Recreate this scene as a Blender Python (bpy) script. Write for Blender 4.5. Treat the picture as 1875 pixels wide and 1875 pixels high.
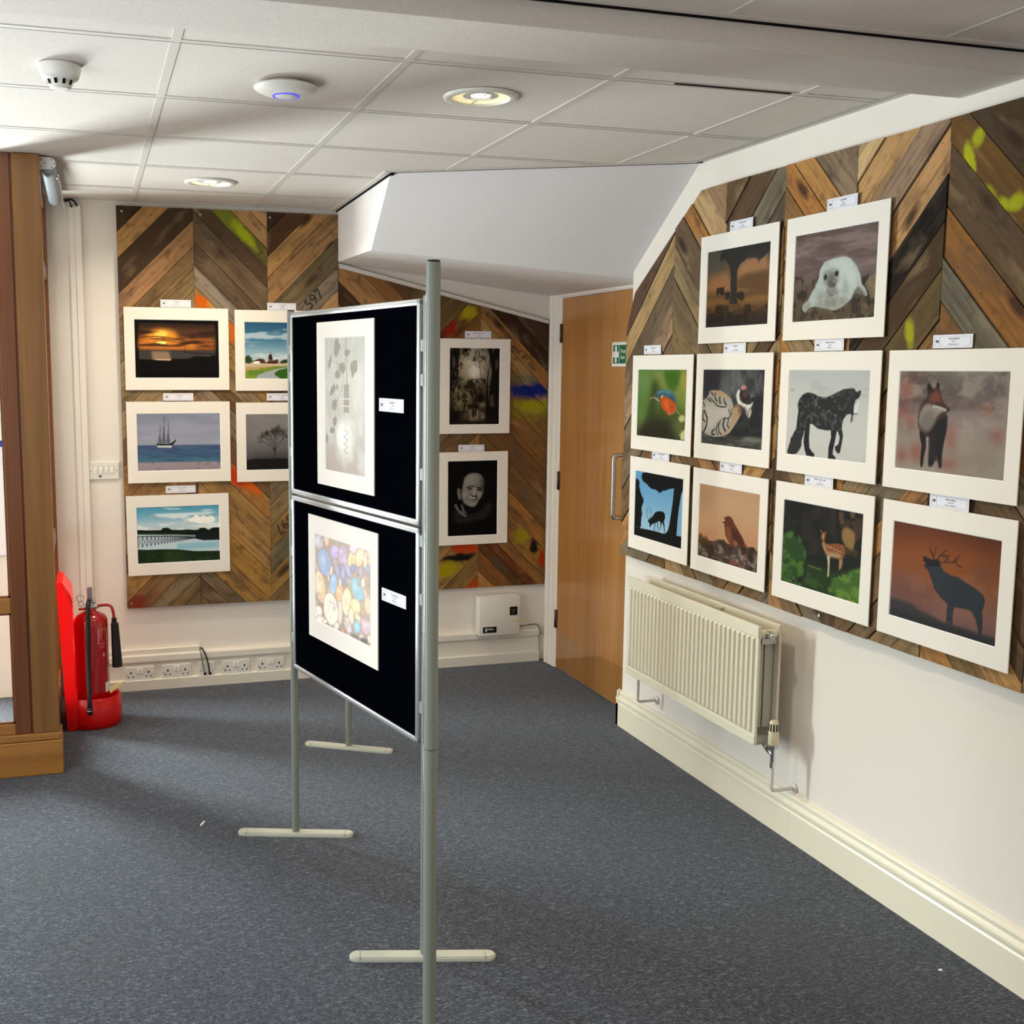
import bpy, bmesh, math, random
import numpy as np
from mathutils import Matrix, Vector
C=bpy.context.scene
L_WIN,L_ENT,L_REAR,L_DL,L_NEAR=82,440,7,17,.55
COL=C.collection
PI=math.pi
for o in list(bpy.data.objects): bpy.data.objects.remove(o)
# ---------------------------------------------------------------- camera, world, lights, exposure
cam=bpy.data.cameras.new('camera'); co=bpy.data.objects.new('camera',cam); COL.objects.link(co)
cam.sensor_width=36; cam.sensor_fit='HORIZONTAL'; cam.lens=2036.37/1875*36
cam.shift_x=(937.5-770.84)/1875; cam.shift_y=(927.36-937.5)/1875
cam.clip_start=.05; cam.clip_end=60
_y,_p,_r=.29039,.12334,.00445
f=Vector((math.sin(_y)*math.cos(_p),math.cos(_y)*math.cos(_p),-math.sin(_p)))
rt=Vector((math.cos(_y),-math.sin(_y),0)); up=rt.cross(f)
r2=math.cos(_r)*rt+math.sin(_r)*up; u2=-math.sin(_r)*rt+math.cos(_r)*up
co.matrix_world=Matrix(((r2.x,u2.x,-f.x,0),(r2.y,u2.y,-f.y,0),(r2.z,u2.z,-f.z,1.64),(0,0,0,1)))
C.camera=co
w=bpy.data.worlds.new('world'); C.world=w; w.use_nodes=True
w.node_tree.nodes['Background'].inputs[0].default_value=(.85,.92,1,1)
w.node_tree.nodes['Background'].inputs[1].default_value=.9
C.view_settings.view_transform='Standard'; C.view_settings.look='None'; C.view_settings.gamma=1
C.view_settings.use_curve_mapping=False
C.view_settings.exposure=-0.68
def area(name,loc,rot,sx,sy,power,col,spread=180):
    l=bpy.data.lights.new(name,'AREA'); l.shape='RECTANGLE'; l.size=sx; l.size_y=sy; l.energy=power; l.color=col; l.spread=math.radians(spread)
    o=bpy.data.objects.new(name,l); COL.objects.link(o); o.location=loc; o.rotation_euler=rot
    return o
# daylight: shop window on the left wall, glazed entrance behind the oak screen, a window behind the visitor
area('window_daylight',(-1.80,1.9,1.35),(0,-math.radians(90),0),1.7,2.9,L_WIN,(.86,.93,1.0))
area('street_daylight',(-1.24,5.95,1.0),(-math.radians(90),0,0),.50,1.7,L_ENT,(.95,.95,1.0))
area('rear_window_daylight',(.2,-1.75,1.5),(math.radians(90),0,0),2.6,1.4,L_REAR,(.95,.95,1.0))
# ---- print painting
def _hex(h):
    return np.array([int(h[i:i+2],16) for i in (0,2,4)],float)/255 if len(h)==6 else np.array([int(c*2,16) for c in h],float)/255
def _blur(m,r):
    if r<.8: return m
    k=max(1,int(round(r)))
    for ax in (0,1):
        for _ in range(2):
            p=np.pad(m,[(k+1,k) if a==ax else (0,0) for a in (0,1)],mode='edge').cumsum(ax)
            n=m.shape[ax]
            m=(np.take(p,range(2*k+1,2*k+1+n),ax)-np.take(p,range(0,n),ax))/(2*k+1)
    return m
def _vn(h,w,sx,sy,seed,oct=4):
    rs=np.random.RandomState(seed);out=np.zeros((h,w));amp=1;tot=0
    for o in range(oct):
        gx,gy=int(np.ceil(sx))+2,int(np.ceil(sy))+2
        gr=rs.rand(gy+1,gx+1)
        x=np.linspace(0,sx,w);y=np.linspace(0,sy,h)
        xi=x.astype(int);yi=y.astype(int);fx=x-xi;fy=y-yi
        fx=fx*fx*(3-2*fx);fy=(fy*fy*(3-2*fy))[:,None]
        a=gr[yi][:,xi];b=gr[yi][:,xi+1];c=gr[yi+1][:,xi];d=gr[yi+1][:,xi+1]
        out+=amp*((a*(1-fx)+b*fx)*(1-fy)+(c*(1-fx)+d*fx)*fy);tot+=amp
        amp*=.6;sx*=2;sy*=2
    return out/tot
def _poly(h,w,pts):
    P=np.array(pts,float).reshape(-1,2)*[w,h]
    m=np.zeros((h,w));x0=max(0,int(P[:,0].min())-1);x1=min(w,int(P[:,0].max())+2);y0=max(0,int(P[:,1].min())-1);y1=min(h,int(P[:,1].max())+2)
    if x1<=x0 or y1<=y0: return m
    X,Y=np.meshgrid(np.arange(x0,x1)+.5,np.arange(y0,y1)+.5);ins=np.zeros(X.shape,bool)
    n=len(P)
    for i in range(n):
        ax,ay=P[i];bx,by=P[(i+1)%n]
        if ay==by: continue
        c=((ay>Y)!=(by>Y))&(X<(bx-ax)*(Y-ay)/(by-ay)+ax);ins^=c
    m[y0:y1,x0:x1]=ins
    return m
def _seg(m,ax,ay,bx,by,r0,r1):
    h,w=m.shape;R=max(r0,r1)+1.5
    x0=max(0,int(min(ax,bx)-R));x1=min(w,int(max(ax,bx)+R)+1);y0=max(0,int(min(ay,by)-R));y1=min(h,int(max(ay,by)+R)+1)
    if x1<=x0 or y1<=y0: return
    X,Y=np.meshgrid(np.arange(x0,x1)+.5,np.arange(y0,y1)+.5)
    dx,dy=bx-ax,by-ay;t=np.clip(((X-ax)*dx+(Y-ay)*dy)/(dx*dx+dy*dy+1e-9),0,1)
    d=np.hypot(X-ax-t*dx,Y-ay-t*dy)-(r0+(r1-r0)*t)
    m[y0:y1,x0:x1]=np.maximum(m[y0:y1,x0:x1],np.clip(.5-d,0,1))
def paint_print(ops,w,h,S=2):
    W,H=w*S,h*S
    img=np.zeros((H,W,3));k=S*max(w,h)/240.
    def mix(m,col,al): img[:]=img*(1-(m*al)[...,None])+_hex(col)*(m*al)[...,None]
    for n,o in enumerate(ops):
        if o[0]=='g':
            v=(np.arange(H)+.5)/H;st=o[1:]
            for c in range(3): img[...,c]=np.interp(v,[s[0] for s in st],[_hex(s[1])[c] for s in st])[:,None]
        elif o[0]=='p':
            m=_poly(H,W,o[5]);ro=o[4]
            if ro:
                m=_blur(m,4*k*(.4+ro));nz=_vn(H,W,26*W/H,26,n+7,3)
                m=np.clip((m+(nz-.5)*1.3*ro-.5)*8+.5,0,1)
            m=_blur(m,o[2]*k*.5);mix(m,o[1],o[3])
        elif o[0]=='l':
            m=np.zeros((H,W));p=o[4]
            for i in range(0,len(p)-2,2): _seg(m,p[i]*W,p[i+1]*H,p[i+2]*W,p[i+3]*H,o[2]*k*.3,o[2]*k*.3)
            mix(m,o[1],o[3])
        elif o[0]=='n':
            f=_vn(H,W,o[3],o[4],o[6]);m=np.clip((f-o[5])*7+.3,0,1)
            if o[7]: m*=_blur(_poly(H,W,o[7]),1.5*k)
            mix(m,o[1],o[2])
        elif o[0]=='t':
            m=np.zeros((H,W));rs=np.random.RandomState(o[8])
            st=[(o[2]*W,o[3]*H,o[4]*W,math.radians(o[5]),o[6]*k*.5,o[7])]
            while st:
                x,y,l,a,r,d=st.pop()
                x2,y2=x+l*math.cos(a),y+l*math.sin(a);_seg(m,x,y,x2,y2,r,r*.75)
                if d>0:
                    for _ in range(2 if rs.rand()<.75 else 3): st.append((x2,y2,l*rs.uniform(.6,.85),a+rs.uniform(-.55,.55),max(.28*k,r*.68),d-1))
            mix(m,o[1],.9)
    img=img.reshape(h,S,w,S,3).mean((1,3))
    return np.clip(img+np.random.RandomState(3).normal(0,.006,img.shape),0,1)
ART={
'sunset':[('g',(0,'060403'),(1,'060403')),
('p','2a1c14',.6,1,0,[.054,.058,.954,.072,.952,.856,.047,.838]),
('p','4a2f1e',12,1,0,[.052,.137,.953,.141,.953,.532,.049,.521]),
('p','8a4e22',10,1,0,[.053,.272,.946,.313,.95,.514,.05,.509]),
('p','c8782c',12,.8,0,[.055,.34,.72,.351,.718,.507,.05,.503]),
('p','e8922c',14,.9,0,[.509,.286,.494,.339,.453,.384,.392,.415,.32,.426,.249,.417,.19,.388,.15,.345,.137,.293,.152,.241,.193,.196,.253,.165,.325,.154,.396,.162,.456,.191,.496,.234]),
('p','ffd060',7,.9,0,[.393,.243,.387,.266,.37,.285,.344,.298,.314,.303,.285,.3,.26,.287,.244,.268,.238,.246,.244,.223,.261,.204,.287,.191,.316,.185,.346,.189,.371,.202,.388,.22]),
('p','ffe98a',4,1,0,[.375,.398,.37,.41,.356,.421,.336,.428,.312,.431,.289,.429,.269,.422,.255,.412,.251,.4,.256,.388,.269,.377,.29,.37,.313,.367,.337,.369,.357,.376,.371,.386]),
('n','2a1a12',.85,2.2,9,.48,3,[.054,.058,.954,.072,.949,.463,.05,.453]),
('l','3a1d0c',4,.8,[.06,.306,.284,.286,.501,.321,.935,.283]),
('l','2a150a',3,.7,[.221,.371,.36,.357,.594,.399,.934,.371]),
('p','3a3534',.6,1,0,[.05,.521,.95,.523,.951,.671,.049,.679]),
('p','a08468',6,.7,0,[.194,.542,.404,.544,.425,.694,.203,.692]),
('p','e0b890',2,.8,0,[.231,.673,.421,.671,.42,.699,.246,.7]),
('p','090605',1,1,0,[.047,.675,.169,.69,.425,.703,.433,.671,.621,.665,.717,.622,.875,.63,.949,.59,.952,.856,.047,.838]),
('l','0a0605',2.2,1,[.585,.491,.584,.555]),
('l','0a0605',2.5,1,[.579,.551,.717,.567,.939,.578]),
('l','6a5a50',1,.35,[.045,.051,.962,.062,.955,.865,.04,.848,.045,.051]),
],
'windmill':[('g',(0,'27506e'),(.3,'3f6f8e'),(.5,'7d9fb0'),(.66,'a9b5b8'),(.7,'b4aa9e'),(1,'b4aa9e')),
('n','c9d2d6',.7,2.5,8,.5,11,[.0,.074,1.031,.052,1.029,.642,.002,.652]),
('p','b9a890',.6,1,0,[.003,.717,1.029,.694,1.028,.785,.004,.791]),
('p','2c3f26',1,1,.6,[.003,.594,.048,.582,.097,.639,.096,.716,.003,.722]),
('p','4a2a20',.8,1,0,[.096,.716,.113,.674,.179,.639,.236,.65,.26,.715,.31,.661,.359,.672,.409,.648,.413,.723,.359,.73]),
('p','e8e4dc',.8,1,0,[.096,.726,.129,.683,.186,.688,.181,.732]),
('p','33201a',.6,1,0,[.29,.661,.299,.567,.334,.567,.346,.66]),
('l','3a2a24',1.2,1,[.286,.621,.336,.513]),
('l','3a2a24',1.2,1,[.298,.505,.333,.63]),
('p','2a3a20',1,1,.5,[.409,.7,.492,.657,.592,.646,.792,.659,1.029,.633,1.029,.709,.408,.718]),
('p','a88f5c',2,1,.4,[.004,.787,1.028,.751,1.028,.832,.003,.873]),
('p','5f7d2a',2,1,.6,[.003,.861,.16,.832,.358,.784,.541,.764,1.028,.761,1.027,1.003,.003,1.006]),
('n','8f9a3c',.5,9,9,.5,5,[.003,.838,1.028,.785,1.027,1.003,.003,1.006]),
('p','9aa2a8',1,1,0,[.139,1.005,.153,.935,.259,.872,.408,.817,.541,.783,.549,.802,.424,.84,.361,.887,.374,.934,.456,1.005]),
('p','2f5a18',1.5,1,.5,[.361,.894,.424,.84,.557,.799,1.028,.785,1.027,1.003,.464,1.005,.377,.939]),
],
'ship':[('g',(0,'7a7f92'),(.3,'878a9c'),(.54,'8f93a4'),(.56,'49597a'),(.7,'3f5a78'),(.84,'446a7c'),(.86,'93868e'),(1,'8e7f88')),
('n','9ba0b0',.35,2,12,.5,21,[.001,-.005,1.002,.005,.999,.549,-.004,.527]),
('n','30435f',.5,5,22,.5,22,[-.004,.55,.998,.572,.997,.855,-.004,.827]),
('p','14161e',.6,1,0,[.226,.514,.249,.523,.377,.531,.432,.495,.46,.449,.466,.461,.448,.502,.42,.555,.408,.569,.236,.56]),
('p','b9bcba',.6,1,0,[.233,.555,.414,.559,.404,.599,.242,.59]),
('l','1a1c26',1.3,1,[.276,.191,.274,.529]),
('l','2a2c38',.9,1,[.256,.269,.294,.261]),
('l','2a2c38',.9,1,[.255,.325,.293,.316]),
('l','2a2c38',.9,1,[.254,.38,.292,.372]),
('l','2a2c38',.9,1,[.254,.436,.291,.427]),
('p','1e202a',1,.45,0,[.269,.353,.293,.517,.243,.516]),
('l','1a1c26',1.3,1,[.325,.035,.321,.53]),
('l','2a2c38',.9,1,[.306,.113,.343,.104]),
('l','2a2c38',.9,1,[.305,.168,.342,.16]),
('l','2a2c38',.9,1,[.304,.224,.341,.215]),
('l','2a2c38',.9,1,[.303,.279,.34,.271]),
('l','2a2c38',.9,1,[.302,.335,.34,.326]),
('l','2a2c38',.9,1,[.301,.39,.339,.382]),
('l','2a2c38',.9,1,[.3,.446,.338,.437]),
('p','1e202a',1,.45,0,[.318,.196,.34,.518,.29,.517]),
('l','1a1c26',1.3,1,[.376,.114,.372,.531]),
('l','2a2c38',.9,1,[.356,.192,.393,.184]),
('l','2a2c38',.9,1,[.355,.248,.392,.239]),
('l','2a2c38',.9,1,[.354,.303,.392,.295]),
('l','2a2c38',.9,1,[.353,.359,.391,.35]),
('l','2a2c38',.9,1,[.352,.414,.39,.406]),
('l','2a2c38',.9,1,[.351,.47,.389,.461]),
('p','1e202a',1,.45,0,[.368,.276,.391,.519,.341,.518]),
('l','2a2c38',.7,.6,[.325,.04,.453,.463]),
('l','2a2c38',.7,.6,[.325,.049,.237,.509]),
('l','14161e',1.4,1,[.416,.513,.461,.454]),
('l','20222c',1.5,1,[.184,.844,.178,.876,.171,.885]),
('l','20222c',1.2,1,[.175,.848,.203,.831]),
('l','20222c',1.5,1,[.74,.867,.733,.899,.727,.909]),
('l','20222c',1.2,1,[.73,.871,.759,.853]),
('l','20222c',1.5,1,[.823,.878,.816,.911,.81,.92]),
('l','20222c',1.2,1,[.813,.883,.842,.865]),
('l','20222c',1.5,1,[.863,.863,.856,.896,.85,.905]),
('l','20222c',1.2,1,[.853,.868,.883,.85]),
('l','20222c',1.5,1,[.972,.873,.965,.906,.959,.915]),
('l','20222c',1.2,1,[.962,.878,.992,.86]),
('l','3a3038',1.6,1,[.221,.961,.276,.97]),
('l','3a3038',1.6,1,[.71,.964,.742,.965]),
],
'tree':[('g',(0,'7d7976'),(.4,'75716f'),(.62,'5f5c5d'),(.78,'413e41'),(.82,'1b191b'),(1,'131213')),
('n','6b6766',.3,3,6,.5,31,None),
('p','161416',1.5,1,.5,[.005,.836,.112,.791,.245,.814,.345,.809,.546,.803,.545,.846,1.021,.791,1.02,1.034,.003,.997]),
('t','221f1f',.354,.666,.085,-90,1.4,6,1),
('t','221f1f',.354,.666,.085,-112,1.4,6,2),
('t','221f1f',.354,.666,.085,-68,1.4,6,3),
('t','221f1f',.354,.666,.085,-100,1.4,6,4),
('t','221f1f',.354,.666,.085,-80,1.4,6,5),
('t','221f1f',.354,.666,.085,-128,1.4,6,6),
('t','221f1f',.354,.666,.085,-52,1.4,6,7),
('l','221f1f',4,1,[.349,.845,.355,.75,.359,.643]),
('l','777',1,.6,[.02,.931,.161,.911]),
],
'pier':[('g',(0,'4690ae'),(.16,'6fa6bd'),(.3,'a9c3cf'),(.42,'b9c6cb'),(.5,'aab6be'),(1,'aab6be')),
('n','e3e8e6',.8,3,8,.45,41,[.005,.12,1.004,.121,1.002,.418,.006,.4]),
('p','f2f0ea',2,1,.5,[.601,.255,.642,.222,.682,.2,.706,.159,.746,.191,.777,.216,.802,.17,.85,.208,.899,.168,.938,.224,.945,.284,.832,.326,.736,.316,.609,.272]),
('p','e9eaea',2,.7,0,[.297,.018,.486,.031,.549,.057,.391,.055]),
('p','e9eaea',3,.6,0,[.755,.097,.852,.067,.948,.09,.835,.118]),
('p','b8cbd4',.6,1,0,[.005,.481,1.0,.584,.997,.835,-.0,.773]),
('p','7fb4c4',6,.8,0,[.476,.661,.999,.656,.998,.763,.474,.779]),
('p','101a12',1,1,0,[.005,.395,.118,.41,.29,.415,.31,.374,.37,.377,.417,.417,.543,.429,.607,.42,.686,.436,.734,.434,.759,.405,.815,.401,.863,.446,.912,.406,1.0,.406,1.001,.525,.701,.527,.005,.47]),
('p','3b5a38',1,.8,0,[.005,.451,.542,.495,.542,.513,.005,.479]),
('p','161d20',1.5,1,0,[.701,.508,1.001,.506,.999,.632,.796,.627,.7,.593]),
('l','10141a',4,1,[.004,.516,.304,.528,.573,.553,.764,.587]),
('l','20262c',1.2,.8,[.005,.479,.305,.5,.765,.573]),
('l','10141c',2.4,1,[.011,.498,.007,.72]),
('l','10141c',1.6,1,[.01,.521,.063,.714]),
('l','10141c',1.3,1,[.066,.529,.007,.71]),
('l','10141c',2.4,1,[.067,.501,.063,.709]),
('l','10141c',1.6,1,[.066,.524,.115,.703]),
('l','10141c',1.3,1,[.118,.532,.063,.7]),
('l','10141c',2.4,1,[.119,.504,.116,.699]),
('l','10141c',1.6,1,[.119,.527,.164,.693]),
('l','10141c',1.3,1,[.167,.535,.116,.69]),
('l','10141c',2.4,1,[.168,.507,.164,.69]),
('l','10141c',1.6,1,[.167,.53,.21,.684]),
('l','10141c',1.3,1,[.212,.537,.165,.681]),
('l','10141c',2.4,1,[.213,.509,.21,.682]),
('l','10141c',1.6,1,[.212,.533,.252,.675]),
('l','10141c',1.3,1,[.255,.54,.21,.672]),
('l','10141c',2.4,1,[.255,.512,.252,.674]),
('l','10141c',1.6,1,[.255,.535,.292,.667]),
('l','10141c',1.3,1,[.294,.542,.253,.664]),
('l','10141c',2.4,1,[.294,.514,.292,.666]),
('l','10141c',1.6,1,[.294,.537,.329,.659]),
('l','10141c',1.3,1,[.331,.544,.292,.657]),
('l','10141c',2.4,1,[.331,.516,.329,.66]),
('l','10141c',1.6,1,[.331,.539,.363,.652]),
('l','10141c',1.3,1,[.365,.546,.329,.65]),
('l','10141c',2.4,1,[.365,.518,.363,.653]),
('l','10141c',1.6,1,[.365,.541,.395,.646]),
('l','10141c',1.3,1,[.397,.548,.363,.644]),
('l','10141c',2.4,1,[.397,.519,.395,.647]),
('l','10141c',1.6,1,[.397,.543,.425,.64]),
('l','10141c',1.3,1,[.426,.549,.395,.638]),
('l','10141c',2.4,1,[.427,.521,.425,.642]),
('l','10141c',1.6,1,[.426,.545,.452,.634]),
('l','10141c',1.3,1,[.454,.551,.425,.632]),
('l','10141c',2.4,1,[.454,.523,.452,.636]),
('l','10141c',1.6,1,[.454,.546,.478,.629]),
('l','10141c',1.3,1,[.479,.552,.452,.627]),
('l','10141c',2.4,1,[.48,.524,.478,.632]),
('l','10141c',1.6,1,[.479,.548,.502,.624]),
('l','10141c',1.3,1,[.503,.554,.478,.622]),
('l','10141c',2.4,1,[.504,.525,.502,.627]),
('l','10141c',1.6,1,[.503,.549,.524,.619]),
('l','10141c',1.3,1,[.525,.555,.502,.618]),
('l','10141c',2.4,1,[.526,.527,.524,.623]),
('l','10141c',1.6,1,[.526,.55,.545,.615]),
('l','10141c',1.3,1,[.546,.556,.525,.614]),
('l','10141c',2.4,1,[.547,.528,.545,.619]),
('l','10141c',1.6,1,[.546,.551,.565,.611]),
('l','10141c',1.3,1,[.565,.557,.545,.61]),
('l','10141c',2.4,1,[.566,.529,.565,.616]),
('l','10141c',1.6,1,[.565,.553,.583,.607]),
('l','10141c',1.3,1,[.583,.558,.565,.606]),
('l','10141c',2.4,1,[.584,.53,.583,.612]),
('l','10141c',1.6,1,[.583,.554,.599,.604]),
('l','10141c',1.3,1,[.6,.559,.583,.603]),
('l','10141c',2.4,1,[.6,.531,.599,.609]),
('l','10141c',1.6,1,[.6,.554,.615,.601]),
('l','10141c',1.3,1,[.616,.56,.599,.6]),
('l','10141c',2.4,1,[.616,.532,.615,.606]),
('l','10141c',1.6,1,[.616,.555,.63,.598]),
('l','10141c',1.3,1,[.63,.561,.615,.597]),
('l','10141c',2.4,1,[.63,.533,.629,.603]),
('l','10141c',1.6,1,[.63,.556,.644,.595]),
('l','10141c',1.3,1,[.644,.562,.63,.594]),
('l','10141c',2.4,1,[.645,.533,.644,.601]),
('l','10141c',1.6,1,[.644,.557,.658,.592]),
('l','10141c',1.3,1,[.659,.563,.644,.591]),
('l','10141c',2.4,1,[.659,.534,.658,.598]),
('l','10141c',1.6,1,[.659,.558,.673,.589]),
('l','10141c',1.3,1,[.673,.563,.658,.589]),
('l','10141c',2.4,1,[.674,.535,.673,.595]),
('l','10141c',1.6,1,[.673,.559,.687,.587]),
('l','10141c',1.3,1,[.688,.564,.673,.586]),
('l','10141c',2.4,1,[.688,.536,.687,.593]),
('l','10141c',1.6,1,[.688,.559,.702,.584]),
('l','10141c',1.3,1,[.702,.565,.687,.583]),
('l','10141c',2.4,1,[.702,.537,.702,.59]),
('l','10141c',1.6,1,[.702,.56,.716,.581]),
('l','10141c',1.3,1,[.716,.566,.702,.581]),
('l','10141c',2.4,1,[.717,.537,.716,.587]),
('l','10141c',1.6,1,[.716,.561,.731,.579]),
('l','10141c',1.3,1,[.731,.567,.716,.578]),
('l','10141c',2.4,1,[.731,.538,.73,.585]),
('l','10141c',1.6,1,[.731,.562,.745,.576]),
('l','10141c',1.3,1,[.745,.567,.731,.575]),
('p','1a2a16',1.5,1,0,[.0,.74,.112,.756,.253,.753,.474,.769,.697,.816,.997,.83,.996,1.017,-.005,.998]),
('n','2c4222',.7,8,8,.5,42,[-.0,.773,.997,.849,.996,1.017,-.005,.998]),
],
'bulb':[('g',(0,'bdbab0'),(.3,'c6c3b8'),(.6,'c8c1b6'),(1,'b0a196')),
('n','d8d6cc',.5,4,4,.5,51,None),
('n','a8a096',.25,9,9,.55,52,None),
('p','e4e0d6',22,.9,0,[.716,.726,.699,.78,.654,.828,.585,.862,.503,.877,.42,.87,.35,.842,.303,.797,.287,.742,.304,.686,.353,.638,.424,.605,.506,.592,.588,.6,.655,.629,.7,.673]),
('p','dad5ca',25,.7,0,[.966,.34,.956,.405,.927,.461,.883,.499,.831,.513,.779,.501,.735,.465,.706,.409,.696,.342,.707,.276,.737,.22,.782,.183,.834,.17,.885,.183,.928,.22,.957,.275]),
('p','f3efe6',14,.8,0,[.552,.718,.543,.748,.517,.775,.478,.793,.432,.801,.386,.797,.347,.782,.32,.757,.312,.727,.321,.696,.348,.669,.388,.651,.434,.644,.48,.648,.518,.664,.544,.688]),
('p','a29a90',1,1,0,[.485,.345,.608,.343,.606,.55,.473,.55]),
('p','c6beb2',1,.7,0,[.419,.345,.485,.345,.473,.55,.406,.548]),
('l','dcd5ca',3,1,[.393,.452,.63,.449]),
('l','dcd5ca',3,1,[.392,.506,.63,.503]),
('l','9a948a',5,1,[.541,.012,.547,.148,.557,.246,.556,.344]),
('l','8e887e',1.5,1,[.489,.022,.511,.148,.486,.274]),
('p','918b80',1.2,.85,.25,[.249,.015,.346,.009,.358,.041,.418,.063,.381,.091,.308,.154,.235,.132,.248,.068]),
('p','918b80',1.2,.85,.25,[.5,.099,.559,.092,.664,.095,.594,.141,.512,.141]),
('p','918b80',1.2,.85,.25,[.085,.182,.161,.117,.167,.182,.122,.243,.084,.218]),
('p','918b80',1.2,.85,.25,[.651,.19,.72,.173,.811,.166,.811,.252,.742,.263,.685,.311,.662,.252,.632,.232]),
('p','918b80',1.2,.85,.25,[.257,.254,.343,.236,.403,.267,.366,.303,.257,.304]),
('p','918b80',1.2,.85,.25,[.144,.377,.244,.34,.28,.375,.206,.419,.118,.446]),
('p','918b80',1.2,.85,.25,[.18,.47,.303,.454,.303,.511,.253,.541,.179,.536]),
('p','918b80',1.2,.85,.25,[.19,.601,.301,.583,.301,.641,.214,.665]),
('p','918b80',1.2,.85,.25,[.368,.19,.487,.183,.534,.232,.463,.274,.355,.232]),
('p','918b80',1.2,.85,.25,[.006,.738,.075,.714,.061,.78,.005,.797]),
('p','918b80',1.2,.85,.25,[.114,.676,.239,.664,.25,.707,.138,.719]),
('p','918b80',1.2,.85,.25,[.281,.347,.341,.346,.329,.392,.292,.382]),
('l','8e887e',1.3,1,[.151,.01,.223,.082,.319,.197]),
('l','8e887e',1.3,1,[.185,.171,.343,.204]),
('l','8e887e',1.5,1,[.462,.345,.364,.431,.278,.49,.24,.563,.238,.693,.088,.706]),
('l','8e887e',1,1,[.486,.274,.413,.388,.315,.468]),
('l','9a9488',1.2,.7,[.25,.707,.273,.815,.309,.893]),
('l','a89e92',1.5,1,[.511,.556,.51,.663]),
('l','958c80',1.8,1,[.481,.678,.576,.692,.54,.715,.469,.732,.58,.749,.54,.768,.468,.782,.575,.799,.527,.818,.468,.832,.563,.844,.503,.855]),
('l','a0968a',1.5,.5,[.589,.582,.647,.63,.716,.691,.715,.761]),
],
'pebbles':[('g',(0,'988478'),(.6,'a89078'),(1,'8a7c74')),
('p','8a7468',2.0,.9,0,[.172,.057,.171,.095,.155,.13,.127,.158,.093,.175,.055,.177,.022,.164,-.003,.138,-.016,.104,-.014,.065,.002,.029,.03,.001,.066,-.015,.103,-.016,.136,-.003,.16,.023]),
('p','a9a9b8',1.6,1,0,[.162,.06,.161,.093,.147,.125,.122,.151,.091,.165,.058,.167,.028,.155,.006,.132,-.006,.101,-.004,.067,.011,.034,.036,.009,.067,-.005,.1,-.006,.13,.006,.152,.029]),
('p','ffffff',5,.25,0,[.098,.059,.098,.073,.092,.086,.082,.096,.069,.102,.055,.103,.043,.098,.034,.088,.029,.076,.03,.062,.036,.048,.046,.038,.059,.032,.073,.032,.085,.037,.094,.046]),
('p','8a7468',2.0,.9,0,[.284,.022,.283,.051,.274,.078,.258,.098,.237,.109,.215,.109,.194,.098,.178,.077,.17,.051,.17,.022,.179,-.005,.196,-.025,.217,-.036,.239,-.036,.26,-.024,.275,-.004]),
('p','e0a88e',1.6,1,0,[.274,.025,.274,.05,.266,.073,.253,.09,.236,.099,.217,.099,.2,.089,.187,.071,.18,.048,.18,.023,.187,.0,.201,-.017,.218,-.026,.237,-.026,.254,-.016,.267,.002]),
('p','ffffff',5,.25,0,[.238,.022,.238,.032,.235,.041,.229,.048,.222,.052,.214,.052,.207,.048,.202,.041,.199,.031,.199,.021,.202,.011,.208,.004,.215,.001,.222,.001,.229,.005,.235,.012]),
('p','8a7468',2.0,.9,0,[.459,.118,.455,.153,.439,.186,.412,.212,.379,.227,.345,.229,.315,.217,.294,.193,.284,.16,.288,.125,.305,.091,.332,.065,.365,.051,.399,.05,.429,.062,.45,.086]),
('p','a898cc',1.6,1,0,[.449,.121,.446,.152,.431,.181,.408,.204,.379,.218,.348,.219,.322,.208,.303,.187,.294,.158,.298,.126,.313,.096,.337,.073,.366,.06,.396,.06,.423,.071,.441,.092]),
('p','ffffff',5,.25,0,[.39,.12,.389,.133,.383,.145,.373,.154,.361,.16,.349,.16,.338,.156,.33,.147,.326,.135,.328,.122,.334,.11,.344,.101,.356,.095,.368,.095,.379,.099,.387,.108]),
('p','8a7468',2.0,.9,0,[.616,.118,.614,.164,.599,.207,.572,.24,.538,.258,.502,.258,.47,.241,.445,.208,.433,.164,.435,.117,.451,.074,.479,.041,.513,.024,.549,.024,.581,.042,.604,.075]),
('p','b097ba',1.6,1,0,[.607,.12,.605,.163,.592,.202,.568,.232,.537,.248,.505,.249,.476,.232,.454,.202,.443,.162,.445,.119,.459,.079,.483,.049,.514,.033,.546,.034,.575,.05,.596,.081]),
('p','ffffff',5,.25,0,[.544,.115,.544,.133,.538,.149,.528,.161,.516,.168,.502,.168,.49,.161,.481,.149,.477,.132,.478,.115,.483,.098,.493,.086,.506,.08,.519,.08,.531,.087,.54,.099]),
('p','8a7468',2.0,.9,0,[.313,.253,.326,.315,.317,.375,.289,.423,.245,.453,.192,.459,.137,.44,.089,.399,.056,.342,.043,.277,.052,.216,.081,.168,.127,.139,.181,.135,.235,.155,.281,.197]),
('p','8098c4',1.6,1,0,[.304,.256,.316,.315,.308,.371,.282,.417,.242,.444,.192,.449,.141,.431,.097,.392,.066,.338,.053,.278,.061,.22,.088,.175,.13,.148,.18,.144,.231,.164,.274,.203]),
('p','ffffff',5,.25,0,[.213,.255,.218,.279,.215,.303,.204,.321,.187,.332,.167,.334,.146,.326,.128,.31,.115,.288,.11,.264,.114,.24,.125,.222,.142,.211,.162,.209,.183,.217,.201,.233]),
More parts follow.
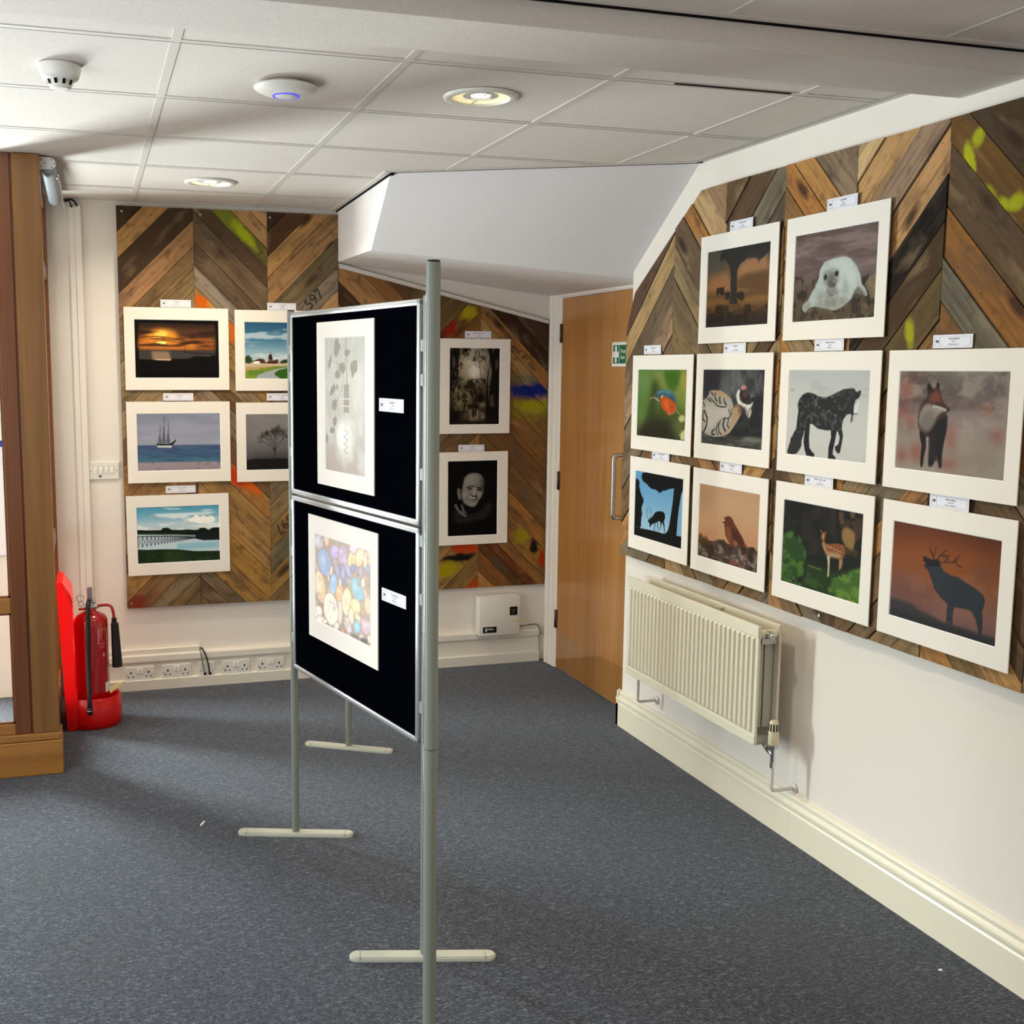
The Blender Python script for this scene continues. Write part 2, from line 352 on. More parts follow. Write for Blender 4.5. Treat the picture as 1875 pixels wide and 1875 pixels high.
('p','8a7468',2.0,.9,0,[.806,.017,.792,.042,.768,.064,.735,.081,.699,.089,.666,.088,.64,.077,.626,.058,.626,.034,.64,.009,.665,-.014,.698,-.03,.734,-.038,.767,-.036,.792,-.025,.805,-.006]),
('p','c8b8c0',1.6,1,0,[.797,.018,.785,.039,.763,.058,.734,.072,.702,.079,.672,.078,.649,.069,.636,.053,.635,.033,.647,.012,.669,-.007,.699,-.021,.731,-.028,.761,-.027,.784,-.017,.796,-.002]),
('p','ffffff',5,.25,0,[.735,.016,.73,.025,.721,.032,.709,.038,.696,.041,.683,.041,.674,.037,.669,.03,.668,.022,.673,.014,.682,.006,.695,-.0,.708,-.003,.72,-.002,.729,.001,.735,.008]),
('p','8a7468',2.0,.9,0,[.698,.154,.69,.191,.676,.223,.658,.246,.639,.256,.623,.252,.611,.234,.605,.205,.607,.168,.616,.131,.63,.099,.648,.076,.666,.066,.683,.071,.694,.089,.7,.118]),
('p','e8c08c',1.6,1,0,[.689,.155,.682,.188,.67,.217,.656,.238,.641,.247,.628,.243,.618,.226,.614,.199,.616,.167,.624,.134,.636,.105,.65,.084,.665,.076,.678,.08,.687,.097,.691,.123]),
('p','ffffff',5,.25,0,[.661,.145,.658,.159,.653,.17,.647,.179,.641,.182,.636,.181,.632,.174,.631,.163,.631,.15,.634,.136,.639,.124,.645,.116,.651,.112,.657,.114,.66,.121,.662,.132]),
('p','8a7468',2.0,.9,0,[.764,.142,.761,.17,.75,.195,.734,.214,.716,.224,.697,.222,.681,.21,.671,.189,.667,.163,.671,.134,.682,.109,.698,.09,.716,.081,.735,.082,.75,.094,.761,.115]),
('p','e2b27a',1.6,1,0,[.755,.144,.752,.168,.744,.19,.731,.206,.716,.214,.701,.213,.688,.202,.679,.184,.676,.161,.68,.136,.688,.114,.701,.098,.716,.09,.731,.092,.744,.102,.753,.121]),
('p','ffffff',5,.25,0,[.725,.139,.724,.149,.72,.158,.715,.164,.709,.168,.703,.167,.697,.163,.694,.155,.693,.146,.694,.136,.698,.127,.703,.12,.709,.117,.715,.118,.72,.122,.724,.129]),
('p','8a7468',2.0,.9,0,[.904,.091,.889,.136,.862,.176,.83,.204,.795,.218,.764,.213,.741,.192,.731,.156,.734,.112,.75,.067,.777,.027,.81,-.001,.844,-.013,.875,-.008,.897,.013,.907,.048]),
('p','e6b888',1.6,1,0,[.896,.092,.881,.133,.858,.17,.828,.196,.797,.208,.769,.204,.749,.184,.74,.152,.743,.111,.757,.07,.782,.033,.812,.008,.842,-.004,.87,.001,.889,.021,.898,.053]),
('p','ffffff',5,.25,0,[.837,.082,.831,.099,.821,.114,.809,.125,.796,.13,.785,.128,.777,.12,.773,.106,.774,.09,.78,.073,.79,.058,.802,.048,.815,.043,.826,.045,.834,.053,.838,.066]),
('p','8a7468',2.0,.9,0,[.946,.104,.94,.141,.929,.174,.916,.197,.902,.207,.89,.202,.881,.183,.877,.152,.879,.115,.885,.078,.896,.045,.909,.022,.923,.013,.935,.018,.944,.037,.948,.067]),
('p','e8c8a0',1.6,1,0,[.938,.105,.932,.139,.924,.168,.913,.189,.903,.197,.894,.193,.888,.175,.885,.147,.887,.114,.893,.08,.901,.051,.912,.03,.922,.022,.931,.027,.937,.045,.939,.072]),
('p','ffffff',5,.25,0,[.918,.093,.916,.107,.912,.119,.908,.127,.904,.131,.9,.129,.898,.122,.897,.11,.898,.097,.9,.083,.903,.071,.908,.062,.912,.059,.915,.061,.918,.068,.919,.08]),
('p','8a7468',2.0,.9,0,[1.004,.062,1.002,.101,.994,.135,.984,.159,.971,.169,.958,.164,.947,.145,.94,.114,.937,.077,.94,.038,.947,.004,.958,-.02,.971,-.03,.984,-.025,.995,-.006,1.002,.025]),
('p','d8b088',1.6,1,0,[.996,.064,.994,.099,.988,.13,.98,.151,.971,.16,.961,.155,.953,.137,.948,.109,.946,.075,.948,.04,.953,.009,.962,-.012,.971,-.021,.981,-.016,.989,.002,.994,.03]),
('p','ffffff',5,.25,0,[.977,.052,.976,.066,.974,.079,.97,.087,.966,.091,.962,.089,.959,.082,.957,.07,.956,.056,.957,.042,.959,.029,.963,.021,.966,.017,.97,.019,.974,.026,.976,.038]),
('p','8a7468',2.0,.9,0,[.449,.261,.456,.292,.454,.32,.444,.343,.427,.355,.405,.357,.383,.346,.362,.325,.348,.297,.34,.266,.342,.238,.353,.215,.37,.203,.392,.202,.414,.213,.434,.234]),
('p','9a96b4',1.6,1,0,[.44,.265,.446,.292,.445,.316,.437,.336,.424,.347,.406,.347,.387,.337,.37,.319,.357,.294,.351,.267,.351,.241,.359,.222,.373,.211,.391,.211,.41,.221,.427,.24]),
('p','ffffff',5,.25,0,[.408,.261,.411,.272,.41,.283,.407,.29,.401,.295,.394,.295,.386,.291,.379,.283,.374,.273,.371,.262,.372,.252,.375,.244,.381,.24,.388,.239,.396,.243,.403,.251]),
('p','8a7468',2.0,.9,0,[.484,.316,.492,.35,.49,.382,.48,.407,.462,.421,.439,.422,.414,.41,.392,.386,.376,.355,.368,.32,.369,.288,.38,.263,.398,.249,.421,.249,.446,.261,.467,.285]),
('p','8e90b2',1.6,1,0,[.474,.319,.482,.35,.481,.378,.473,.4,.458,.412,.439,.412,.419,.401,.4,.379,.385,.351,.378,.32,.378,.292,.386,.27,.401,.258,.421,.258,.441,.27,.46,.291]),
('p','ffffff',5,.25,0,[.44,.315,.443,.327,.443,.339,.44,.348,.433,.353,.426,.353,.417,.348,.409,.34,.404,.328,.4,.315,.401,.304,.404,.295,.41,.29,.418,.29,.426,.295,.434,.303]),
('p','8a7468',2.0,.9,0,[.615,.329,.62,.377,.612,.422,.592,.457,.564,.477,.531,.478,.498,.46,.471,.426,.454,.38,.449,.331,.457,.285,.477,.25,.506,.231,.539,.231,.572,.249,.598,.284]),
('p','8482a8',1.6,1,0,[.606,.332,.611,.377,.604,.418,.587,.45,.562,.468,.533,.468,.503,.451,.479,.419,.463,.377,.459,.331,.465,.289,.483,.257,.508,.24,.538,.24,.567,.258,.59,.29]),
('p','ffffff',5,.25,0,[.551,.326,.553,.344,.551,.361,.543,.375,.533,.382,.521,.382,.509,.375,.499,.362,.493,.344,.491,.326,.494,.309,.501,.295,.511,.288,.523,.288,.535,.296,.545,.309]),
('p','8a7468',2.0,.9,0,[.662,.274,.676,.303,.681,.331,.677,.352,.665,.365,.646,.366,.624,.356,.601,.336,.581,.309,.567,.279,.562,.251,.566,.229,.578,.217,.597,.216,.62,.227,.643,.247]),
('p','9a9cc0',1.6,1,0,[.654,.277,.666,.303,.671,.328,.67,.346,.66,.357,.645,.357,.626,.347,.607,.329,.59,.305,.577,.279,.572,.254,.574,.235,.583,.225,.598,.225,.617,.235,.637,.253]),
('p','ffffff',5,.25,0,[.629,.273,.634,.283,.636,.293,.635,.301,.632,.305,.625,.305,.618,.301,.61,.294,.603,.284,.598,.273,.595,.263,.596,.256,.6,.251,.606,.251,.614,.255,.622,.263]),
('p','8a7468',2.0,.9,0,[.759,.236,.755,.257,.742,.276,.723,.291,.701,.3,.678,.302,.659,.295,.646,.281,.642,.263,.646,.242,.659,.223,.678,.207,.701,.199,.723,.198,.742,.204,.755,.218]),
('p','7278a0',1.6,1,0,[.75,.238,.746,.255,.736,.271,.72,.283,.701,.291,.682,.292,.665,.287,.655,.276,.651,.261,.655,.244,.666,.228,.682,.215,.701,.208,.72,.207,.736,.212,.746,.223]),
('p','ffffff',5,.25,0,[.712,.239,.71,.246,.706,.253,.699,.258,.692,.261,.684,.261,.677,.259,.673,.255,.671,.249,.673,.242,.677,.235,.684,.23,.692,.227,.7,.227,.706,.229,.711,.233]),
('p','8a7468',2.0,.9,0,[.884,.236,.88,.261,.869,.285,.853,.303,.834,.313,.814,.312,.798,.302,.787,.283,.783,.259,.787,.233,.798,.209,.815,.191,.834,.182,.853,.182,.87,.193,.881,.212]),
('p','9884a8',1.6,1,0,[.876,.238,.872,.26,.863,.28,.85,.295,.834,.303,.818,.303,.804,.294,.795,.278,.792,.257,.795,.234,.804,.214,.818,.199,.834,.191,.85,.192,.864,.201,.872,.217]),
('p','ffffff',5,.25,0,[.844,.235,.842,.244,.838,.252,.833,.258,.826,.262,.82,.261,.814,.258,.811,.251,.809,.243,.811,.233,.814,.225,.82,.219,.826,.216,.833,.216,.839,.22,.842,.226]),
('p','8a7468',2.0,.9,0,[.347,.356,.341,.381,.331,.404,.318,.42,.305,.428,.292,.425,.282,.413,.277,.393,.278,.369,.283,.343,.293,.32,.306,.304,.32,.297,.333,.299,.343,.311,.347,.331]),
('p','e0c8b4',1.6,1,0,[.337,.357,.333,.379,.325,.398,.316,.411,.306,.417,.297,.415,.29,.405,.287,.388,.287,.367,.292,.345,.299,.326,.309,.313,.319,.307,.328,.309,.335,.32,.338,.337]),
('p','ffffff',5,.25,0,[.318,.351,.316,.36,.313,.368,.309,.373,.305,.376,.301,.375,.299,.371,.297,.364,.298,.355,.3,.346,.303,.339,.307,.333,.311,.331,.314,.332,.317,.336,.318,.343]),
('p','8a7468',2.0,.9,0,[.287,.452,.285,.472,.279,.491,.27,.505,.259,.512,.248,.51,.239,.501,.233,.485,.231,.465,.233,.444,.24,.425,.249,.411,.26,.405,.27,.406,.279,.416,.285,.432]),
('p','d8b89c',1.6,1,0,[.277,.454,.276,.471,.272,.486,.266,.497,.259,.502,.252,.5,.246,.492,.242,.479,.241,.462,.243,.445,.247,.43,.253,.42,.26,.415,.267,.416,.272,.424,.276,.438]),
('p','ffffff',5,.25,0,[.263,.449,.263,.456,.261,.462,.259,.467,.256,.469,.253,.468,.251,.465,.249,.459,.249,.453,.249,.446,.251,.44,.253,.435,.256,.433,.259,.434,.261,.437,.263,.443]),
('p','8a7468',2.0,.9,0,[.989,.193,.986,.217,.978,.238,.965,.254,.949,.262,.934,.261,.921,.251,.912,.234,.909,.211,.913,.188,.921,.166,.934,.151,.95,.143,.965,.144,.978,.154,.986,.171]),
('p','8a8ea8',1.6,1,0,[.981,.195,.978,.215,.972,.233,.961,.246,.949,.253,.937,.252,.927,.243,.92,.228,.918,.209,.92,.19,.927,.172,.938,.158,.95,.152,.962,.153,.972,.162,.978,.176]),
('p','ffffff',5,.25,0,[.957,.192,.956,.2,.953,.207,.949,.212,.944,.215,.939,.215,.935,.211,.932,.205,.931,.197,.932,.189,.935,.182,.939,.176,.944,.174,.949,.174,.953,.178,.956,.184]),
('p','8a7468',2.0,.9,0,[.425,.479,.417,.527,.397,.572,.371,.604,.341,.621,.311,.618,.288,.597,.273,.56,.271,.513,.28,.464,.299,.419,.326,.387,.357,.371,.386,.374,.409,.396,.423,.432]),
('p','86b0de',1.6,1,0,[.416,.481,.408,.526,.391,.566,.368,.596,.341,.611,.316,.608,.295,.588,.283,.554,.28,.511,.289,.465,.306,.425,.33,.395,.356,.381,.381,.384,.401,.404,.414,.438]),
('p','ffffff',5,.25,0,[.364,.472,.361,.49,.354,.507,.344,.519,.333,.525,.323,.524,.315,.516,.31,.502,.309,.484,.312,.466,.319,.449,.329,.437,.34,.431,.35,.432,.358,.441,.363,.454]),
('p','8a7468',2.0,.9,0,[.873,.406,.889,.455,.888,.504,.869,.544,.836,.57,.794,.578,.748,.566,.706,.535,.674,.492,.657,.441,.659,.391,.678,.351,.712,.325,.755,.318,.801,.332,.842,.362]),
('p','7cacbc',1.6,1,0,[.865,.409,.88,.456,.879,.501,.862,.538,.832,.562,.793,.569,.751,.557,.712,.529,.683,.488,.667,.441,.668,.394,.685,.357,.716,.333,.756,.327,.798,.34,.836,.369]),
('p','ffffff',5,.25,0,[.795,.412,.801,.431,.8,.45,.794,.465,.781,.475,.765,.478,.748,.473,.732,.461,.72,.444,.714,.425,.714,.406,.721,.391,.734,.381,.75,.378,.767,.384,.783,.395]),
('p','8a7468',2.0,.9,0,[.911,.349,.907,.373,.899,.395,.885,.411,.87,.42,.854,.419,.841,.409,.832,.392,.829,.369,.832,.345,.841,.324,.855,.307,.87,.299,.886,.3,.899,.31,.908,.327]),
('p','e8ccb0',1.6,1,0,[.902,.352,.899,.372,.893,.39,.882,.403,.87,.41,.858,.41,.847,.401,.84,.386,.838,.367,.841,.347,.848,.329,.858,.315,.87,.308,.882,.309,.893,.318,.9,.333]),
('p','ffffff',5,.25,0,[.877,.348,.876,.357,.874,.364,.869,.37,.864,.372,.859,.372,.855,.368,.852,.362,.851,.355,.852,.346,.855,.339,.859,.333,.864,.331,.869,.331,.874,.334,.876,.341]),
('p','8a7468',2.0,.9,0,[.205,.562,.213,.635,.205,.702,.181,.753,.143,.782,.099,.782,.055,.754,.017,.701,-.009,.632,-.018,.558,-.009,.49,.016,.438,.054,.411,.099,.412,.143,.442,.18,.494]),
('p','e6c094',1.6,1,0,[.195,.565,.203,.634,.196,.698,.175,.746,.141,.772,.101,.772,.06,.744,.025,.694,.001,.629,-.008,.559,-.0,.494,.022,.446,.057,.421,.097,.422,.137,.451,.171,.501]),
('p','ffffff',5,.25,0,[.121,.554,.125,.582,.122,.608,.113,.628,.099,.639,.082,.638,.066,.627,.051,.607,.042,.58,.038,.551,.041,.525,.05,.505,.064,.495,.081,.495,.097,.507,.111,.527]),
('p','8a7468',2.0,.9,0,[.535,.55,.524,.594,.504,.635,.477,.665,.447,.68,.419,.678,.397,.658,.385,.624,.384,.582,.395,.536,.416,.496,.444,.466,.473,.452,.501,.454,.523,.474,.534,.508]),
('p','e4a06c',1.6,1,0,[.526,.552,.516,.592,.498,.629,.474,.657,.448,.67,.423,.668,.404,.65,.394,.619,.394,.58,.403,.538,.422,.501,.446,.474,.472,.461,.497,.464,.515,.482,.525,.513]),
('p','ffffff',5,.25,0,[.475,.544,.471,.561,.464,.576,.454,.587,.443,.593,.433,.592,.425,.584,.421,.572,.421,.556,.425,.539,.433,.524,.442,.513,.453,.507,.463,.509,.471,.516,.475,.529]),
('p','8a7468',2.0,.9,0,[.502,.444,.5,.464,.493,.483,.483,.497,.472,.503,.46,.502,.45,.493,.444,.478,.441,.458,.444,.438,.451,.419,.461,.406,.472,.399,.484,.4,.494,.409,.5,.424]),
('p','f2d2a4',1.6,1,0,[.493,.446,.491,.463,.486,.478,.48,.489,.472,.494,.464,.493,.457,.485,.453,.472,.451,.456,.453,.439,.457,.425,.464,.414,.472,.409,.48,.41,.487,.417,.491,.43]),
('p','ffffff',5,.25,0,[.477,.442,.476,.449,.474,.455,.471,.46,.468,.462,.465,.461,.462,.458,.46,.453,.46,.446,.46,.44,.462,.433,.465,.429,.468,.427,.472,.427,.474,.431,.476,.436]),
('p','8a7468',2.0,.9,0,[.686,.608,.678,.67,.658,.726,.628,.768,.592,.791,.555,.789,.525,.763,.504,.717,.497,.658,.505,.595,.526,.538,.557,.496,.593,.475,.629,.478,.659,.505,.679,.55]),
('p','f4d8a4',1.6,1,0,[.677,.61,.67,.668,.652,.721,.624,.761,.592,.781,.559,.779,.531,.754,.513,.711,.507,.655,.514,.596,.533,.543,.561,.504,.593,.485,.625,.488,.653,.513,.67,.556]),
('p','ffffff',5,.25,0,[.612,.601,.609,.624,.601,.646,.59,.662,.577,.67,.563,.669,.552,.659,.545,.641,.542,.619,.545,.595,.553,.573,.564,.557,.577,.549,.591,.55,.602,.561,.609,.578]),
('p','8a7468',2.0,.9,0,[.828,.609,.833,.645,.824,.681,.801,.712,.768,.733,.731,.742,.693,.735,.663,.715,.643,.684,.638,.648,.648,.611,.671,.58,.705,.559,.743,.552,.779,.559,.809,.579]),
('p','eec894',1.6,1,0,[.82,.613,.824,.645,.816,.678,.795,.706,.765,.725,.731,.732,.697,.727,.67,.708,.652,.681,.647,.648,.656,.615,.678,.586,.708,.568,.742,.561,.775,.567,.803,.586]),
('p','ffffff',5,.25,0,[.755,.621,.757,.634,.754,.648,.745,.659,.733,.667,.719,.67,.705,.667,.694,.66,.687,.648,.685,.635,.688,.622,.697,.61,.709,.602,.723,.599,.737,.602,.748,.61]),
('p','8a7468',2.0,.9,0,[1.013,.557,1.016,.594,1.009,.63,.993,.658,.97,.674,.944,.676,.918,.663,.897,.638,.884,.603,.88,.565,.888,.53,.904,.502,.927,.486,.954,.484,.979,.497,1.0,.523]),
('p','e6b48c',1.6,1,0,[1.005,.56,1.008,.594,1.002,.626,.988,.651,.968,.665,.945,.667,.923,.655,.904,.632,.892,.6,.889,.566,.895,.534,.909,.509,.929,.494,.952,.493,.975,.506,.993,.529]),
('p','ffffff',5,.25,0,[.962,.558,.963,.572,.96,.585,.955,.595,.947,.601,.937,.602,.928,.597,.92,.587,.916,.574,.914,.56,.917,.547,.922,.537,.931,.531,.94,.531,.949,.536,.957,.545]),
('p','8a7468',2.0,.9,0,[.929,.441,.939,.461,.945,.479,.944,.493,.938,.501,.927,.501,.912,.495,.897,.481,.883,.464,.872,.444,.867,.426,.868,.412,.874,.404,.885,.403,.9,.41,.915,.423]),
('p','d8b8a0',1.6,1,0,[.921,.445,.93,.461,.936,.476,.937,.487,.933,.493,.925,.493,.915,.486,.903,.475,.891,.46,.882,.443,.876,.428,.875,.417,.879,.411,.887,.412,.897,.418,.909,.43]),
('p','ffffff',5,.25,0,[.909,.441,.913,.448,.915,.454,.916,.458,.914,.461,.911,.46,.907,.458,.902,.453,.897,.447,.893,.44,.891,.434,.891,.429,.892,.427,.895,.427,.9,.43,.905,.435]),
('p','8a7468',2.0,.9,0,[.521,.772,.517,.826,.505,.875,.487,.91,.466,.926,.445,.922,.427,.897,.415,.855,.411,.803,.416,.748,.428,.7,.446,.665,.467,.649,.488,.654,.506,.679,.517,.721]),
('p','d9c3b0',1.6,1,0,[.512,.775,.508,.825,.498,.87,.483,.902,.466,.917,.448,.912,.434,.888,.424,.849,.421,.8,.425,.75,.435,.705,.45,.673,.467,.659,.485,.664,.499,.688,.509,.727]),
('p','ffffff',5,.25,0,[.477,.761,.475,.782,.471,.8,.465,.813,.458,.819,.451,.817,.445,.807,.441,.791,.44,.772,.441,.751,.445,.733,.452,.72,.459,.714,.466,.716,.472,.726,.476,.742]),
('p','8a7468',2.0,.9,0,[.437,.745,.443,.817,.427,.886,.391,.942,.341,.976,.283,.983,.227,.961,.181,.913,.153,.846,.147,.772,.164,.701,.202,.645,.254,.613,.312,.608,.367,.632,.411,.68]),
('p','efe0cc',1.6,1,0,[.428,.748,.434,.817,.419,.882,.385,.935,.338,.967,.285,.973,.232,.951,.189,.906,.163,.843,.157,.772,.173,.705,.208,.653,.256,.622,.31,.618,.361,.641,.403,.686]),
('p','ffffff',5,.25,0,[.327,.748,.33,.777,.323,.804,.31,.825,.29,.838,.268,.84,.247,.831,.229,.813,.219,.787,.216,.758,.223,.731,.237,.71,.256,.697,.278,.695,.3,.704,.317,.723]),
('p','8a7468',2.0,.9,0,[.146,.866,.139,.898,.118,.928,.088,.953,.052,.97,.016,.974,-.014,.966,-.035,.946,-.042,.918,-.034,.886,-.013,.855,.018,.83,.054,.815,.09,.811,.119,.819,.139,.839]),
('p','e4dccc',1.6,1,0,[.136,.869,.129,.896,.111,.923,.084,.945,.052,.959,.02,.963,-.007,.956,-.025,.939,-.031,.915,-.024,.887,-.006,.861,.022,.838,.054,.825,.086,.821,.112,.829,.13,.845]),
('p','ffffff',5,.25,0,[.072,.875,.069,.886,.062,.897,.051,.906,.038,.911,.024,.913,.013,.91,.006,.903,.004,.893,.006,.882,.014,.871,.025,.862,.038,.856,.051,.855,.062,.858,.07,.865]),
('p','8a7468',2.0,.9,0,[.72,.753,.721,.793,.713,.829,.698,.856,.679,.871,.658,.87,.639,.854,.624,.825,.615,.787,.615,.747,.623,.711,.638,.683,.657,.669,.678,.671,.697,.687,.712,.716]),
('p','eed0b0',1.6,1,0,[.711,.756,.712,.792,.706,.824,.694,.849,.678,.861,.661,.86,.645,.845,.632,.818,.625,.784,.624,.748,.63,.715,.642,.691,.658,.678,.676,.68,.692,.695,.704,.722]),
('p','ffffff',5,.25,0,[.678,.749,.678,.764,.676,.777,.671,.787,.664,.792,.657,.792,.651,.786,.645,.775,.643,.761,.642,.746,.645,.732,.65,.722,.656,.717,.663,.718,.67,.724,.675,.735]),
('p','8a7468',2.0,.9,0,[.826,.734,.837,.757,.84,.781,.833,.8,.819,.813,.799,.818,.776,.814,.754,.8,.735,.781,.724,.757,.721,.733,.728,.714,.742,.7,.763,.696,.786,.701,.808,.714]),
('p','f0c498',1.6,1,0,[.818,.738,.827,.758,.83,.778,.826,.795,.814,.806,.798,.81,.778,.805,.76,.794,.744,.776,.734,.756,.731,.736,.736,.719,.747,.708,.764,.704,.783,.709,.802,.721]),
('p','ffffff',5,.25,0,[.789,.74,.793,.748,.794,.757,.792,.763,.787,.768,.781,.769,.773,.768,.765,.763,.759,.756,.755,.747,.753,.739,.755,.732,.76,.728,.767,.726,.775,.728,.783,.733]),
('p','8a7468',2.0,.9,0,[.672,.872,.678,.912,.674,.949,.659,.98,.636,.998,.609,1.0,.581,.988,.557,.961,.54,.925,.533,.884,.538,.846,.553,.816,.576,.798,.604,.796,.632,.809,.656,.836]),
('p','d8c2c8',1.6,1,0,[.663,.875,.669,.912,.666,.946,.653,.973,.634,.989,.61,.991,.586,.979,.564,.954,.549,.921,.543,.884,.546,.849,.559,.822,.579,.807,.603,.805,.627,.818,.648,.842]),
('p','ffffff',5,.25,0,[.619,.873,.622,.888,.62,.902,.615,.914,.607,.92,.597,.921,.587,.916,.579,.906,.573,.892,.57,.877,.571,.863,.577,.852,.585,.845,.594,.845,.604,.85,.613,.86]),
('p','8a7468',2.0,.9,0,[.823,.837,.822,.869,.811,.899,.794,.923,.772,.937,.749,.938,.729,.927,.714,.905,.707,.875,.709,.843,.72,.812,.737,.789,.759,.776,.782,.775,.802,.786,.817,.808]),
('p','74b4d6',1.6,1,0,[.815,.84,.813,.868,.804,.895,.79,.916,.771,.927,.752,.928,.735,.918,.722,.898,.716,.872,.718,.844,.727,.817,.741,.796,.76,.785,.779,.784,.796,.795,.809,.814]),
('p','ffffff',5,.25,0,[.777,.839,.776,.851,.773,.861,.767,.87,.759,.875,.751,.875,.744,.871,.739,.863,.737,.852,.737,.84,.741,.829,.747,.821,.754,.816,.762,.816,.769,.82,.774,.828]),
('p','8a7468',2.0,.9,0,[.992,.771,.997,.81,.989,.849,.969,.88,.941,.9,.908,.906,.876,.896,.849,.871,.831,.837,.826,.797,.835,.758,.855,.726,.884,.707,.917,.702,.949,.713,.976,.737]),
('p','c09cac',1.6,1,0,[.984,.775,.988,.81,.981,.845,.964,.874,.939,.892,.909,.897,.88,.887,.856,.865,.84,.833,.835,.797,.843,.762,.861,.733,.886,.715,.916,.711,.945,.721,.969,.743]),
('p','ffffff',5,.25,0,[.929,.778,.931,.793,.928,.807,.92,.819,.91,.826,.898,.828,.886,.824,.876,.815,.87,.802,.868,.787,.871,.773,.878,.761,.889,.754,.901,.752,.913,.756,.922,.765]),
('p','8a7468',2.0,.9,0,[.2,.962,.182,.984,.152,1.003,.114,1.017,.075,1.024,.039,1.022,.013,1.013,.001,.996,.005,.976,.024,.954,.055,.935,.093,.921,.132,.915,.167,.917,.192,.926,.204,.942]),
('p','e0d8c8',1.6,1,0,[.191,.963,.176,.98,.149,.995,.116,1.007,.081,1.012,.048,1.012,.024,1.004,.012,.991,.015,.975,.03,.958,.057,.943,.091,.932,.126,.926,.158,.927,.181,.935,.193,.947]),
('p','ffffff',5,.25,0,[.122,.964,.116,.971,.105,.978,.092,.982,.077,.985,.064,.984,.054,.981,.049,.976,.05,.969,.057,.962,.067,.956,.081,.951,.096,.949,.109,.95,.119,.953,.123,.958]),
('p','8a7468',2.0,.9,0,[.453,.959,.437,.984,.415,1.006,.391,1.021,.368,1.028,.35,1.024,.341,1.012,.34,.991,.349,.967,.366,.941,.388,.92,.412,.905,.434,.898,.452,.902,.461,.915,.462,.935]),
('p','dcd0c0',1.6,1,0,[.444,.96,.431,.981,.412,.999,.392,1.012,.374,1.017,.359,1.014,.351,1.003,.351,.986,.358,.966,.372,.945,.39,.927,.41,.914,.429,.909,.443,.912,.451,.923,.452,.94]),
('p','ffffff',5,.25,0,[.411,.955,.405,.964,.398,.971,.389,.976,.382,.979,.376,.977,.373,.973,.372,.966,.375,.958,.381,.949,.389,.942,.397,.937,.404,.934,.41,.936,.414,.94,.414,.947]),
('p','8a7468',2.0,.9,0,[.585,.97,.572,.988,.552,1.004,.529,1.015,.505,1.021,.485,1.019,.471,1.01,.466,.996,.47,.978,.484,.96,.504,.944,.528,.933,.552,.928,.572,.93,.585,.939,.59,.953]),
('p','b8845c',1.6,1,0,[.577,.971,.566,.985,.55,.997,.53,1.006,.51,1.01,.493,1.009,.481,1.002,.476,.991,.479,.978,.49,.964,.507,.952,.526,.943,.546,.939,.563,.94,.575,.947,.58,.958]),
('p','ffffff',5,.25,0,[.539,.97,.534,.975,.528,.981,.52,.984,.512,.986,.504,.985,.5,.983,.498,.978,.499,.973,.503,.967,.51,.962,.518,.958,.526,.957,.533,.957,.538,.96,.54,.964]),
('p','8a7468',2.0,.9,0,[1.006,.922,1.007,.949,1.002,.974,.992,.993,.979,1.003,.964,1.003,.95,.993,.939,.974,.933,.949,.932,.922,.937,.897,.947,.878,.96,.868,.975,.868,.989,.878,1.0,.897]),
('p','e0c8a0',1.6,1,0,[.998,.925,.999,.948,.995,.97,.988,.986,.978,.994,.966,.994,.956,.984,.947,.968,.941,.946,.941,.923,.944,.901,.951,.885,.962,.877,.973,.877,.984,.887,.993,.904]),
('p','ffffff',5,.25,0,[.976,.922,.977,.931,.975,.94,.972,.946,.968,.95,.963,.95,.959,.946,.955,.939,.953,.93,.953,.921,.954,.912,.957,.905,.961,.902,.966,.902,.97,.906,.974,.913]),
('p','8a7468',2.0,.9,0,[.886,.946,.873,.963,.855,.979,.833,.99,.81,.995,.791,.993,.778,.984,.773,.971,.778,.954,.79,.936,.809,.921,.831,.91,.854,.905,.873,.907,.885,.915,.89,.929]),
('p','d0c4b8',1.6,1,0,[.877,.946,.868,.96,.852,.972,.834,.98,.815,.984,.799,.983,.788,.976,.783,.966,.786,.953,.796,.94,.812,.928,.83,.919,.849,.915,.865,.917,.876,.923,.88,.934]),
('p','ffffff',5,.25,0,[.842,.945,.838,.951,.832,.956,.824,.959,.816,.961,.81,.96,.805,.958,.803,.953,.804,.948,.808,.943,.815,.938,.822,.934,.83,.933,.837,.933,.841,.936,.843,.94]),
('p','8a7468',2.0,.9,0,[.951,.952,.942,.966,.924,.979,.902,.989,.877,.995,.855,.996,.838,.991,.829,.981,.829,.968,.839,.954,.856,.941,.879,.931,.903,.925,.926,.925,.942,.93,.951,.939]),
('p','505058',1.6,1,0,[.943,.953,.935,.963,.921,.972,.902,.98,.881,.985,.862,.986,.847,.983,.838,.976,.838,.967,.845,.957,.86,.947,.879,.94,.9,.935,.919,.934,.934,.938,.942,.944]),
('p','ffffff',5,.25,0,[.902,.956,.899,.96,.893,.964,.885,.967,.877,.969,.869,.969,.863,.968,.859,.965,.859,.962,.862,.958,.868,.954,.876,.951,.884,.949,.892,.948,.898,.95,.902,.952]),
('p','8a7468',2.0,.9,0,[.239,.951,.235,.965,.224,.979,.207,.991,.188,1.0,.168,1.003,.152,1.0,.141,.992,.137,.98,.141,.965,.152,.951,.169,.939,.188,.931,.208,.928,.224,.931,.235,.939]),
('p','e8dcc0',1.6,1,0,[.229,.953,.225,.964,.217,.974,.203,.983,.188,.99,.172,.992,.159,.991,.15,.985,.147,.977,.15,.967,.159,.956,.173,.947,.188,.941,.204,.938,.217,.94,.226,.945]),
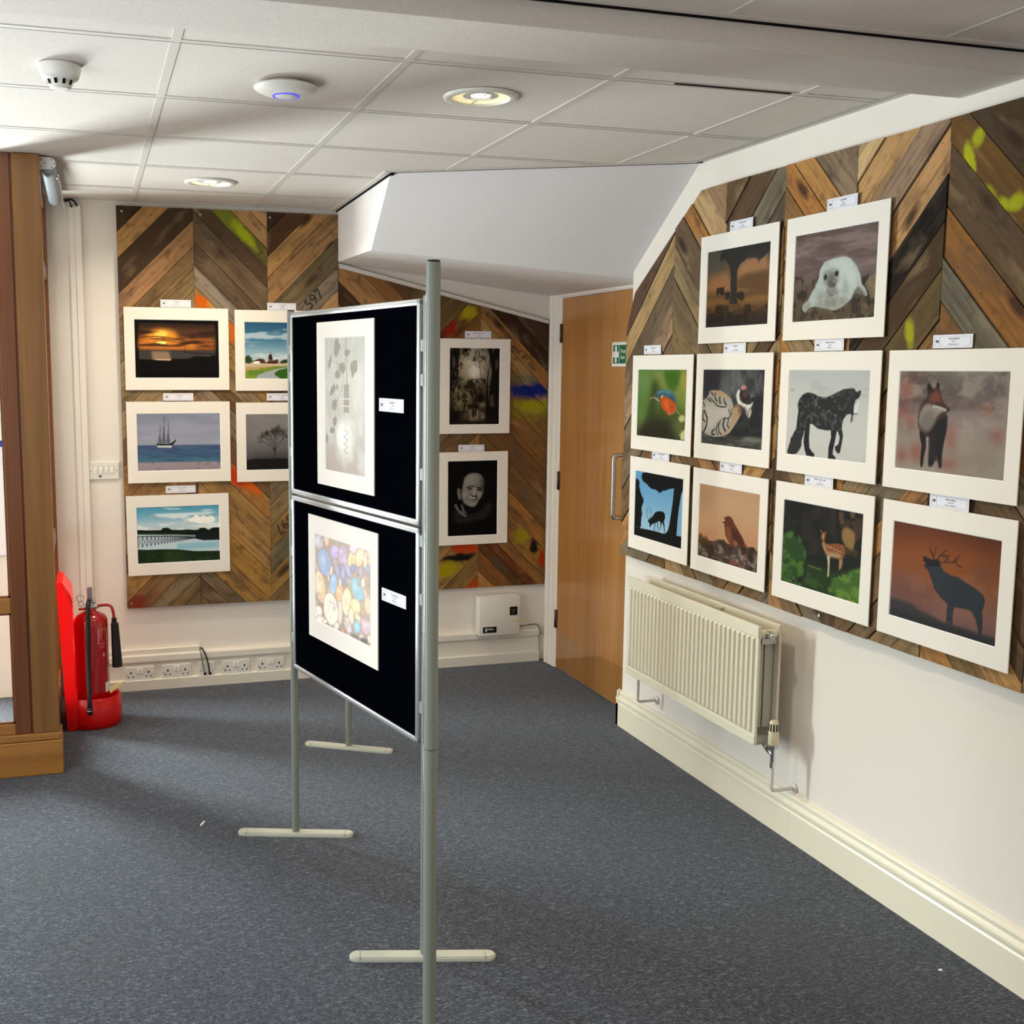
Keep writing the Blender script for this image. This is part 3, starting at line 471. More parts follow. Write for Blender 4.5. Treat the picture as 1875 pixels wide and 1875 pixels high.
('p','ffffff',5,.25,0,[.197,.958,.196,.962,.192,.966,.187,.97,.181,.973,.174,.974,.169,.973,.165,.971,.164,.968,.165,.963,.169,.959,.174,.955,.181,.953,.187,.952,.193,.952,.196,.955]),
('n','6a5c58',.3,14,14,.6,61,None),
('n','ffffff',.18,10,10,.6,62,None),
('l','f4ecdc',1,.8,[.232,.713,.29,.747,.256,.836,.354,.868,.37,.913]),
('l','8a7a68',1,.7,[.216,.707,.256,.776,.231,.863]),
('l','d8e0ee',1,.7,[.111,.253,.195,.265,.177,.338,.261,.3]),
('n','f4e8dc',.28,1.5,1.5,.2,63,None),  # pale wash over the whole print paints in the glare lying on it
('p','2a2624',3,.35,0,[.221,.996,.513,.969,.667,.981,.991,.994,.991,.957,.667,.952,.401,.973]),
],
'wood':[('g',(0,'3c3328'),(.3,'6a6050'),(.6,'3f3422'),(.85,'2c2318'),(1,'120c08')),
('p','a59a86',30,.9,0,[.81,.243,.762,.331,.672,.4,.552,.439,.422,.442,.302,.41,.209,.347,.158,.262,.157,.17,.204,.083,.294,.014,.412,-.025,.541,-.029,.662,.002,.756,.065,.808,.149]),
('p','d9d2c6',16,.95,0,[.616,.3,.608,.339,.582,.372,.542,.394,.496,.402,.449,.395,.41,.373,.383,.34,.373,.301,.382,.262,.407,.229,.446,.207,.493,.199,.539,.206,.579,.228,.606,.261]),
('p','cfc8ba',12,.6,0,[.515,.192,.506,.208,.48,.222,.44,.232,.394,.236,.348,.232,.308,.223,.282,.209,.272,.193,.281,.176,.307,.162,.347,.152,.393,.149,.439,.152,.479,.161,.505,.175]),
('p','8a7c52',25,.5,0,[.068,.511,.354,.526,.446,.716,.314,.803,.105,.802,.037,.635]),
('n','140e08',.95,13,13,.5,71,[-.003,.003,.391,.001,.349,.163,.219,.308,.254,.453,.355,.562,.401,.708,.358,.818,.008,.991]),
('n','1a120a',.8,16,16,.5,72,[.155,.403,.729,.402,.735,.709,.159,.708]),
('n','161009',.7,20,14,.56,73,[.215,.002,.722,-.002,.726,.205,.283,.149]),
('n','a89a70',.5,18,18,.6,74,[.02,.093,.436,.091,.447,.818,.028,.816]),
('p','0c0705',14,.9,0,[-.003,.003,.062,.003,.054,.237,.1,.381,.037,.598,.061,.816,.205,.905,.008,.991]),
('p','0c0706',3,.95,.15,[.736,.819,.8,.599,.839,.307,.79,.089,.755,-.002,.844,-.002,.857,.103,.9,-.003,.995,-.003,1.009,.998,.717,.996,.705,.937]),
('p','716650',3,.5,.5,[.903,.175,.958,.11,.971,.234,.917,.307]),
('p','6a604a',4,.5,.5,[.8,.636,.878,.585,.904,.783,.802,.761]),
('l','0b0606',9,1,[.743,.893,.746,.599,.751,.49]),
('l','0b0606',5,1,[.748,.526,.756,.38,.793,.263,.797,.147]),
('l','0b0606',3,1,[.744,.468,.674,.439,.629,.38,.604,.264,.592,.191,.547,.126,.518,.039]),
('l','0b0606',2,1,[.604,.26,.538,.235,.493,.206]),
('l','0b0606',2.5,1,[.762,.351,.733,.307,.671,.256,.643,.227]),
('l','0b0606',2,1,[.755,.3,.731,.205,.68,.133,.662,.075]),
('l','0b0606',3,1,[.765,.519,.842,.468]),
('l','0b0606',2,1,[.737,.512,.675,.475]),
('p','0e0907',2,1,0,[.59,.709,.583,.643,.61,.607,.655,.61,.669,.651,.662,.705]),
('p','1a110b',3,.9,.3,[.399,.541,.454,.548,.478,.635,.445,.65,.411,.599]),
('l','1c140c',2,1,[.621,.607,.609,.526,.585,.439]),
('l','1c140c',2,1,[.632,.607,.664,.512]),
('p','9a8f78',8,.6,0,[.579,.724,.712,.706,.713,.768,.613,.782]),
('p','8d8268',7,.75,0,[.249,.912,.314,.832,.447,.796,.58,.804,.715,.871,.716,.937,.449,.957]),
('n','2a2014',.6,18,8,.5,75,[.182,.817,.736,.819,.739,.981,.184,.978]),
('p','0a0504',1,1,0,[.458,.811,.48,.796,.491,.818,.49,.899,.465,.899]),
('p','0a0504',1,1,0,[.508,.818,.524,.8,.538,.819,.537,.877,.515,.877]),
('p','160e09',6,.8,.5,[.357,.737,.446,.723,.579,.738,.591,.789,.447,.796,.369,.781]),
('l','b0a89c',.8,.6,[.795,.938,.823,.949,.839,.927,.856,.953,.907,.946]),
],
'woman':[('g',(0,'020203'),(.5,'030303'),(1,'020203')),
('p','1b1a19',10,.9,.4,[.085,.664,.211,.66,.275,.704,.423,.736,.57,.689,.698,.656,.76,.572,.888,.575,.911,.661,.827,.745,.679,.799,.445,.822,.255,.831,.107,.799]),
('p','6e6862',2,.85,.3,[.131,.573,.168,.56,.221,.646,.317,.69,.391,.728,.36,.755,.232,.696,.137,.608]),
('p','6e6862',2,.85,.3,[.262,.562,.283,.555,.326,.648,.401,.707,.37,.713,.295,.676]),
('l','5a5650',2.2,.55,[.56,.689,.679,.792]),
('l','5a5650',2.2,.55,[.613,.676,.721,.764]),
('l','5a5650',2.2,.55,[.666,.663,.752,.736]),
('l','5a5650',2.2,.55,[.749,.572,.794,.673]),
('l','5a5650',2.2,.55,[.813,.545,.826,.659]),
('l','5a5650',2.2,.55,[.856,.574,.889,.618]),
('l','5a5650',2.2,.55,[.402,.728,.507,.709,.571,.703]),
('l','5a5650',2.2,.55,[.213,.802,.318,.783,.445,.793]),
('l','5a5650',2.2,.55,[.36,.755,.444,.743,.508,.766]),
('p','77726b',4,1,0,[.321,.266,.336,.224,.394,.182,.488,.163,.594,.165,.668,.194,.717,.244,.729,.301,.714,.358,.715,.429,.673,.485,.611,.541,.59,.583,.527,.621,.463,.616,.378,.592,.315,.556,.282,.491,.281,.42,.291,.35]),
('p','8d877f',10,.8,0,[.352,.238,.436,.197,.541,.185,.574,.256,.543,.312,.395,.31,.332,.294]),
('p','2b2826',9,.8,0,[.669,.201,.728,.273,.73,.358,.694,.457,.663,.499,.661,.357]),
('p','938d84',5,.9,0,[.512,.368,.549,.355,.572,.455,.535,.475,.493,.453]),
('p','8b857c',9,.7,0,[.291,.392,.397,.409,.419,.451,.356,.493,.292,.47]),
('p','98928a',5,.8,0,[.609,.434,.683,.421,.673,.464,.631,.513,.61,.484]),
('p','9a948b',3,.9,0,[.408,.472,.461,.466,.568,.504,.525,.514,.441,.505]),
('p','8a847b',7,.8,0,[.42,.558,.505,.553,.569,.568,.527,.613,.442,.604]),
('p','9b958c',4,.75,0,[.186,.376,.217,.356,.249,.377,.266,.448,.261,.512,.23,.518,.198,.461]),
('p','3a3632',3,.7,0,[.218,.398,.239,.398,.245,.448,.224,.433]),
('p','060505',3,.8,0,[.165,.348,.207,.334,.186,.39,.171,.447]),
('l','0c0b0a',5,.95,[.38,.359,.438,.342,.533,.34]),
('l','0c0b0a',5,.95,[.581,.355,.639,.358,.682,.379]),
('p','16130f',3,.9,0,[.396,.363,.481,.357,.481,.375,.418,.381]),
('p','100e0c',4,.95,0,[.581,.37,.661,.375,.661,.407,.598,.395]),
('l','3a3632',2,.7,[.397,.387,.449,.392,.491,.382]),
('l','2a2724',2,.8,[.45,.445,.398,.494,.388,.522]),
('l','0d0b0a',5,.9,[.466,.456,.503,.474,.541,.479,.572,.465]),
('p','1a1715',5,.8,0,[.577,.426,.599,.498,.547,.525,.567,.476]),
('l','1a1614',3.4,.9,[.43,.512,.483,.513,.536,.525,.578,.522]),
('l','1a1614',2.2,.8,[.483,.541,.547,.541]),
('l','4a4641',1.4,.6,[.537,.241,.546,.298,.534,.333]),
('l','4a4641',1.4,.6,[.563,.242,.573,.299,.561,.334]),
('l','4a4641',1.4,.6,[.59,.242,.599,.299,.587,.334]),
('l','4a4641',1.4,.6,[.616,.243,.626,.299,.614,.335]),
('l','5a5650',1.1,.6,[.352,.238,.447,.231,.532,.238]),
('l','5a5650',1.1,.6,[.353,.266,.447,.26,.532,.267]),
('l','5a5650',1.1,.6,[.353,.288,.448,.281,.532,.288]),
('p','040303',6,1,0,[.315,.591,.4,.611,.485,.627,.548,.617,.611,.583,.666,.67,.571,.696,.454,.701,.369,.685]),
],
'treedeer':[('g',(0,'45413a'),(.18,'544c3e'),(.35,'7a5a3a'),(.48,'99683f'),(.6,'66492a'),(.68,'7d5626'),(.75,'5a3a18'),(.88,'3a2818'),(1,'2c211c')),
('p','b98055',12,.7,0,[.499,.303,.597,.181,.781,.126,.945,.134,.988,.345,.709,.366,.537,.374]),
('p','4f4a40',12,.8,0,[.007,.009,.27,.031,.262,.235,.002,.303]),
('p','5c4022',8,.8,0,[.488,.436,.623,.357,.996,.346,.993,.59,.51,.533]),
('p','a8744a',12,.6,0,[.081,.354,.337,.285,.385,.521,.049,.476]),
('n','9a7444',.3,5,18,.5,81,[-.009,.471,.992,.564,.99,.835,-.003,.797]),
('p','2e2a26',1.5,1,.35,[.203,.159,.224,.038,.287,.006,.466,.003,.741,.003,1.008,.015,1.008,.104,.867,.202,.68,.139,.598,.194,.53,.226,.496,.316,.508,.668,.555,.725,.377,.712,.405,.632,.392,.304,.351,.191,.275,.127]),
('p','32302c',3,.8,1,[.575,.085,.693,.061,.829,.093,.941,.057,.945,.134,.835,.224,.766,.176,.682,.165]),
('p','2f2317',1.5,.95,0,[.172,.488,.292,.485,.306,.569,.28,.594,.204,.56,.188,.614,.166,.557]),
('l','2f2317',1.5,1,[.293,.499,.319,.463,.338,.476]),
('p','2a2017',2,.95,.3,[.305,.555,.404,.55,.392,.658,.319,.653]),
('p','2a2017',2,.95,.3,[.495,.572,.617,.569,.638,.651,.588,.687,.516,.655]),
('n','1d150f',.7,9,9,.5,82,[-.017,.697,.986,.757,.993,.998,-.012,1.002]),
],
'seal':[('g',(0,'5e4c48'),(.25,'776460'),(.5,'6b5a55'),(.6,'5a4c3e'),(1,'4e4030')),
('n','8b7873',.6,3,12,.5,91,[.002,.006,1.002,.007,1.012,.493,.008,.454]),
('n','4a3a36',.5,2.5,9,.55,92,[.002,.006,1.002,.007,1.012,.493,.008,.454]),
('n','2c2218',.8,14,10,.48,93,[-.001,.468,.359,.477,1.008,.548,.998,1.002,-.002,.998]),
('n','8a7656',.45,22,8,.56,94,[-.003,.763,1.006,.771,.998,1.002,-.002,.998]),
('p','8a7c60',4,.7,.5,[.883,.634,.933,.561,1.008,.548,1.008,.8,.946,.795]),
('l','a89c84',1.6,1,[.876,.647,.934,.571]),
('p','a9b1ab',1.5,1,.12,[.222,.705,.279,.619,.326,.503,.338,.415,.386,.346,.503,.324,.619,.317,.701,.349,.77,.436,.823,.542,.836,.629,.878,.675,.913,.757,.907,.777,.835,.743,.755,.721,.727,.791,.617,.87,.535,.894,.45,.873,.362,.852,.291,.831,.221,.842,.161,.899,.122,.85,.137,.797,.198,.764]),
('p','c0c8c2',12,.8,0,[.42,.35,.62,.332,.72,.402,.793,.553,.737,.691,.63,.521,.526,.437]),
('p','c4cbc4',8,.5,0,[.349,.61,.373,.419,.458,.414,.577,.443,.634,.58,.591,.707,.509,.729]),
('p','77726a',10,.7,0,[.304,.742,.44,.708,.644,.77,.71,.79,.601,.883,.45,.873,.309,.833]),
('p','4e483c',4,.7,0,[.754,.707,.798,.654,.865,.717,.907,.78,.804,.754,.742,.778]),
('p','6f706b',9,.7,0,[.367,.478,.425,.432,.509,.427,.569,.464,.574,.544,.537,.629,.472,.667,.41,.616,.372,.553]),
('p','151412',2,1,0,[.426,.526,.421,.538,.414,.546,.405,.55,.396,.55,.388,.545,.383,.536,.381,.524,.382,.512,.387,.5,.394,.492,.403,.488,.412,.488,.42,.494,.425,.503,.427,.514]),
('p','151412',2,1,0,[.563,.501,.558,.512,.551,.52,.543,.524,.534,.523,.526,.518,.521,.509,.519,.498,.52,.487,.524,.476,.531,.468,.54,.465,.549,.465,.556,.47,.562,.479,.564,.49]),
('p','3f3d3a',3,1,0,[.533,.611,.53,.625,.522,.636,.508,.643,.491,.645,.474,.64,.459,.631,.449,.617,.445,.602,.447,.587,.456,.576,.47,.569,.487,.568,.504,.572,.518,.582,.529,.595]),
('p','55524d',9,.7,0,[.54,.579,.532,.605,.516,.625,.495,.636,.473,.636,.451,.625,.435,.605,.426,.578,.426,.55,.434,.523,.45,.503,.471,.493,.494,.493,.515,.504,.531,.524,.54,.55]),
('p','6a6660',6,.8,0,[.579,.691,.574,.707,.557,.72,.532,.728,.501,.728,.469,.722,.442,.71,.424,.694,.416,.676,.422,.66,.439,.647,.465,.64,.496,.639,.527,.646,.554,.658,.572,.674]),
('l','2a2826',1.6,1,[.449,.709,.501,.728,.558,.704]),
('p','8a9088',3,.8,0,[.128,.804,.198,.764,.246,.813,.203,.856,.161,.899]),
('l','7a684a',.9,.6,[.025,.937,.053,.845]),
('l','7a684a',.9,.6,[.066,.936,.091,.791]),
('l','7a684a',.9,.6,[.106,.935,.132,.814]),
('l','7a684a',.9,.6,[.146,.935,.174,.837]),
('l','7a684a',.9,.6,[.186,.934,.21,.783]),
('l','7a684a',.9,.6,[.226,.933,.251,.806]),
('l','7a684a',.9,.6,[.265,.933,.291,.828]),
('l','7a684a',.9,.6,[.304,.932,.331,.851]),
('l','7a684a',.9,.6,[.342,.932,.366,.798]),
('l','7a684a',.9,.6,[.38,.931,.405,.82]),
('l','7a684a',.9,.6,[.418,.93,.444,.843]),
('l','7a684a',.9,.6,[.456,.93,.483,.865]),
('l','7a684a',.9,.6,[.493,.929,.517,.812]),
('l','7a684a',.9,.6,[.531,.929,.555,.835]),
('l','7a684a',.9,.6,[.567,.928,.593,.856]),
('l','7a684a',.9,.6,[.604,.928,.631,.878]),
('l','7a684a',.9,.6,[.64,.927,.664,.827]),
('l','7a684a',.9,.6,[.676,.926,.701,.848]),
('l','7a684a',.9,.6,[.712,.926,.737,.87]),
('l','7a684a',.9,.6,[.747,.925,.774,.891]),
('l','7a684a',.9,.6,[.782,.925,.806,.84]),
('l','7a684a',.9,.6,[.817,.924,.842,.862]),
('l','7a684a',.9,.6,[.852,.924,.877,.883]),
('l','7a684a',.9,.6,[.886,.923,.913,.904]),
('l','7a684a',.9,.6,[.92,.923,.944,.854]),
('l','7a684a',.9,.6,[.954,.922,.979,.875]),
('p','8f958e',9,.6,0,[.302,.711,.349,.61,.372,.568,.386,.659,.443,.753,.361,.822,.289,.801]),
('p','8c928b',10,.6,0,[.63,.521,.686,.643,.677,.772,.615,.826,.593,.736,.637,.638]),
('n','d5dad4',.25,30,26,.55,95,[.231,.705,.338,.415,.503,.324,.701,.349,.836,.629,.743,.792,.535,.886,.31,.848]),
],
'kingfisher':[('g',(0,'5d7636'),(.5,'4f6328'),(.8,'3b3f1a'),(1,'2c2c16')),
('p','6f9350',28,.9,0,[-.002,.017,.28,.016,.264,.247,.205,.555,.143,.806,.012,1.003]),
('p','93a257',16,.6,0,[.28,.01,.533,.009,.589,.133,.665,.32,.802,.41,1.016,.516,.992,.007,.881,.007,.736,.412,.527,.277,.385,.184]),
('p','3f6a12',14,.95,0,[.533,.009,.913,.007,.871,.152,.795,.27,.662,.261,.572,.133]),
('p','a99a3a',16,.8,0,[.881,.013,.996,.008,1.005,.356,.893,.267,.871,.152]),
('p','869038',25,.7,0,[.797,.316,1.002,.287,1.005,.632,.841,.548]),
('p','33401c',18,.8,0,[.332,.185,.436,.159,.426,.328,.358,.378,.387,.644,.275,.92,.166,.929,.274,.479]),
('p','2a2514',26,.95,0,[.108,.846,.443,.725,.685,.769,.828,.995,.021,1.003]),
('p','6d7a40',28,.7,0,[.749,.706,.991,.668,1.003,.985,.893,.977,.756,.859]),
('p','52702e',30,.6,0,[.011,.315,.269,.381,.228,.677,.013,.815]),
('l','c8c070',2.4,1,[.8,.527,.826,.584,.91,.649,.985,.714]),
('p','cdd08c',3,.9,.6,[.865,.652,.981,.628,.986,.726,.898,.743,.861,.699]),
('p','d4d69c',3,.9,.9,[.89,.919,.989,.795,.998,.989,.909,.985]),
('l','4a4420',1.6,1,[.812,.632,.91,.655]),
('p','3c6270',1.2,1,0,[.389,.363,.405,.328,.46,.3,.562,.288,.664,.297,.749,.335,.801,.398,.804,.468,.779,.463,.72,.425,.635,.398,.549,.372,.49,.392,.429,.4,.367,.39]),
('p','6d98a0',3,.8,0,[.426,.328,.529,.301,.665,.311,.733,.348,.666,.344,.547,.324,.444,.351]),
('p','28444e',3,.8,0,[.634,.381,.736,.412,.791,.469,.737,.442,.669,.415]),
('p','c84a18',1.5,1,0,[.49,.41,.532,.384,.635,.404,.72,.436,.788,.48,.804,.538,.777,.593,.721,.637,.671,.646,.611,.613,.54,.563,.494,.493]),
('p','e8742c',10,.75,0,[.535,.444,.636,.428,.722,.483,.742,.553,.678,.604,.591,.561]),
('p','a83a10',8,.6,0,[.638,.463,.74,.494,.743,.577,.694,.591]),
('p','d88a68',4,.7,0,[.627,.606,.712,.626,.809,.567,.81,.597,.705,.65,.654,.647]),
('p','f2ead6',1.2,1,0,[.502,.397,.545,.362,.536,.39,.513,.418]),
('p','e8dcc8',1.5,1,0,[.368,.408,.466,.453,.476,.47,.387,.432]),
('p','8a6a52',2,.9,0,[.385,.399,.464,.405,.482,.422,.431,.436,.377,.414]),
('p','6b4c30',.9,1,0,[.239,.419,.323,.394,.379,.38,.38,.402,.307,.419]),
('p','c9b07c',.9,1,0,[.235,.426,.307,.419,.373,.404,.369,.417,.289,.432]),
('p','101010',.8,1,0,[.428,.383,.428,.386,.426,.388,.422,.39,.418,.391,.414,.39,.411,.389,.408,.386,.408,.384,.408,.381,.41,.378,.414,.377,.418,.376,.422,.376,.425,.378,.428,.38]),
('l','c6e0c0',1.2,.6,[.562,.288,.681,.294,.752,.329,.801,.396,.798,.468,.818,.579]),
],
'tiger':[('g',(0,'2e2d2e'),(.3,'38383a'),(.6,'2e2e2d'),(.83,'232322'),(.88,'58544c'),(1,'3a3834')),
('p','5e605f',18,.7,.3,[.306,.051,.43,.01,.621,.017,.691,.09,.685,.226,.569,.324,.377,.331,.301,.225]),
('p','26222c',18,.8,0,[.013,.009,.278,.052,.289,.269,.115,.273,.009,.388]),
('n','6c6e6c',.5,9,6,.52,101,[.276,.003,.995,.0,1.009,.401,.294,.377]),
('n','121214',.6,8,8,.5,102,[.598,.366,.995,.249,.999,.821,.487,.864]),
('n','7d7a72',.55,4,16,.5,103,[.005,.927,.999,.821,1.002,.996,.001,1.006]),
('n','1c1b1a',.5,6,14,.52,104,[.004,.904,.999,.821,1.002,.996,.001,1.006]),
('p','151414',8,.8,0,[.144,.881,.541,.859,.756,.852,.598,.892,.277,.914]),
('p','a29a8e',1.5,1,.1,[.01,.41,.076,.385,.117,.318,.116,.29,.174,.277,.318,.279,.418,.329,.49,.38,.528,.454,.524,.507,.631,.47,.662,.553,.612,.641,.536,.753,.484,.821,.375,.873,.262,.894,.144,.881,.016,.847,.01,.724]),
('p','c2bbb0',14,.7,0,[.05,.453,.213,.49,.44,.49,.472,.574,.308,.66,.198,.777,.097,.829,.046,.699]),
('p','b8835a',6,.8,0,[.131,.295,.289,.279,.418,.329,.476,.381,.378,.363,.262,.318,.161,.322]),
('p','a88456',6,.8,0,[.529,.475,.602,.44,.653,.511,.637,.597,.547,.688,.509,.755,.417,.859,.347,.876,.467,.758,.517,.647]),
('l','1c1a18',6.8,.95,[.153,.305,.177,.338]),
('l','1c1a18',5.95,.95,[.219,.314,.214,.369,.253,.422]),
('l','1c1a18',8.5,.95,[.3,.366,.298,.41,.311,.442]),
('l','1c1a18',6.8,.95,[.372,.385,.381,.428,.414,.459]),
('l','1c1a18',4.42,.95,[.12,.373,.195,.425,.256,.477,.314,.491,.412,.486]),
('l','1c1a18',5.1,.95,[.091,.396,.152,.427]),
('l','1c1a18',5.1,.95,[.019,.443,.044,.498]),
('l','1c1a18',8.5,.95,[.039,.554,.096,.651,.086,.752,.038,.845]),
('l','1c1a18',6.8,.95,[.018,.566,.015,.667,.054,.699]),
('l','1c1a18',5.95,.95,[.322,.67,.291,.749,.309,.824,.346,.854]),
('l','1c1a18',8.5,.95,[.392,.638,.37,.721,.392,.779,.413,.794]),
('l','1c1a18',5.95,.95,[.455,.64,.445,.727,.467,.758]),
('l','1c1a18',5.1,.95,[.281,.706,.257,.806,.289,.869]),
('l','1c1a18',5.1,.95,[.456,.521,.487,.584]),
('l','1c1a18',4.25,.95,[.51,.508,.507,.572,.474,.617]),
('l','1c1a18',3.4,.95,[.35,.652,.475,.623]),
('l','1c1a18',6.8,.95,[.192,.806,.18,.856,.231,.863]),
('l','1c1a18',4.25,.95,[.241,.774,.2,.821]),
('p','d8d2c8',2,1,0,[.569,.324,.587,.271,.62,.249,.634,.28,.617,.323,.626,.386,.668,.421,.749,.444,.813,.43,.818,.399,.839,.419,.803,.483,.739,.502,.671,.468,.602,.44,.579,.388]),
('p','2b2020',2.5,1,0,[.621,.323,.633,.259,.699,.247,.754,.297,.791,.369,.812,.409,.748,.433,.667,.405]),
('p','5e4044',5,.8,0,[.661,.279,.727,.277,.743,.339,.705,.362,.677,.331]),
('p','b87878',2,1,0,[.633,.248,.651,.206,.683,.195,.724,.209,.723,.246,.674,.263]),
('p','c9c2b6',2.5,.9,.4,[.697,.467,.816,.482,.819,.544,.784,.63,.742,.569]),
('l','22201e',3,1,[.71,.466,.754,.548,.778,.63]),
('l','22201e',2.5,1,[.79,.483,.768,.568]),
('p','6b4c44',6,.8,0,[.604,.471,.67,.458,.699,.509,.663,.574,.608,.556]),
('l','c8c4bc',.8,.5,[.803,.358,.803,.233]),
('l','c8c4bc',.8,.5,[.803,.358,.841,.245]),
('l','c8c4bc',.8,.5,[.803,.358,.879,.256]),
('l','c8c4bc',.8,.5,[.803,.358,.827,.27]),
('l','c8c4bc',.8,.5,[.803,.358,.865,.281]),
('l','c8c4bc',.8,.5,[.803,.358,.813,.295]),
('l','c8c4bc',.8,.5,[.803,.358,.851,.306]),
('l','c8c4bc',.8,.5,[.803,.358,.889,.318]),
('l','c8c4bc',.8,.5,[.803,.358,.837,.332]),
('l','8a867e',1.2,1,[.833,.315,.873,.345]),
('l','5a5a50',1.5,.6,[.553,.816,.567,.686]),
('l','5a5a50',1.5,.6,[.608,.822,.587,.685]),
],
'horse':[('g',(0,'b3b6b4'),(.25,'bcbdb9'),(.5,'c2c1bc'),(.8,'c6c4bf'),(1,'c2bfba')),
('p','a9adad',6,.7,0,[.286,.148,.359,.123,.434,.145,.448,.224,.291,.236]),
('n','a4a6a4',.5,10,10,.56,111,[-.001,.203,.986,.179,.989,.284,-.001,.285]),
('n','a6a6a2',.35,8,8,.6,112,[.007,.916,.996,.822,1.006,.998,.012,1.002]),
('p','8a8c8a',3,.7,0,[.07,.234,.068,.24,.063,.246,.056,.249,.047,.251,.038,.25,.03,.246,.025,.241,.022,.235,.024,.229,.029,.223,.036,.219,.045,.218,.054,.219,.062,.222,.068,.228]),
('p','1f1f1e',1,1,.1,[.142,.476,.128,.412,.144,.346,.189,.287,.254,.258,.33,.267,.388,.297,.48,.309,.55,.286,.619,.25,.704,.209,.772,.2,.822,.198,.85,.24,.874,.227,.899,.204,.901,.257,.879,.302,.85,.379,.828,.441,.831,.502,.81,.572,.798,.565,.808,.473,.754,.483,.714,.539,.7,.602,.703,.656,.643,.676,.59,.672,.5,.676,.408,.667,.35,.626,.312,.612,.294,.63,.259,.689,.222,.7,.174,.712,.12,.79,.129,.608]),
('p','1f1f1e',1.2,.95,.35,[.131,.641,.24,.69,.208,.799,.198,.898,.159,.967,.092,.999,.012,.991,.019,.948,.061,.795,.115,.708]),
('p','191919',1,1,0,[.24,.69,.303,.621,.298,.775,.308,.887,.339,.93,.378,.961,.374,.991,.276,.988,.249,.926,.229,.83]),
('p','191919',1,1,0,[.568,.666,.643,.668,.63,.763,.61,.875,.605,.938,.646,.973,.64,.989,.55,.991,.551,.865,.577,.752]),
('p','202020',1,1,0,[.651,.668,.703,.648,.719,.725,.705,.834,.692,.913,.666,.924,.634,.888,.627,.85,.669,.822,.682,.743]),
('p','d8d6d2',1.2,.9,0,[.846,.319,.879,.302,.886,.378,.871,.454,.855,.47,.828,.449,.829,.38]),
('p','b9b7b2',1,.95,0,[.83,.479,.875,.477,.878,.529,.851,.558,.822,.548,.815,.503]),
('l','141414',2,1,[.808,.476,.875,.472]),
('l','141414',2,1,[.818,.48,.811,.534,.803,.572]),
('n','8a8a86',.45,34,26,.58,113,[.142,.476,.128,.412,.144,.346,.189,.287,.254,.258,.33,.267,.388,.297,.48,.309,.55,.286,.619,.25,.704,.209,.772,.2,.822,.198,.85,.24,.874,.227,.899,.204,.901,.257,.879,.302,.85,.379,.828,.441,.831,.502,.81,.572,.798,.565,.808,.473,.754,.483,.714,.539,.7,.602,.703,.656,.643,.676,.59,.672,.5,.676,.408,.667,.35,.626,.312,.612,.294,.63,.259,.689,.222,.7,.174,.712,.12,.79,.129,.608]),
('l','a5a5a0',.7,.5,[.163,.335,.192,.302]),
('l','a5a5a0',.7,.5,[.256,.382,.284,.348]),
('l','a5a5a0',.7,.5,[.347,.427,.374,.394]),
('l','a5a5a0',.7,.5,[.436,.472,.463,.439]),
('l','a5a5a0',.7,.5,[.524,.517,.551,.484]),
('l','a5a5a0',.7,.5,[.61,.56,.636,.527]),
('l','a5a5a0',.7,.5,[.695,.603,.721,.57]),
('l','a5a5a0',.7,.5,[.761,.339,.786,.307]),
('l','a5a5a0',.7,.5,[.255,.409,.284,.376]),
('l','a5a5a0',.7,.5,[.346,.455,.374,.421]),
('l','a5a5a0',.7,.5,[.436,.499,.463,.466]),
('l','a5a5a0',.7,.5,[.523,.543,.55,.51]),
('l','a5a5a0',.7,.5,[.61,.586,.636,.554]),
('l','a5a5a0',.7,.5,[.677,.321,.703,.289]),
('l','a5a5a0',.7,.5,[.761,.365,.786,.333]),
('l','a5a5a0',.7,.5,[.255,.437,.283,.403]),
('l','a5a5a0',.7,.5,[.346,.482,.374,.449]),
('l','a5a5a0',.7,.5,[.435,.526,.463,.493]),
('l','a5a5a0',.7,.5,[.523,.57,.55,.537]),
('l','a5a5a0',.7,.5,[.61,.613,.636,.58]),
('l','a5a5a0',.7,.5,[.677,.347,.703,.315]),
('l','a5a5a0',.7,.5,[.761,.391,.786,.359]),
('p','2a2a2a',4,.5,.5,[.569,.298,.67,.225,.822,.198,.844,.289,.787,.459,.717,.447,.644,.389]),
('l','cfcfca',.8,.6,[.56,.299,.638,.273]),
('p','c9c7c2',1,1,0,[.874,.515,.873,.522,.871,.528,.867,.532,.862,.533,.857,.532,.852,.529,.849,.523,.847,.516,.848,.509,.851,.503,.855,.499,.86,.497,.865,.498,.869,.502,.873,.508]),
],
'fox':[('g',(0,'7e756a'),(.15,'6b605c'),(.3,'6e5f5a'),(.5,'857670'),(.7,'958578'),(1,'938374')),
('n','9a8d80',.8,6,6,.5,121,None),
('n','5a4440',.7,5,5,.52,122,[-.01,.008,.997,-.008,1.003,.355,-.006,.409]),
('p','8e4a3c',14,.6,0,[.143,.191,.141,.239,.128,.281,.107,.309,.081,.32,.054,.311,.03,.285,.012,.244,.004,.195,.006,.146,.019,.104,.041,.076,.067,.066,.094,.076,.118,.103,.135,.143]),
('p','8e4a3c',14,.6,0,[.108,.417,.104,.45,.091,.478,.069,.498,.043,.506,.015,.502,-.009,.485,-.026,.458,-.033,.425,-.03,.392,-.016,.363,.006,.344,.033,.336,.06,.341,.084,.359,.101,.385]),
('p','8e4a3c',14,.6,0,[.88,.362,.877,.386,.866,.408,.848,.423,.826,.429,.804,.425,.784,.413,.77,.392,.764,.368,.767,.343,.779,.321,.797,.306,.819,.301,.841,.304,.86,.317,.874,.338]),
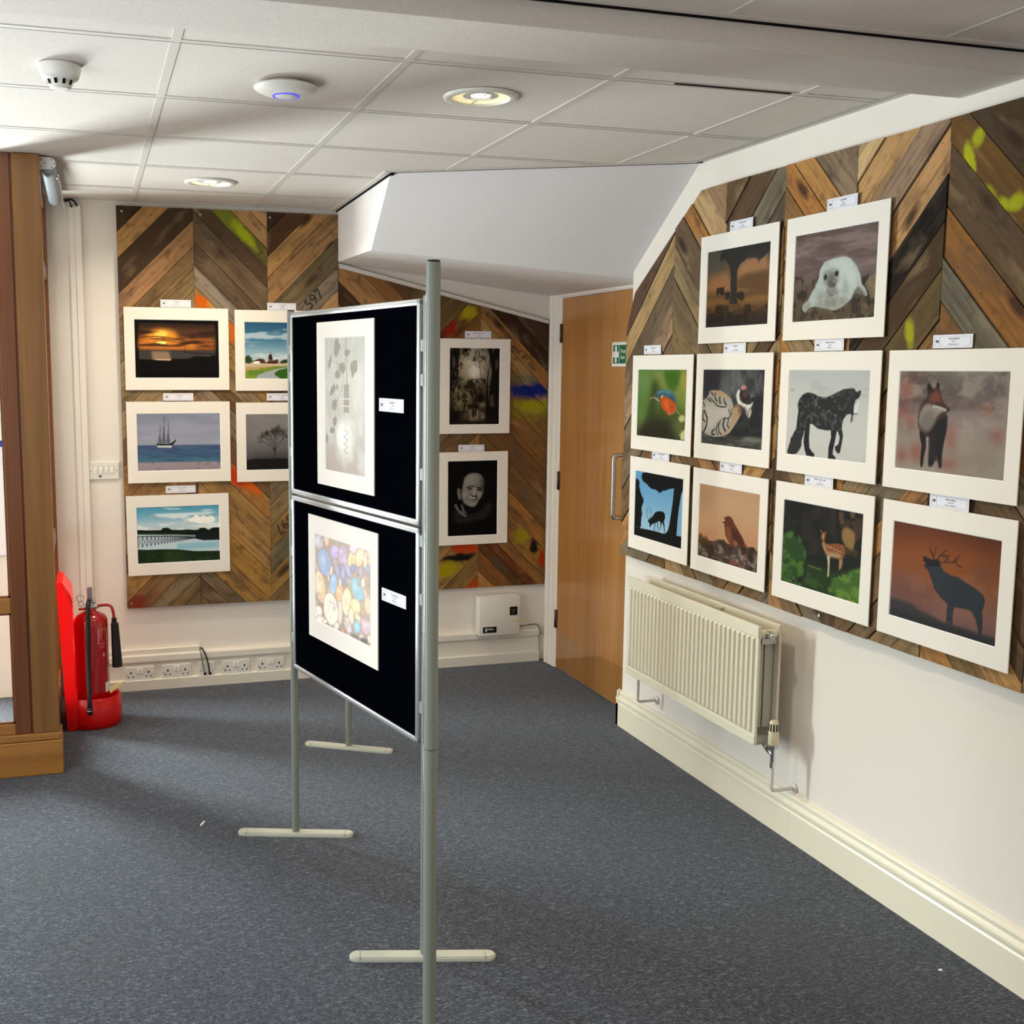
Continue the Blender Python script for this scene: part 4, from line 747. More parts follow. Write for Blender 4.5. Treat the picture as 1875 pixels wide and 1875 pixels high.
('p','8e4a3c',14,.6,0,[.983,.584,.98,.608,.967,.63,.946,.646,.92,.653,.894,.65,.871,.639,.855,.619,.848,.595,.852,.57,.865,.548,.887,.532,.912,.526,.939,.528,.961,.541,.977,.56]),
('p','8e4a3c',14,.6,0,[.274,.811,.271,.848,.258,.882,.238,.905,.212,.916,.186,.911,.162,.893,.146,.862,.138,.825,.141,.787,.154,.753,.175,.73,.201,.72,.227,.725,.25,.744,.267,.774]),
('p','8e4a3c',14,.6,0,[.119,.856,.117,.889,.106,.917,.089,.938,.068,.947,.046,.943,.026,.927,.012,.9,.006,.868,.009,.835,.019,.805,.037,.785,.058,.776,.08,.781,.099,.797,.113,.824]),
('p','8e4a3c',14,.6,0,[.586,.617,.584,.674,.574,.722,.555,.756,.532,.77,.507,.761,.485,.731,.468,.684,.46,.628,.462,.571,.473,.522,.491,.488,.515,.475,.539,.485,.561,.515,.578,.562]),
('p','8e4a3c',14,.6,0,[.601,.883,.596,.905,.578,.924,.551,.939,.517,.948,.483,.948,.454,.94,.433,.924,.425,.904,.431,.883,.449,.863,.477,.848,.511,.84,.545,.84,.574,.849,.594,.864]),
('p','8e4a3c',14,.6,0,[.189,.511,.187,.543,.176,.571,.16,.591,.139,.599,.117,.594,.098,.577,.085,.55,.079,.518,.081,.485,.092,.457,.109,.438,.129,.43,.151,.435,.17,.453,.183,.479]),
('p','5c5048',16,.6,0,[.516,.074,.506,.095,.474,.112,.426,.125,.367,.13,.306,.128,.254,.117,.218,.1,.205,.079,.216,.057,.25,.039,.301,.027,.36,.022,.42,.026,.47,.037,.504,.054]),
('p','4e4642',12,.6,0,[.98,.168,.977,.187,.966,.204,.949,.215,.928,.22,.906,.217,.887,.206,.874,.19,.868,.171,.871,.151,.883,.134,.9,.123,.922,.119,.943,.122,.962,.133,.975,.149]),
('p','a89a90',40,.5,0,[.944,.485,.93,.545,.884,.598,.811,.638,.722,.658,.629,.655,.547,.627,.49,.579,.467,.519,.482,.456,.534,.401,.612,.362,.703,.345,.794,.352,.871,.382,.923,.428]),
('l','7a4a3a',2,.5,[.143,.429,.186,.218]),
('l','7a4a3a',2,.5,[.205,.79,.276,.616]),
('p','3c2620',2,1,.12,[.199,.454,.22,.342,.25,.285,.289,.256,.271,.174,.271,.116,.301,.125,.337,.186,.362,.158,.363,.11,.385,.114,.392,.171,.415,.251,.442,.318,.496,.362,.491,.389,.46,.405,.485,.437,.482,.518,.478,.599,.462,.655,.436,.657,.384,.648,.318,.647,.265,.658,.228,.606,.204,.538]),
('p','7c3f2a',5,.9,0,[.32,.227,.37,.185,.398,.225,.422,.305,.377,.307,.325,.309,.297,.283]),
('p','1c1414',2,1,0,[.277,.126,.302,.135,.329,.2,.307,.228,.281,.187]),
('p','1c1414',1.5,1,0,[.366,.117,.384,.123,.39,.168,.366,.164]),
('p','a39789',5,.85,.3,[.218,.425,.247,.34,.312,.317,.367,.355,.445,.372,.472,.39,.422,.407,.385,.443,.351,.527,.302,.593,.233,.563,.209,.509]),
('p','6e665c',7,.7,.4,[.227,.466,.29,.393,.357,.404,.375,.498,.328,.584,.263,.617,.219,.564]),
('p','e3dcd2',2,.8,0,[.333,.336,.392,.344,.471,.37,.459,.395,.408,.387,.348,.363]),
('p','15100f',2,1,.1,[.388,.497,.462,.438,.482,.518,.473,.627,.459,.723,.452,.819,.456,.949,.434,.955,.422,.905,.393,.798,.38,.917,.355,.947,.329,.944,.327,.805,.339,.666,.318,.64]),
('p','1a1210',1.5,1,.1,[.221,.592,.291,.642,.298,.753,.283,.852,.276,.957,.253,.964,.248,.87,.254,.743,.232,.661]),
('p','221816',4,.9,0,[.316,.613,.394,.606,.41,.879,.332,.888]),
('l','101010',1.8,1,[.39,.313,.406,.319]),
('p','101010',1,1,0,[.499,.371,.498,.375,.496,.377,.494,.379,.49,.38,.487,.38,.484,.378,.482,.375,.481,.372,.481,.369,.483,.367,.486,.365,.489,.364,.493,.364,.496,.366,.498,.368]),
('l','1a1210',1.4,1,[.361,.362,.446,.385]),
('l','ded6ca',1.2,.5,[.303,.669,.317,.806]),
],
'stagblue':[('g',(0,'5f9cc8'),(.4,'74a9ce'),(.75,'9cc3da'),(1,'a8cbdc')),
('p','060809',1,1,.3,[.132,.094,.156,.021,.266,.0,1.001,-.011,1.005,.223,.956,.165,.864,.14,.792,.164,.719,.181,.664,.209,.589,.228,.533,.277,.494,.249,.415,.233,.356,.235,.295,.203,.253,.175,.171,.145]),
('p','060809',.8,1,0,[.821,.001,.994,-.01,.994,.146,.959,.23,.928,.419,.911,.58,.895,.828,1.025,.814,1.006,.999,-.017,1.017,-.005,.894,.12,.869,.283,.858,.5,.848,.616,.852,.673,.841,.718,.791,.743,.719,.772,.553,.801,.361,.819,.146]),
('p','060809',1,1,.45,[.001,.126,.047,.127,.089,.142,.094,.254,.128,.333,.182,.408,.204,.446,.176,.493,.152,.553,.171,.634,.151,.722,.156,.848,.12,.869,-.005,.901]),
('n','8fb8d0',.8,16,16,.66,131,[.003,.579,.153,.581,.149,.842,.005,.87]),
('p','7fb0d2',.8,1,0,[.977,.175,1.003,.178,1.003,.819,.899,.827,.92,.578]),
('p','05070a',.7,1,0,[.307,.714,.336,.694,.374,.66,.403,.634,.449,.57,.506,.544,.602,.529,.651,.554,.659,.614,.637,.672,.653,.73,.661,.836,.65,.845,.635,.753,.609,.691,.591,.721,.557,.823,.55,.822,.572,.725,.561,.686,.513,.689,.523,.83,.516,.84,.498,.712,.465,.718,.442,.847,.432,.842,.447,.742,.427,.739,.379,.769,.357,.808,.341,.811,.339,.77,.328,.744,.302,.742]),
('l','05070a',1.5,1,[.326,.703,.285,.669,.268,.61,.289,.543,.307,.499]),
('l','05070a',1.5,1,[.293,.626,.27,.561]),
('l','05070a',1.5,1,[.326,.696,.364,.655,.355,.587,.364,.516]),
('l','05070a',1.5,1,[.356,.601,.325,.537]),
('l','05070a',1.5,1,[.299,.667,.275,.678]),
],
'bird':[('g',(0,'b08a68'),(.3,'b8916c'),(.5,'bb8f69'),(.8,'b88460'),(1,'a87252')),
('p','c49c78',50,.7,0,[.244,.065,.587,.061,.993,.044,.978,.3,.627,.269,.286,.256]),
('p','a6775a',40,.6,0,[-.006,.053,.244,.053,.283,.207,.003,.354]),
('p','4a3a30',2,1,.3,[.006,.771,.114,.748,.197,.756,.277,.739,.371,.7,.466,.717,.559,.733,.679,.712,.855,.697,.992,.719,1.0,1.001,.008,.999]),
('n','8a7a70',.75,12,12,.5,141,[-.001,.811,.56,.739,.993,.725,1.0,1.001,.008,.999]),
('n','2a1c14',.8,9,9,.52,142,[-.002,.773,.991,.691,1.0,1.001,.008,.999]),
('n','b89890',.6,14,14,.58,143,[.581,.855,.876,.822,.886,1.008,.558,1.018]),
('n','7a3c34',.6,8,8,.5,144,[.55,.862,.987,.761,.999,.991,.558,1.018]),
('p','4a3418',4,.9,.9,[.01,.681,.062,.709,.179,.722,.206,.791,.118,.835,.008,.821]),
('p','3a2c18',3,1,.5,[.34,.725,.448,.678,.513,.737,.422,.769]),
('p','2c2016',2,1,.3,[.855,.692,.941,.679,.972,.73,.886,.738]),
('l','96552e',.9,.6,[.021,.73,.009,.656]),
('l','96552e',.9,.6,[.033,.732,.025,.67]),
('l','96552e',.9,.6,[.045,.735,.041,.683]),
('l','96552e',.9,.6,[.057,.738,.056,.696]),
('l','96552e',.9,.6,[.068,.74,.07,.659]),
('l','96552e',.9,.6,[.08,.743,.085,.672]),
('l','96552e',.9,.6,[.092,.745,.101,.686]),
('l','96552e',.9,.6,[.104,.748,.114,.649]),
('l','96552e',.9,.6,[.116,.75,.13,.662]),
('l','96552e',.9,.6,[.127,.753,.145,.675]),
('l','96552e',.9,.6,[.139,.756,.158,.639]),
('l','96552e',.9,.6,[.151,.758,.174,.652]),
('l','96552e',.9,.6,[.162,.761,.189,.665]),
('l','96552e',.9,.6,[.174,.763,.202,.629]),
('p','5c2e18',1.2,1,0,[.407,.397,.438,.403,.472,.372,.526,.357,.575,.38,.621,.449,.685,.52,.748,.591,.788,.653,.857,.727,.836,.737,.775,.703,.725,.72,.651,.737,.575,.741,.519,.687,.469,.613,.453,.518,.446,.471,.407,.46,.406,.448,.46,.432,.451,.415]),
('p','7e4c24',5,.8,0,[.463,.504,.533,.503,.568,.592,.59,.732,.535,.696,.476,.611]),
('p','381a10',4,.7,0,[.578,.494,.671,.547,.749,.614,.768,.693,.663,.692,.6,.622]),
('p','a9835e',4,.6,0,[.601,.645,.678,.677,.665,.728,.62,.731]),
('l','c09060',1.2,1,[.781,.667,.857,.727]),
('l','8a5428',1.2,.6,[.579,.506,.658,.574,.721,.644]),
('p','e8b898',1,1,0,[.413,.435,.449,.428,.43,.452]),
('p','1a0a05',.7,1,0,[.497,.395,.496,.397,.495,.4,.492,.401,.489,.402,.486,.402,.484,.402,.482,.4,.481,.398,.482,.395,.483,.393,.486,.391,.489,.39,.492,.39,.494,.391,.496,.393]),
('l','3a1c10',2.4,1,[.835,.726,.876,.822,.895,.9]),
],
'fawn':[('g',(0,'100d0a'),(.5,'14150a'),(1,'12180a')),
('n','2c241a',.8,7,4,.5,151,[-.004,-.001,.67,-.001,.696,.468,.026,.753]),
('p','2a2018',16,.5,0,[.364,.018,.528,-.009,.677,.124,.672,.346,.54,.213]),
('n','4a331e',.9,7,7,.5,152,[.705,.008,.996,.001,.972,.53,.803,.507]),
('p','a07c48',4,.85,.5,[.784,.182,.853,.2,.914,.234,.914,.389,.866,.43,.813,.395,.758,.329,.754,.251]),
('p','7a4a34',4,.7,.6,[.706,.024,.775,.028,.782,.151,.723,.163]),
('p','8a6c40',4,.7,.6,[.842,.0,.909,.004,.897,.083,.846,.077]),
('p','27481a',5,.95,.6,[.008,.417,.133,.349,.197,.445,.306,.505,.322,.617,.312,.785,.223,.925,.029,1.0]),
('n','4f7a2c',.8,12,12,.5,153,[.004,.417,.192,.346,.318,.552,.312,.785,.285,.992,.004,.998]),
('p','253c12',8,.8,.4,[.325,.683,.675,.712,.878,.646,1.008,.583,1.007,1.001,.547,1.003,.323,.982]),
('p','426a20',4,.95,.6,[.663,.811,.814,.709,.912,.638,1.0,.585,1.007,.998,.761,.993,.635,.947]),
('n','6c8c34',.8,13,13,.52,154,[.627,.804,1.001,.601,1.007,.998,.62,1.016]),
('n','3a5c1c',.6,11,11,.5,155,[-.003,.863,.642,.768,.635,.963,.004,.998]),
('l','9ab060',2.4,.8,[.365,.723,.44,.729,.532,.731]),
('p','8a4e28',1,1,.08,[.511,.348,.524,.313,.494,.295,.474,.261,.511,.275,.527,.299,.553,.291,.582,.261,.58,.289,.56,.314,.562,.353,.549,.38,.56,.418,.605,.416,.692,.39,.779,.387,.816,.442,.803,.507,.78,.56,.776,.64,.753,.693,.738,.649,.746,.568,.701,.547,.631,.555,.614,.583,.614,.647,.597,.587,.566,.529,.532,.456]),
('p','b08a62',3,.85,0,[.515,.411,.56,.418,.591,.491,.613,.567,.585,.541,.541,.487]),
('p','b89c7a',4,.8,0,[.592,.507,.733,.492,.778,.529,.702,.562,.613,.559]),
('p','cfc8a0',1,.95,0,[.595,.555,.627,.548,.63,.675,.626,.789,.608,.79,.609,.68]),
('p','a48a60',2,.9,0,[.736,.554,.788,.558,.776,.64,.747,.686]),
('p','e8d0a8',.6,.8,0,[.594,.435,.594,.437,.592,.439,.591,.44,.589,.441,.586,.441,.584,.44,.583,.439,.583,.437,.583,.435,.584,.433,.586,.432,.588,.431,.59,.431,.592,.432,.593,.433]),
('p','e8d0a8',.6,.8,0,[.635,.443,.635,.445,.634,.447,.632,.449,.63,.45,.628,.45,.626,.449,.625,.448,.624,.446,.624,.444,.626,.442,.627,.44,.629,.44,.632,.439,.634,.44,.635,.442]),
('p','e8d0a8',.6,.8,0,[.676,.452,.676,.454,.675,.456,.673,.457,.671,.458,.669,.458,.667,.458,.666,.456,.665,.454,.666,.452,.667,.45,.669,.449,.671,.448,.673,.448,.675,.449,.676,.45]),
('p','e8d0a8',.6,.8,0,[.717,.46,.717,.462,.716,.464,.714,.466,.712,.467,.71,.467,.708,.466,.707,.465,.706,.463,.707,.461,.708,.459,.709,.457,.711,.457,.714,.456,.715,.457,.717,.459]),
('p','e8d0a8',.6,.8,0,[.758,.469,.757,.471,.756,.473,.755,.474,.752,.475,.75,.475,.748,.474,.747,.473,.747,.471,.747,.469,.748,.467,.75,.466,.752,.465,.754,.465,.756,.466,.757,.467]),
('p','e8d0a8',.6,.8,0,[.603,.441,.603,.443,.602,.445,.6,.446,.598,.447,.596,.447,.594,.446,.592,.445,.592,.443,.592,.441,.593,.439,.595,.438,.597,.437,.599,.437,.601,.438,.603,.439]),
('p','e8d0a8',.6,.8,0,[.645,.449,.644,.451,.643,.453,.641,.455,.639,.456,.637,.456,.635,.455,.634,.454,.633,.452,.634,.45,.635,.448,.637,.446,.639,.446,.641,.445,.643,.446,.644,.447]),
('p','e8d0a8',.6,.8,0,[.686,.458,.685,.46,.684,.462,.682,.463,.68,.464,.678,.464,.676,.463,.675,.462,.674,.46,.675,.458,.676,.456,.678,.455,.68,.454,.682,.454,.684,.455,.685,.456]),
('p','e8d0a8',.6,.8,0,[.726,.466,.726,.468,.725,.47,.723,.472,.721,.472,.719,.473,.717,.472,.716,.471,.715,.469,.716,.467,.717,.465,.718,.463,.72,.462,.723,.462,.724,.463,.726,.464]),
('p','e8d0a8',.6,.8,0,[.767,.475,.766,.477,.765,.479,.763,.48,.761,.481,.759,.481,.757,.48,.756,.479,.756,.477,.756,.475,.757,.473,.759,.472,.761,.471,.763,.471,.765,.471,.766,.473]),
('p','e8d0a8',.6,.8,0,[.612,.447,.612,.449,.611,.451,.609,.452,.607,.453,.605,.453,.603,.452,.602,.451,.601,.449,.601,.447,.603,.445,.604,.444,.607,.443,.609,.443,.611,.444,.612,.445]),
('p','e8d0a8',.6,.8,0,[.654,.455,.653,.457,.652,.459,.651,.461,.648,.462,.646,.462,.644,.461,.643,.46,.643,.458,.643,.456,.644,.454,.646,.452,.648,.451,.65,.451,.652,.452,.653,.453]),
('p','e8d0a8',.6,.8,0,[.695,.464,.694,.466,.693,.468,.692,.469,.689,.47,.687,.47,.685,.469,.684,.468,.684,.466,.684,.464,.685,.462,.687,.461,.689,.46,.691,.46,.693,.461,.694,.462]),
('p','e8d0a8',.6,.8,0,[.735,.472,.735,.474,.734,.476,.732,.478,.73,.478,.728,.478,.726,.478,.725,.476,.724,.475,.725,.473,.726,.471,.727,.469,.73,.468,.732,.468,.733,.469,.735,.47]),
('p','e8d0a8',.6,.8,0,[.771,.403,.771,.405,.77,.407,.768,.408,.766,.409,.764,.409,.762,.408,.761,.407,.76,.405,.761,.403,.762,.401,.763,.4,.765,.399,.768,.399,.769,.4,.771,.401]),
('p','e8d0a8',.6,.8,0,[.622,.453,.621,.455,.62,.457,.618,.458,.616,.459,.614,.459,.612,.458,.611,.457,.61,.455,.611,.453,.612,.451,.614,.45,.616,.449,.618,.449,.62,.45,.621,.451]),
('p','c89a70',2,.7,0,[.506,.324,.545,.308,.545,.373,.516,.371]),
('p','1a0e08',.5,1,0,[.523,.329,.523,.331,.521,.333,.52,.334,.518,.335,.516,.335,.514,.334,.513,.333,.512,.331,.512,.329,.513,.328,.515,.326,.517,.325,.519,.325,.521,.326,.522,.327]),
('p','1a1208',4,.8,0,[.642,.592,.737,.57,.733,.65,.654,.661]),
],
'stag':[('g',(0,'6e3410'),(.2,'86441a'),(.4,'8a4c24'),(.6,'87563f'),(.8,'7d5850'),(1,'6e524e')),
('p','4a2410',40,.6,0,[-.01,.004,.507,.001,.99,-.001,.996,.186,.76,.056,.38,.055,.003,.162]),
('p','a2531c',60,.5,0,[.116,.254,.455,.206,.769,.214,.894,.316,.541,.573,.137,.612]),
('p','6a3f38',40,.6,0,[.01,.543,.344,.599,.549,.709,.427,.859,.02,.836]),
('n','9c6a58',.35,4,4,.5,161,[.005,.574,.998,.315,1.026,.962,.014,1.002]),
('p','5e4a4a',20,.5,0,[.753,.352,.845,.275,.997,.29,1.001,.354,.781,.412]),
('p','3a3636',5,1,.15,[.008,.81,.091,.808,.233,.817,.291,.858,.414,.877,.561,.915,.688,.908,.835,.914,.931,.915,1.009,.915,1.009,.997,.566,1.004,.01,1.009]),
('p','2b2a2c',6,1,0,[.006,.93,.295,.928,.562,.928,.813,.941,1.008,.942,1.009,.997,.566,1.004,.01,1.009]),
('p','2f3238',1,1,0,[.309,.345,.33,.354,.376,.336,.415,.313,.461,.316,.479,.36,.519,.412,.584,.43,.647,.434,.724,.468,.811,.504,.873,.547,.89,.595,.882,.664,.87,.694,.882,.798,.881,.878,.879,.939,.855,.941,.844,.863,.815,.779,.776,.723,.714,.722,.627,.734,.618,.799,.623,.922,.594,.934,.584,.865,.578,.93,.565,.934,.562,.817,.563,.719,.495,.669,.432,.603,.4,.513,.369,.444,.334,.417,.319,.386,.352,.384,.367,.402,.344,.365]),
('p','1c1214',1.5,.9,0,[.307,.31,.327,.303,.395,.318,.46,.302,.479,.353,.452,.381,.373,.393,.319,.4,.345,.379,.316,.351]),
('l','25181a',2.6,1,[.415,.313,.398,.261,.37,.225,.375,.196]),
('l','25181a',2.6,1,[.413,.285,.416,.228,.43,.184]),
('l','25181a',2.6,1,[.4,.281,.381,.251]),
('l','25181a',2.6,1,[.442,.32,.471,.258,.507,.214,.532,.195]),
('l','25181a',2.6,1,[.477,.263,.536,.27,.55,.294]),
('l','25181a',2.6,1,[.496,.245,.522,.252,.56,.247]),
('l','25181a',2.6,1,[.462,.336,.526,.314,.589,.305,.619,.284,.63,.247,.644,.219]),
('l','25181a',2.6,1,[.614,.292,.634,.321,.672,.329]),
('l','25181a',2.6,1,[.513,.317,.536,.277]),
('l','25181a',2.6,1,[.589,.301,.612,.265,.614,.251]),
('l','5a5c60',1.2,.6,[.592,.78,.613,.919]),
],
}
# ---------------------------------------------------------------- helpers
def lin(h):
    v=[int(h[i:i+2],16)/255 for i in (0,2,4)]
    return [c/12.92 if c<=.04045 else ((c+.055)/1.055)**2.4 for c in v]
def tag(o,label=None,cat=None,group=None,kind=None):
    if label: o['label']=label
    if cat: o['category']=cat
    if group: o['group']=group
    if kind: o['kind']=kind
    return o
def empty(name,M,label,cat,group=None):
    o=bpy.data.objects.new(name,None); COL.objects.link(o); o.empty_display_size=.05
    o.matrix_world=M if isinstance(M,Matrix) else Matrix.Translation(M)
    return tag(o,label,cat,group)
def obj(name,bm,mats,parent=None,smooth=False,M=None,normals=True):
    if normals: bmesh.ops.recalc_face_normals(bm,faces=bm.faces)
    me=bpy.data.meshes.new(name); bm.to_mesh(me); bm.free()
    for m in (mats if isinstance(mats,(list,tuple)) else [mats]): me.materials.append(m)
    if smooth is True:
        for p in me.polygons: p.use_smooth=True
    elif smooth:
        me.shade_smooth() if False else None
        for p in me.polygons: p.use_smooth=True
        me.set_sharp_from_angle(angle=math.radians(smooth))
    o=bpy.data.objects.new(name,me); COL.objects.link(o)
    if parent is not None: o.parent=parent
    if M is not None: o.matrix_world=M
    return o
def struct(name,bm,mats,**k):
    o=obj(name,bm,mats,**k); o['kind']='structure'; return o
def NB(): return bmesh.new()
def box(bm,a,b,bev=0,mi=0,seg=1):
    x0,y0,z0=a; x1,y1,z1=b
    r=bmesh.ops.create_cube(bm,size=1); vs=r['verts']
    for v in vs: v.co=Vector(((x0+x1)/2+v.co.x*(x1-x0),(y0+y1)/2+v.co.y*(y1-y0),(z0+z1)/2+v.co.z*(z1-z0)))
    fs={f for v in vs for f in v.link_faces}
    for f in fs: f.material_index=mi
    if bev:
        es={e for v in vs for e in v.link_edges}
        r=bmesh.ops.bevel(bm,geom=list(es),offset=bev,segments=seg,affect='EDGES',profile=.5)
        for f in r['faces']: f.material_index=mi
def axis(a,b):
    a=Vector(a);b=Vector(b);d=(b-a); q=d.normalized().to_track_quat('Z','Y').to_matrix().to_4x4()
    return Matrix.Translation(a)@q,d.length
def lathe(bm,prof,M,n=24,mi=0,cap=True):
    rings=[]
    for r,z in prof:
        rings.append([bm.verts.new(M@Vector((r*math.cos(2*PI*i/n),r*math.sin(2*PI*i/n),z))) for i in range(n)])
    for a,b in zip(rings,rings[1:]):
        for i in range(n):
            f=bm.faces.new((a[i],a[(i+1)%n],b[(i+1)%n],b[i])); f.material_index=mi; f.smooth=True
    if cap:
        for r,k in ((rings[0],-1),(rings[-1],1)):
            f=bm.faces.new(r if k>0 else r[::-1]); f.material_index=mi
def cyl(bm,a,b,r,n=20,mi=0,r2=None,bev=0):
    M,l=axis(a,b); r2=r if r2 is None else r2
    p=[(r,0),(r2,l)]
    if bev: p=[(r-bev,0),(r,bev),(r2,l-bev),(r2-bev,l)]
    lathe(bm,p,M,n,mi)
def tube(bm,pts,r,n=10,mi=0,sub=6):
    P=[Vector(p) for p in pts]; Q=[]
    if sub>1 and len(P)>2:
        E=[P[0]*2-P[1]]+P+[P[-1]*2-P[-2]]
        for i in range(1,len(E)-2):
            for k in range(sub):
                t=k/sub; a,b,c,d=E[i-1:i+3]
                Q.append(.5*((2*b)+(c-a)*t+(2*a-5*b+4*c-d)*t*t+(3*b-a-3*c+d)*t**3))
        Q.append(P[-1])
    else: Q=P
    rings=[];side=None
    for i,p in enumerate(Q):
        t=(Q[min(i+1,len(Q)-1)]-Q[max(i-1,0)]).normalized()
        if side is None: side=t.orthogonal().normalized()
        else: side=(side-t*side.dot(t)).normalized()
        u=t.cross(side)
        rings.append([bm.verts.new(p+side*(r*math.cos(2*PI*k/n))+u*(r*math.sin(2*PI*k/n))) for k in range(n)])
    for a,b in zip(rings,rings[1:]):
        for i in range(n):
            f=bm.faces.new((a[i],a[(i+1)%n],b[(i+1)%n],b[i])); f.material_index=mi; f.smooth=True
    for r_ in (rings[0][::-1],rings[-1]): f=bm.faces.new(r_); f.material_index=mi
def prism(bm,pts,z0,z1,mi=0,T=None):
    T=T or (lambda x,y,z:Vector((x,y,z)))
    a=[bm.verts.new(T(x,y,z0)) for x,y in pts]; b=[bm.verts.new(T(x,y,z1)) for x,y in pts]; n=len(pts)
    fs=[bm.faces.new(a[::-1]),bm.faces.new(b)]+[bm.faces.new((a[i],a[(i+1)%n],b[(i+1)%n],b[i])) for i in range(n)]
    for f in fs: f.material_index=mi
    return fs
def text(bm,s,size,M,mi=0,ext=.0004,align='CENTER'):
    cu=bpy.data.curves.new('t','FONT'); cu.body=s; cu.size=size; cu.extrude=ext; cu.align_x=align; cu.align_y='CENTER'; cu.resolution_u=3
    o=bpy.data.objects.new('t',cu); COL.objects.link(o)
    bpy.context.view_layer.update()
    me=bpy.data.meshes.new_from_object(o.evaluated_get(bpy.context.evaluated_depsgraph_get()))
    n0=len(bm.verts); nf=len(bm.faces); bm.from_mesh(me); bm.verts.ensure_lookup_table(); bm.faces.ensure_lookup_table()
    for v in bm.verts[n0:]: v.co=M@v.co
    for f in bm.faces[nf:]: f.material_index=mi
    bpy.data.objects.remove(o); bpy.data.curves.remove(cu); bpy.data.meshes.remove(me)
def frame(o,u):    # wall frame: local x = viewer's right, y = up, z = out of the wall
    u=Vector(u).normalized(); n=u.cross(Vector((0,0,1)))
    return Matrix(((u.x,0,n.x,o[0]),(u.y,0,n.y,o[1]),(0,1,n.z,o[2]),(0,0,0,1)))
WB,WR=5.735,2.33
def back(s,z,d=0): return frame((s,WB-d,z),(1,0,0))
def right(y,z,d=0): return frame((WR-d,y,z),(0,-1,0))
# ---------------------------------------------------------------- materials
def mat(name,col=None,rough=.6,metal=0,spec=.5,bump=None,var=None,emit=None,coat=0,sheen=0,trans=0,alpha=None):
    m=bpy.data.materials.new(name); m.use_nodes=True; nt=m.node_tree; N=nt.nodes; Lk=nt.links; b=N['Principled BSDF']
    c=lin(col) if isinstance(col,str) else col
    b.inputs['Base Color'].default_value=(*c,1); b.inputs['Roughness'].default_value=rough; b.inputs['Metallic'].default_value=metal
    b.inputs['Specular IOR Level'].default_value=spec; b.inputs['Coat Weight'].default_value=coat; b.inputs['Sheen Weight'].default_value=sheen
    b.inputs['Transmission Weight'].default_value=trans
    if emit: b.inputs['Emission Color'].default_value=(*lin(emit[0]),1); b.inputs['Emission Strength'].default_value=emit[1]
    tc=N.new('ShaderNodeTexCoord')
    if var:   # (scale, amount): soft value variation
        n=N.new('ShaderNodeTexNoise'); n.inputs['Scale'].default_value=var[0]; n.inputs['Detail'].default_value=5
        Lk.new(tc.outputs['Object'],n.inputs['Vector'])
        mr=N.new('ShaderNodeMapRange'); mr.inputs['From Min'].default_value=.3; mr.inputs['From Max'].default_value=.7; mr.inputs['To Min'].default_value=1-var[1]; mr.inputs['To Max'].default_value=1+var[1]
        Lk.new(n.outputs['Fac'],mr.inputs['Value'])
        mx=N.new('ShaderNodeVectorMath'); mx.operation='SCALE'; mx.inputs[0].default_value=c; Lk.new(mr.outputs[0],mx.inputs['Scale']); Lk.new(mx.outputs[0],b.inputs['Base Color'])
    if bump:  # (scale, strength)
        n=N.new('ShaderNodeTexNoise'); n.inputs['Scale'].default_value=bump[0]; n.inputs['Detail'].default_value=4
        Lk.new(tc.outputs['Object'],n.inputs['Vector'])
        bp=N.new('ShaderNodeBump'); bp.inputs['Strength'].default_value=bump[1]; bp.inputs['Distance'].default_value=.002
        Lk.new(n.outputs['Fac'],bp.inputs['Height']); Lk.new(bp.outputs[0],b.inputs['Normal'])
    return m
class G:   # tiny node helper
    def __init__(s,m): s.nt=m.node_tree; s.N=s.nt.nodes; s.L=s.nt.links; s.b=s.N['Principled BSDF']
    def n(s,t,**k):
        x=s.N.new('ShaderNode'+t)
        for a,v in k.items():
            if a.startswith('i_'): x.inputs[a[2:].replace('_',' ')].default_value=v
            else: setattr(x,a,v)
        return x
    def l(s,a,b): s.L.new(a,b)
    def mixc(s,fac,a,b,mode='MIX'):
        x=s.N.new('ShaderNodeMix'); x.data_type='RGBA'; x.blend_type=mode
        for k,v in ((0,fac),(6,a),(7,b)):
            if hasattr(v,'links'): s.l(v,x.inputs[k])
            else: x.inputs[k].default_value=v if k==0 else (*v,1)
        return x.outputs[2]
    def math(s,op,a,b=0,clamp=False):
        x=s.N.new('ShaderNodeMath'); x.operation=op; x.use_clamp=clamp
        for k,v in ((0,a),(1,b)):
            if hasattr(v,'links'): s.l(v,x.inputs[k])
            else: x.inputs[k].default_value=v
        return x.outputs[0]
    def rng(s,v,a,b,c=0,d=1):
        x=s.n('MapRange'); s.l(v,x.inputs['Value'])
        for k,q in (('From Min',a),('From Max',b),('To Min',c),('To Max',d)): x.inputs[k].default_value=q
        return x.outputs[0]
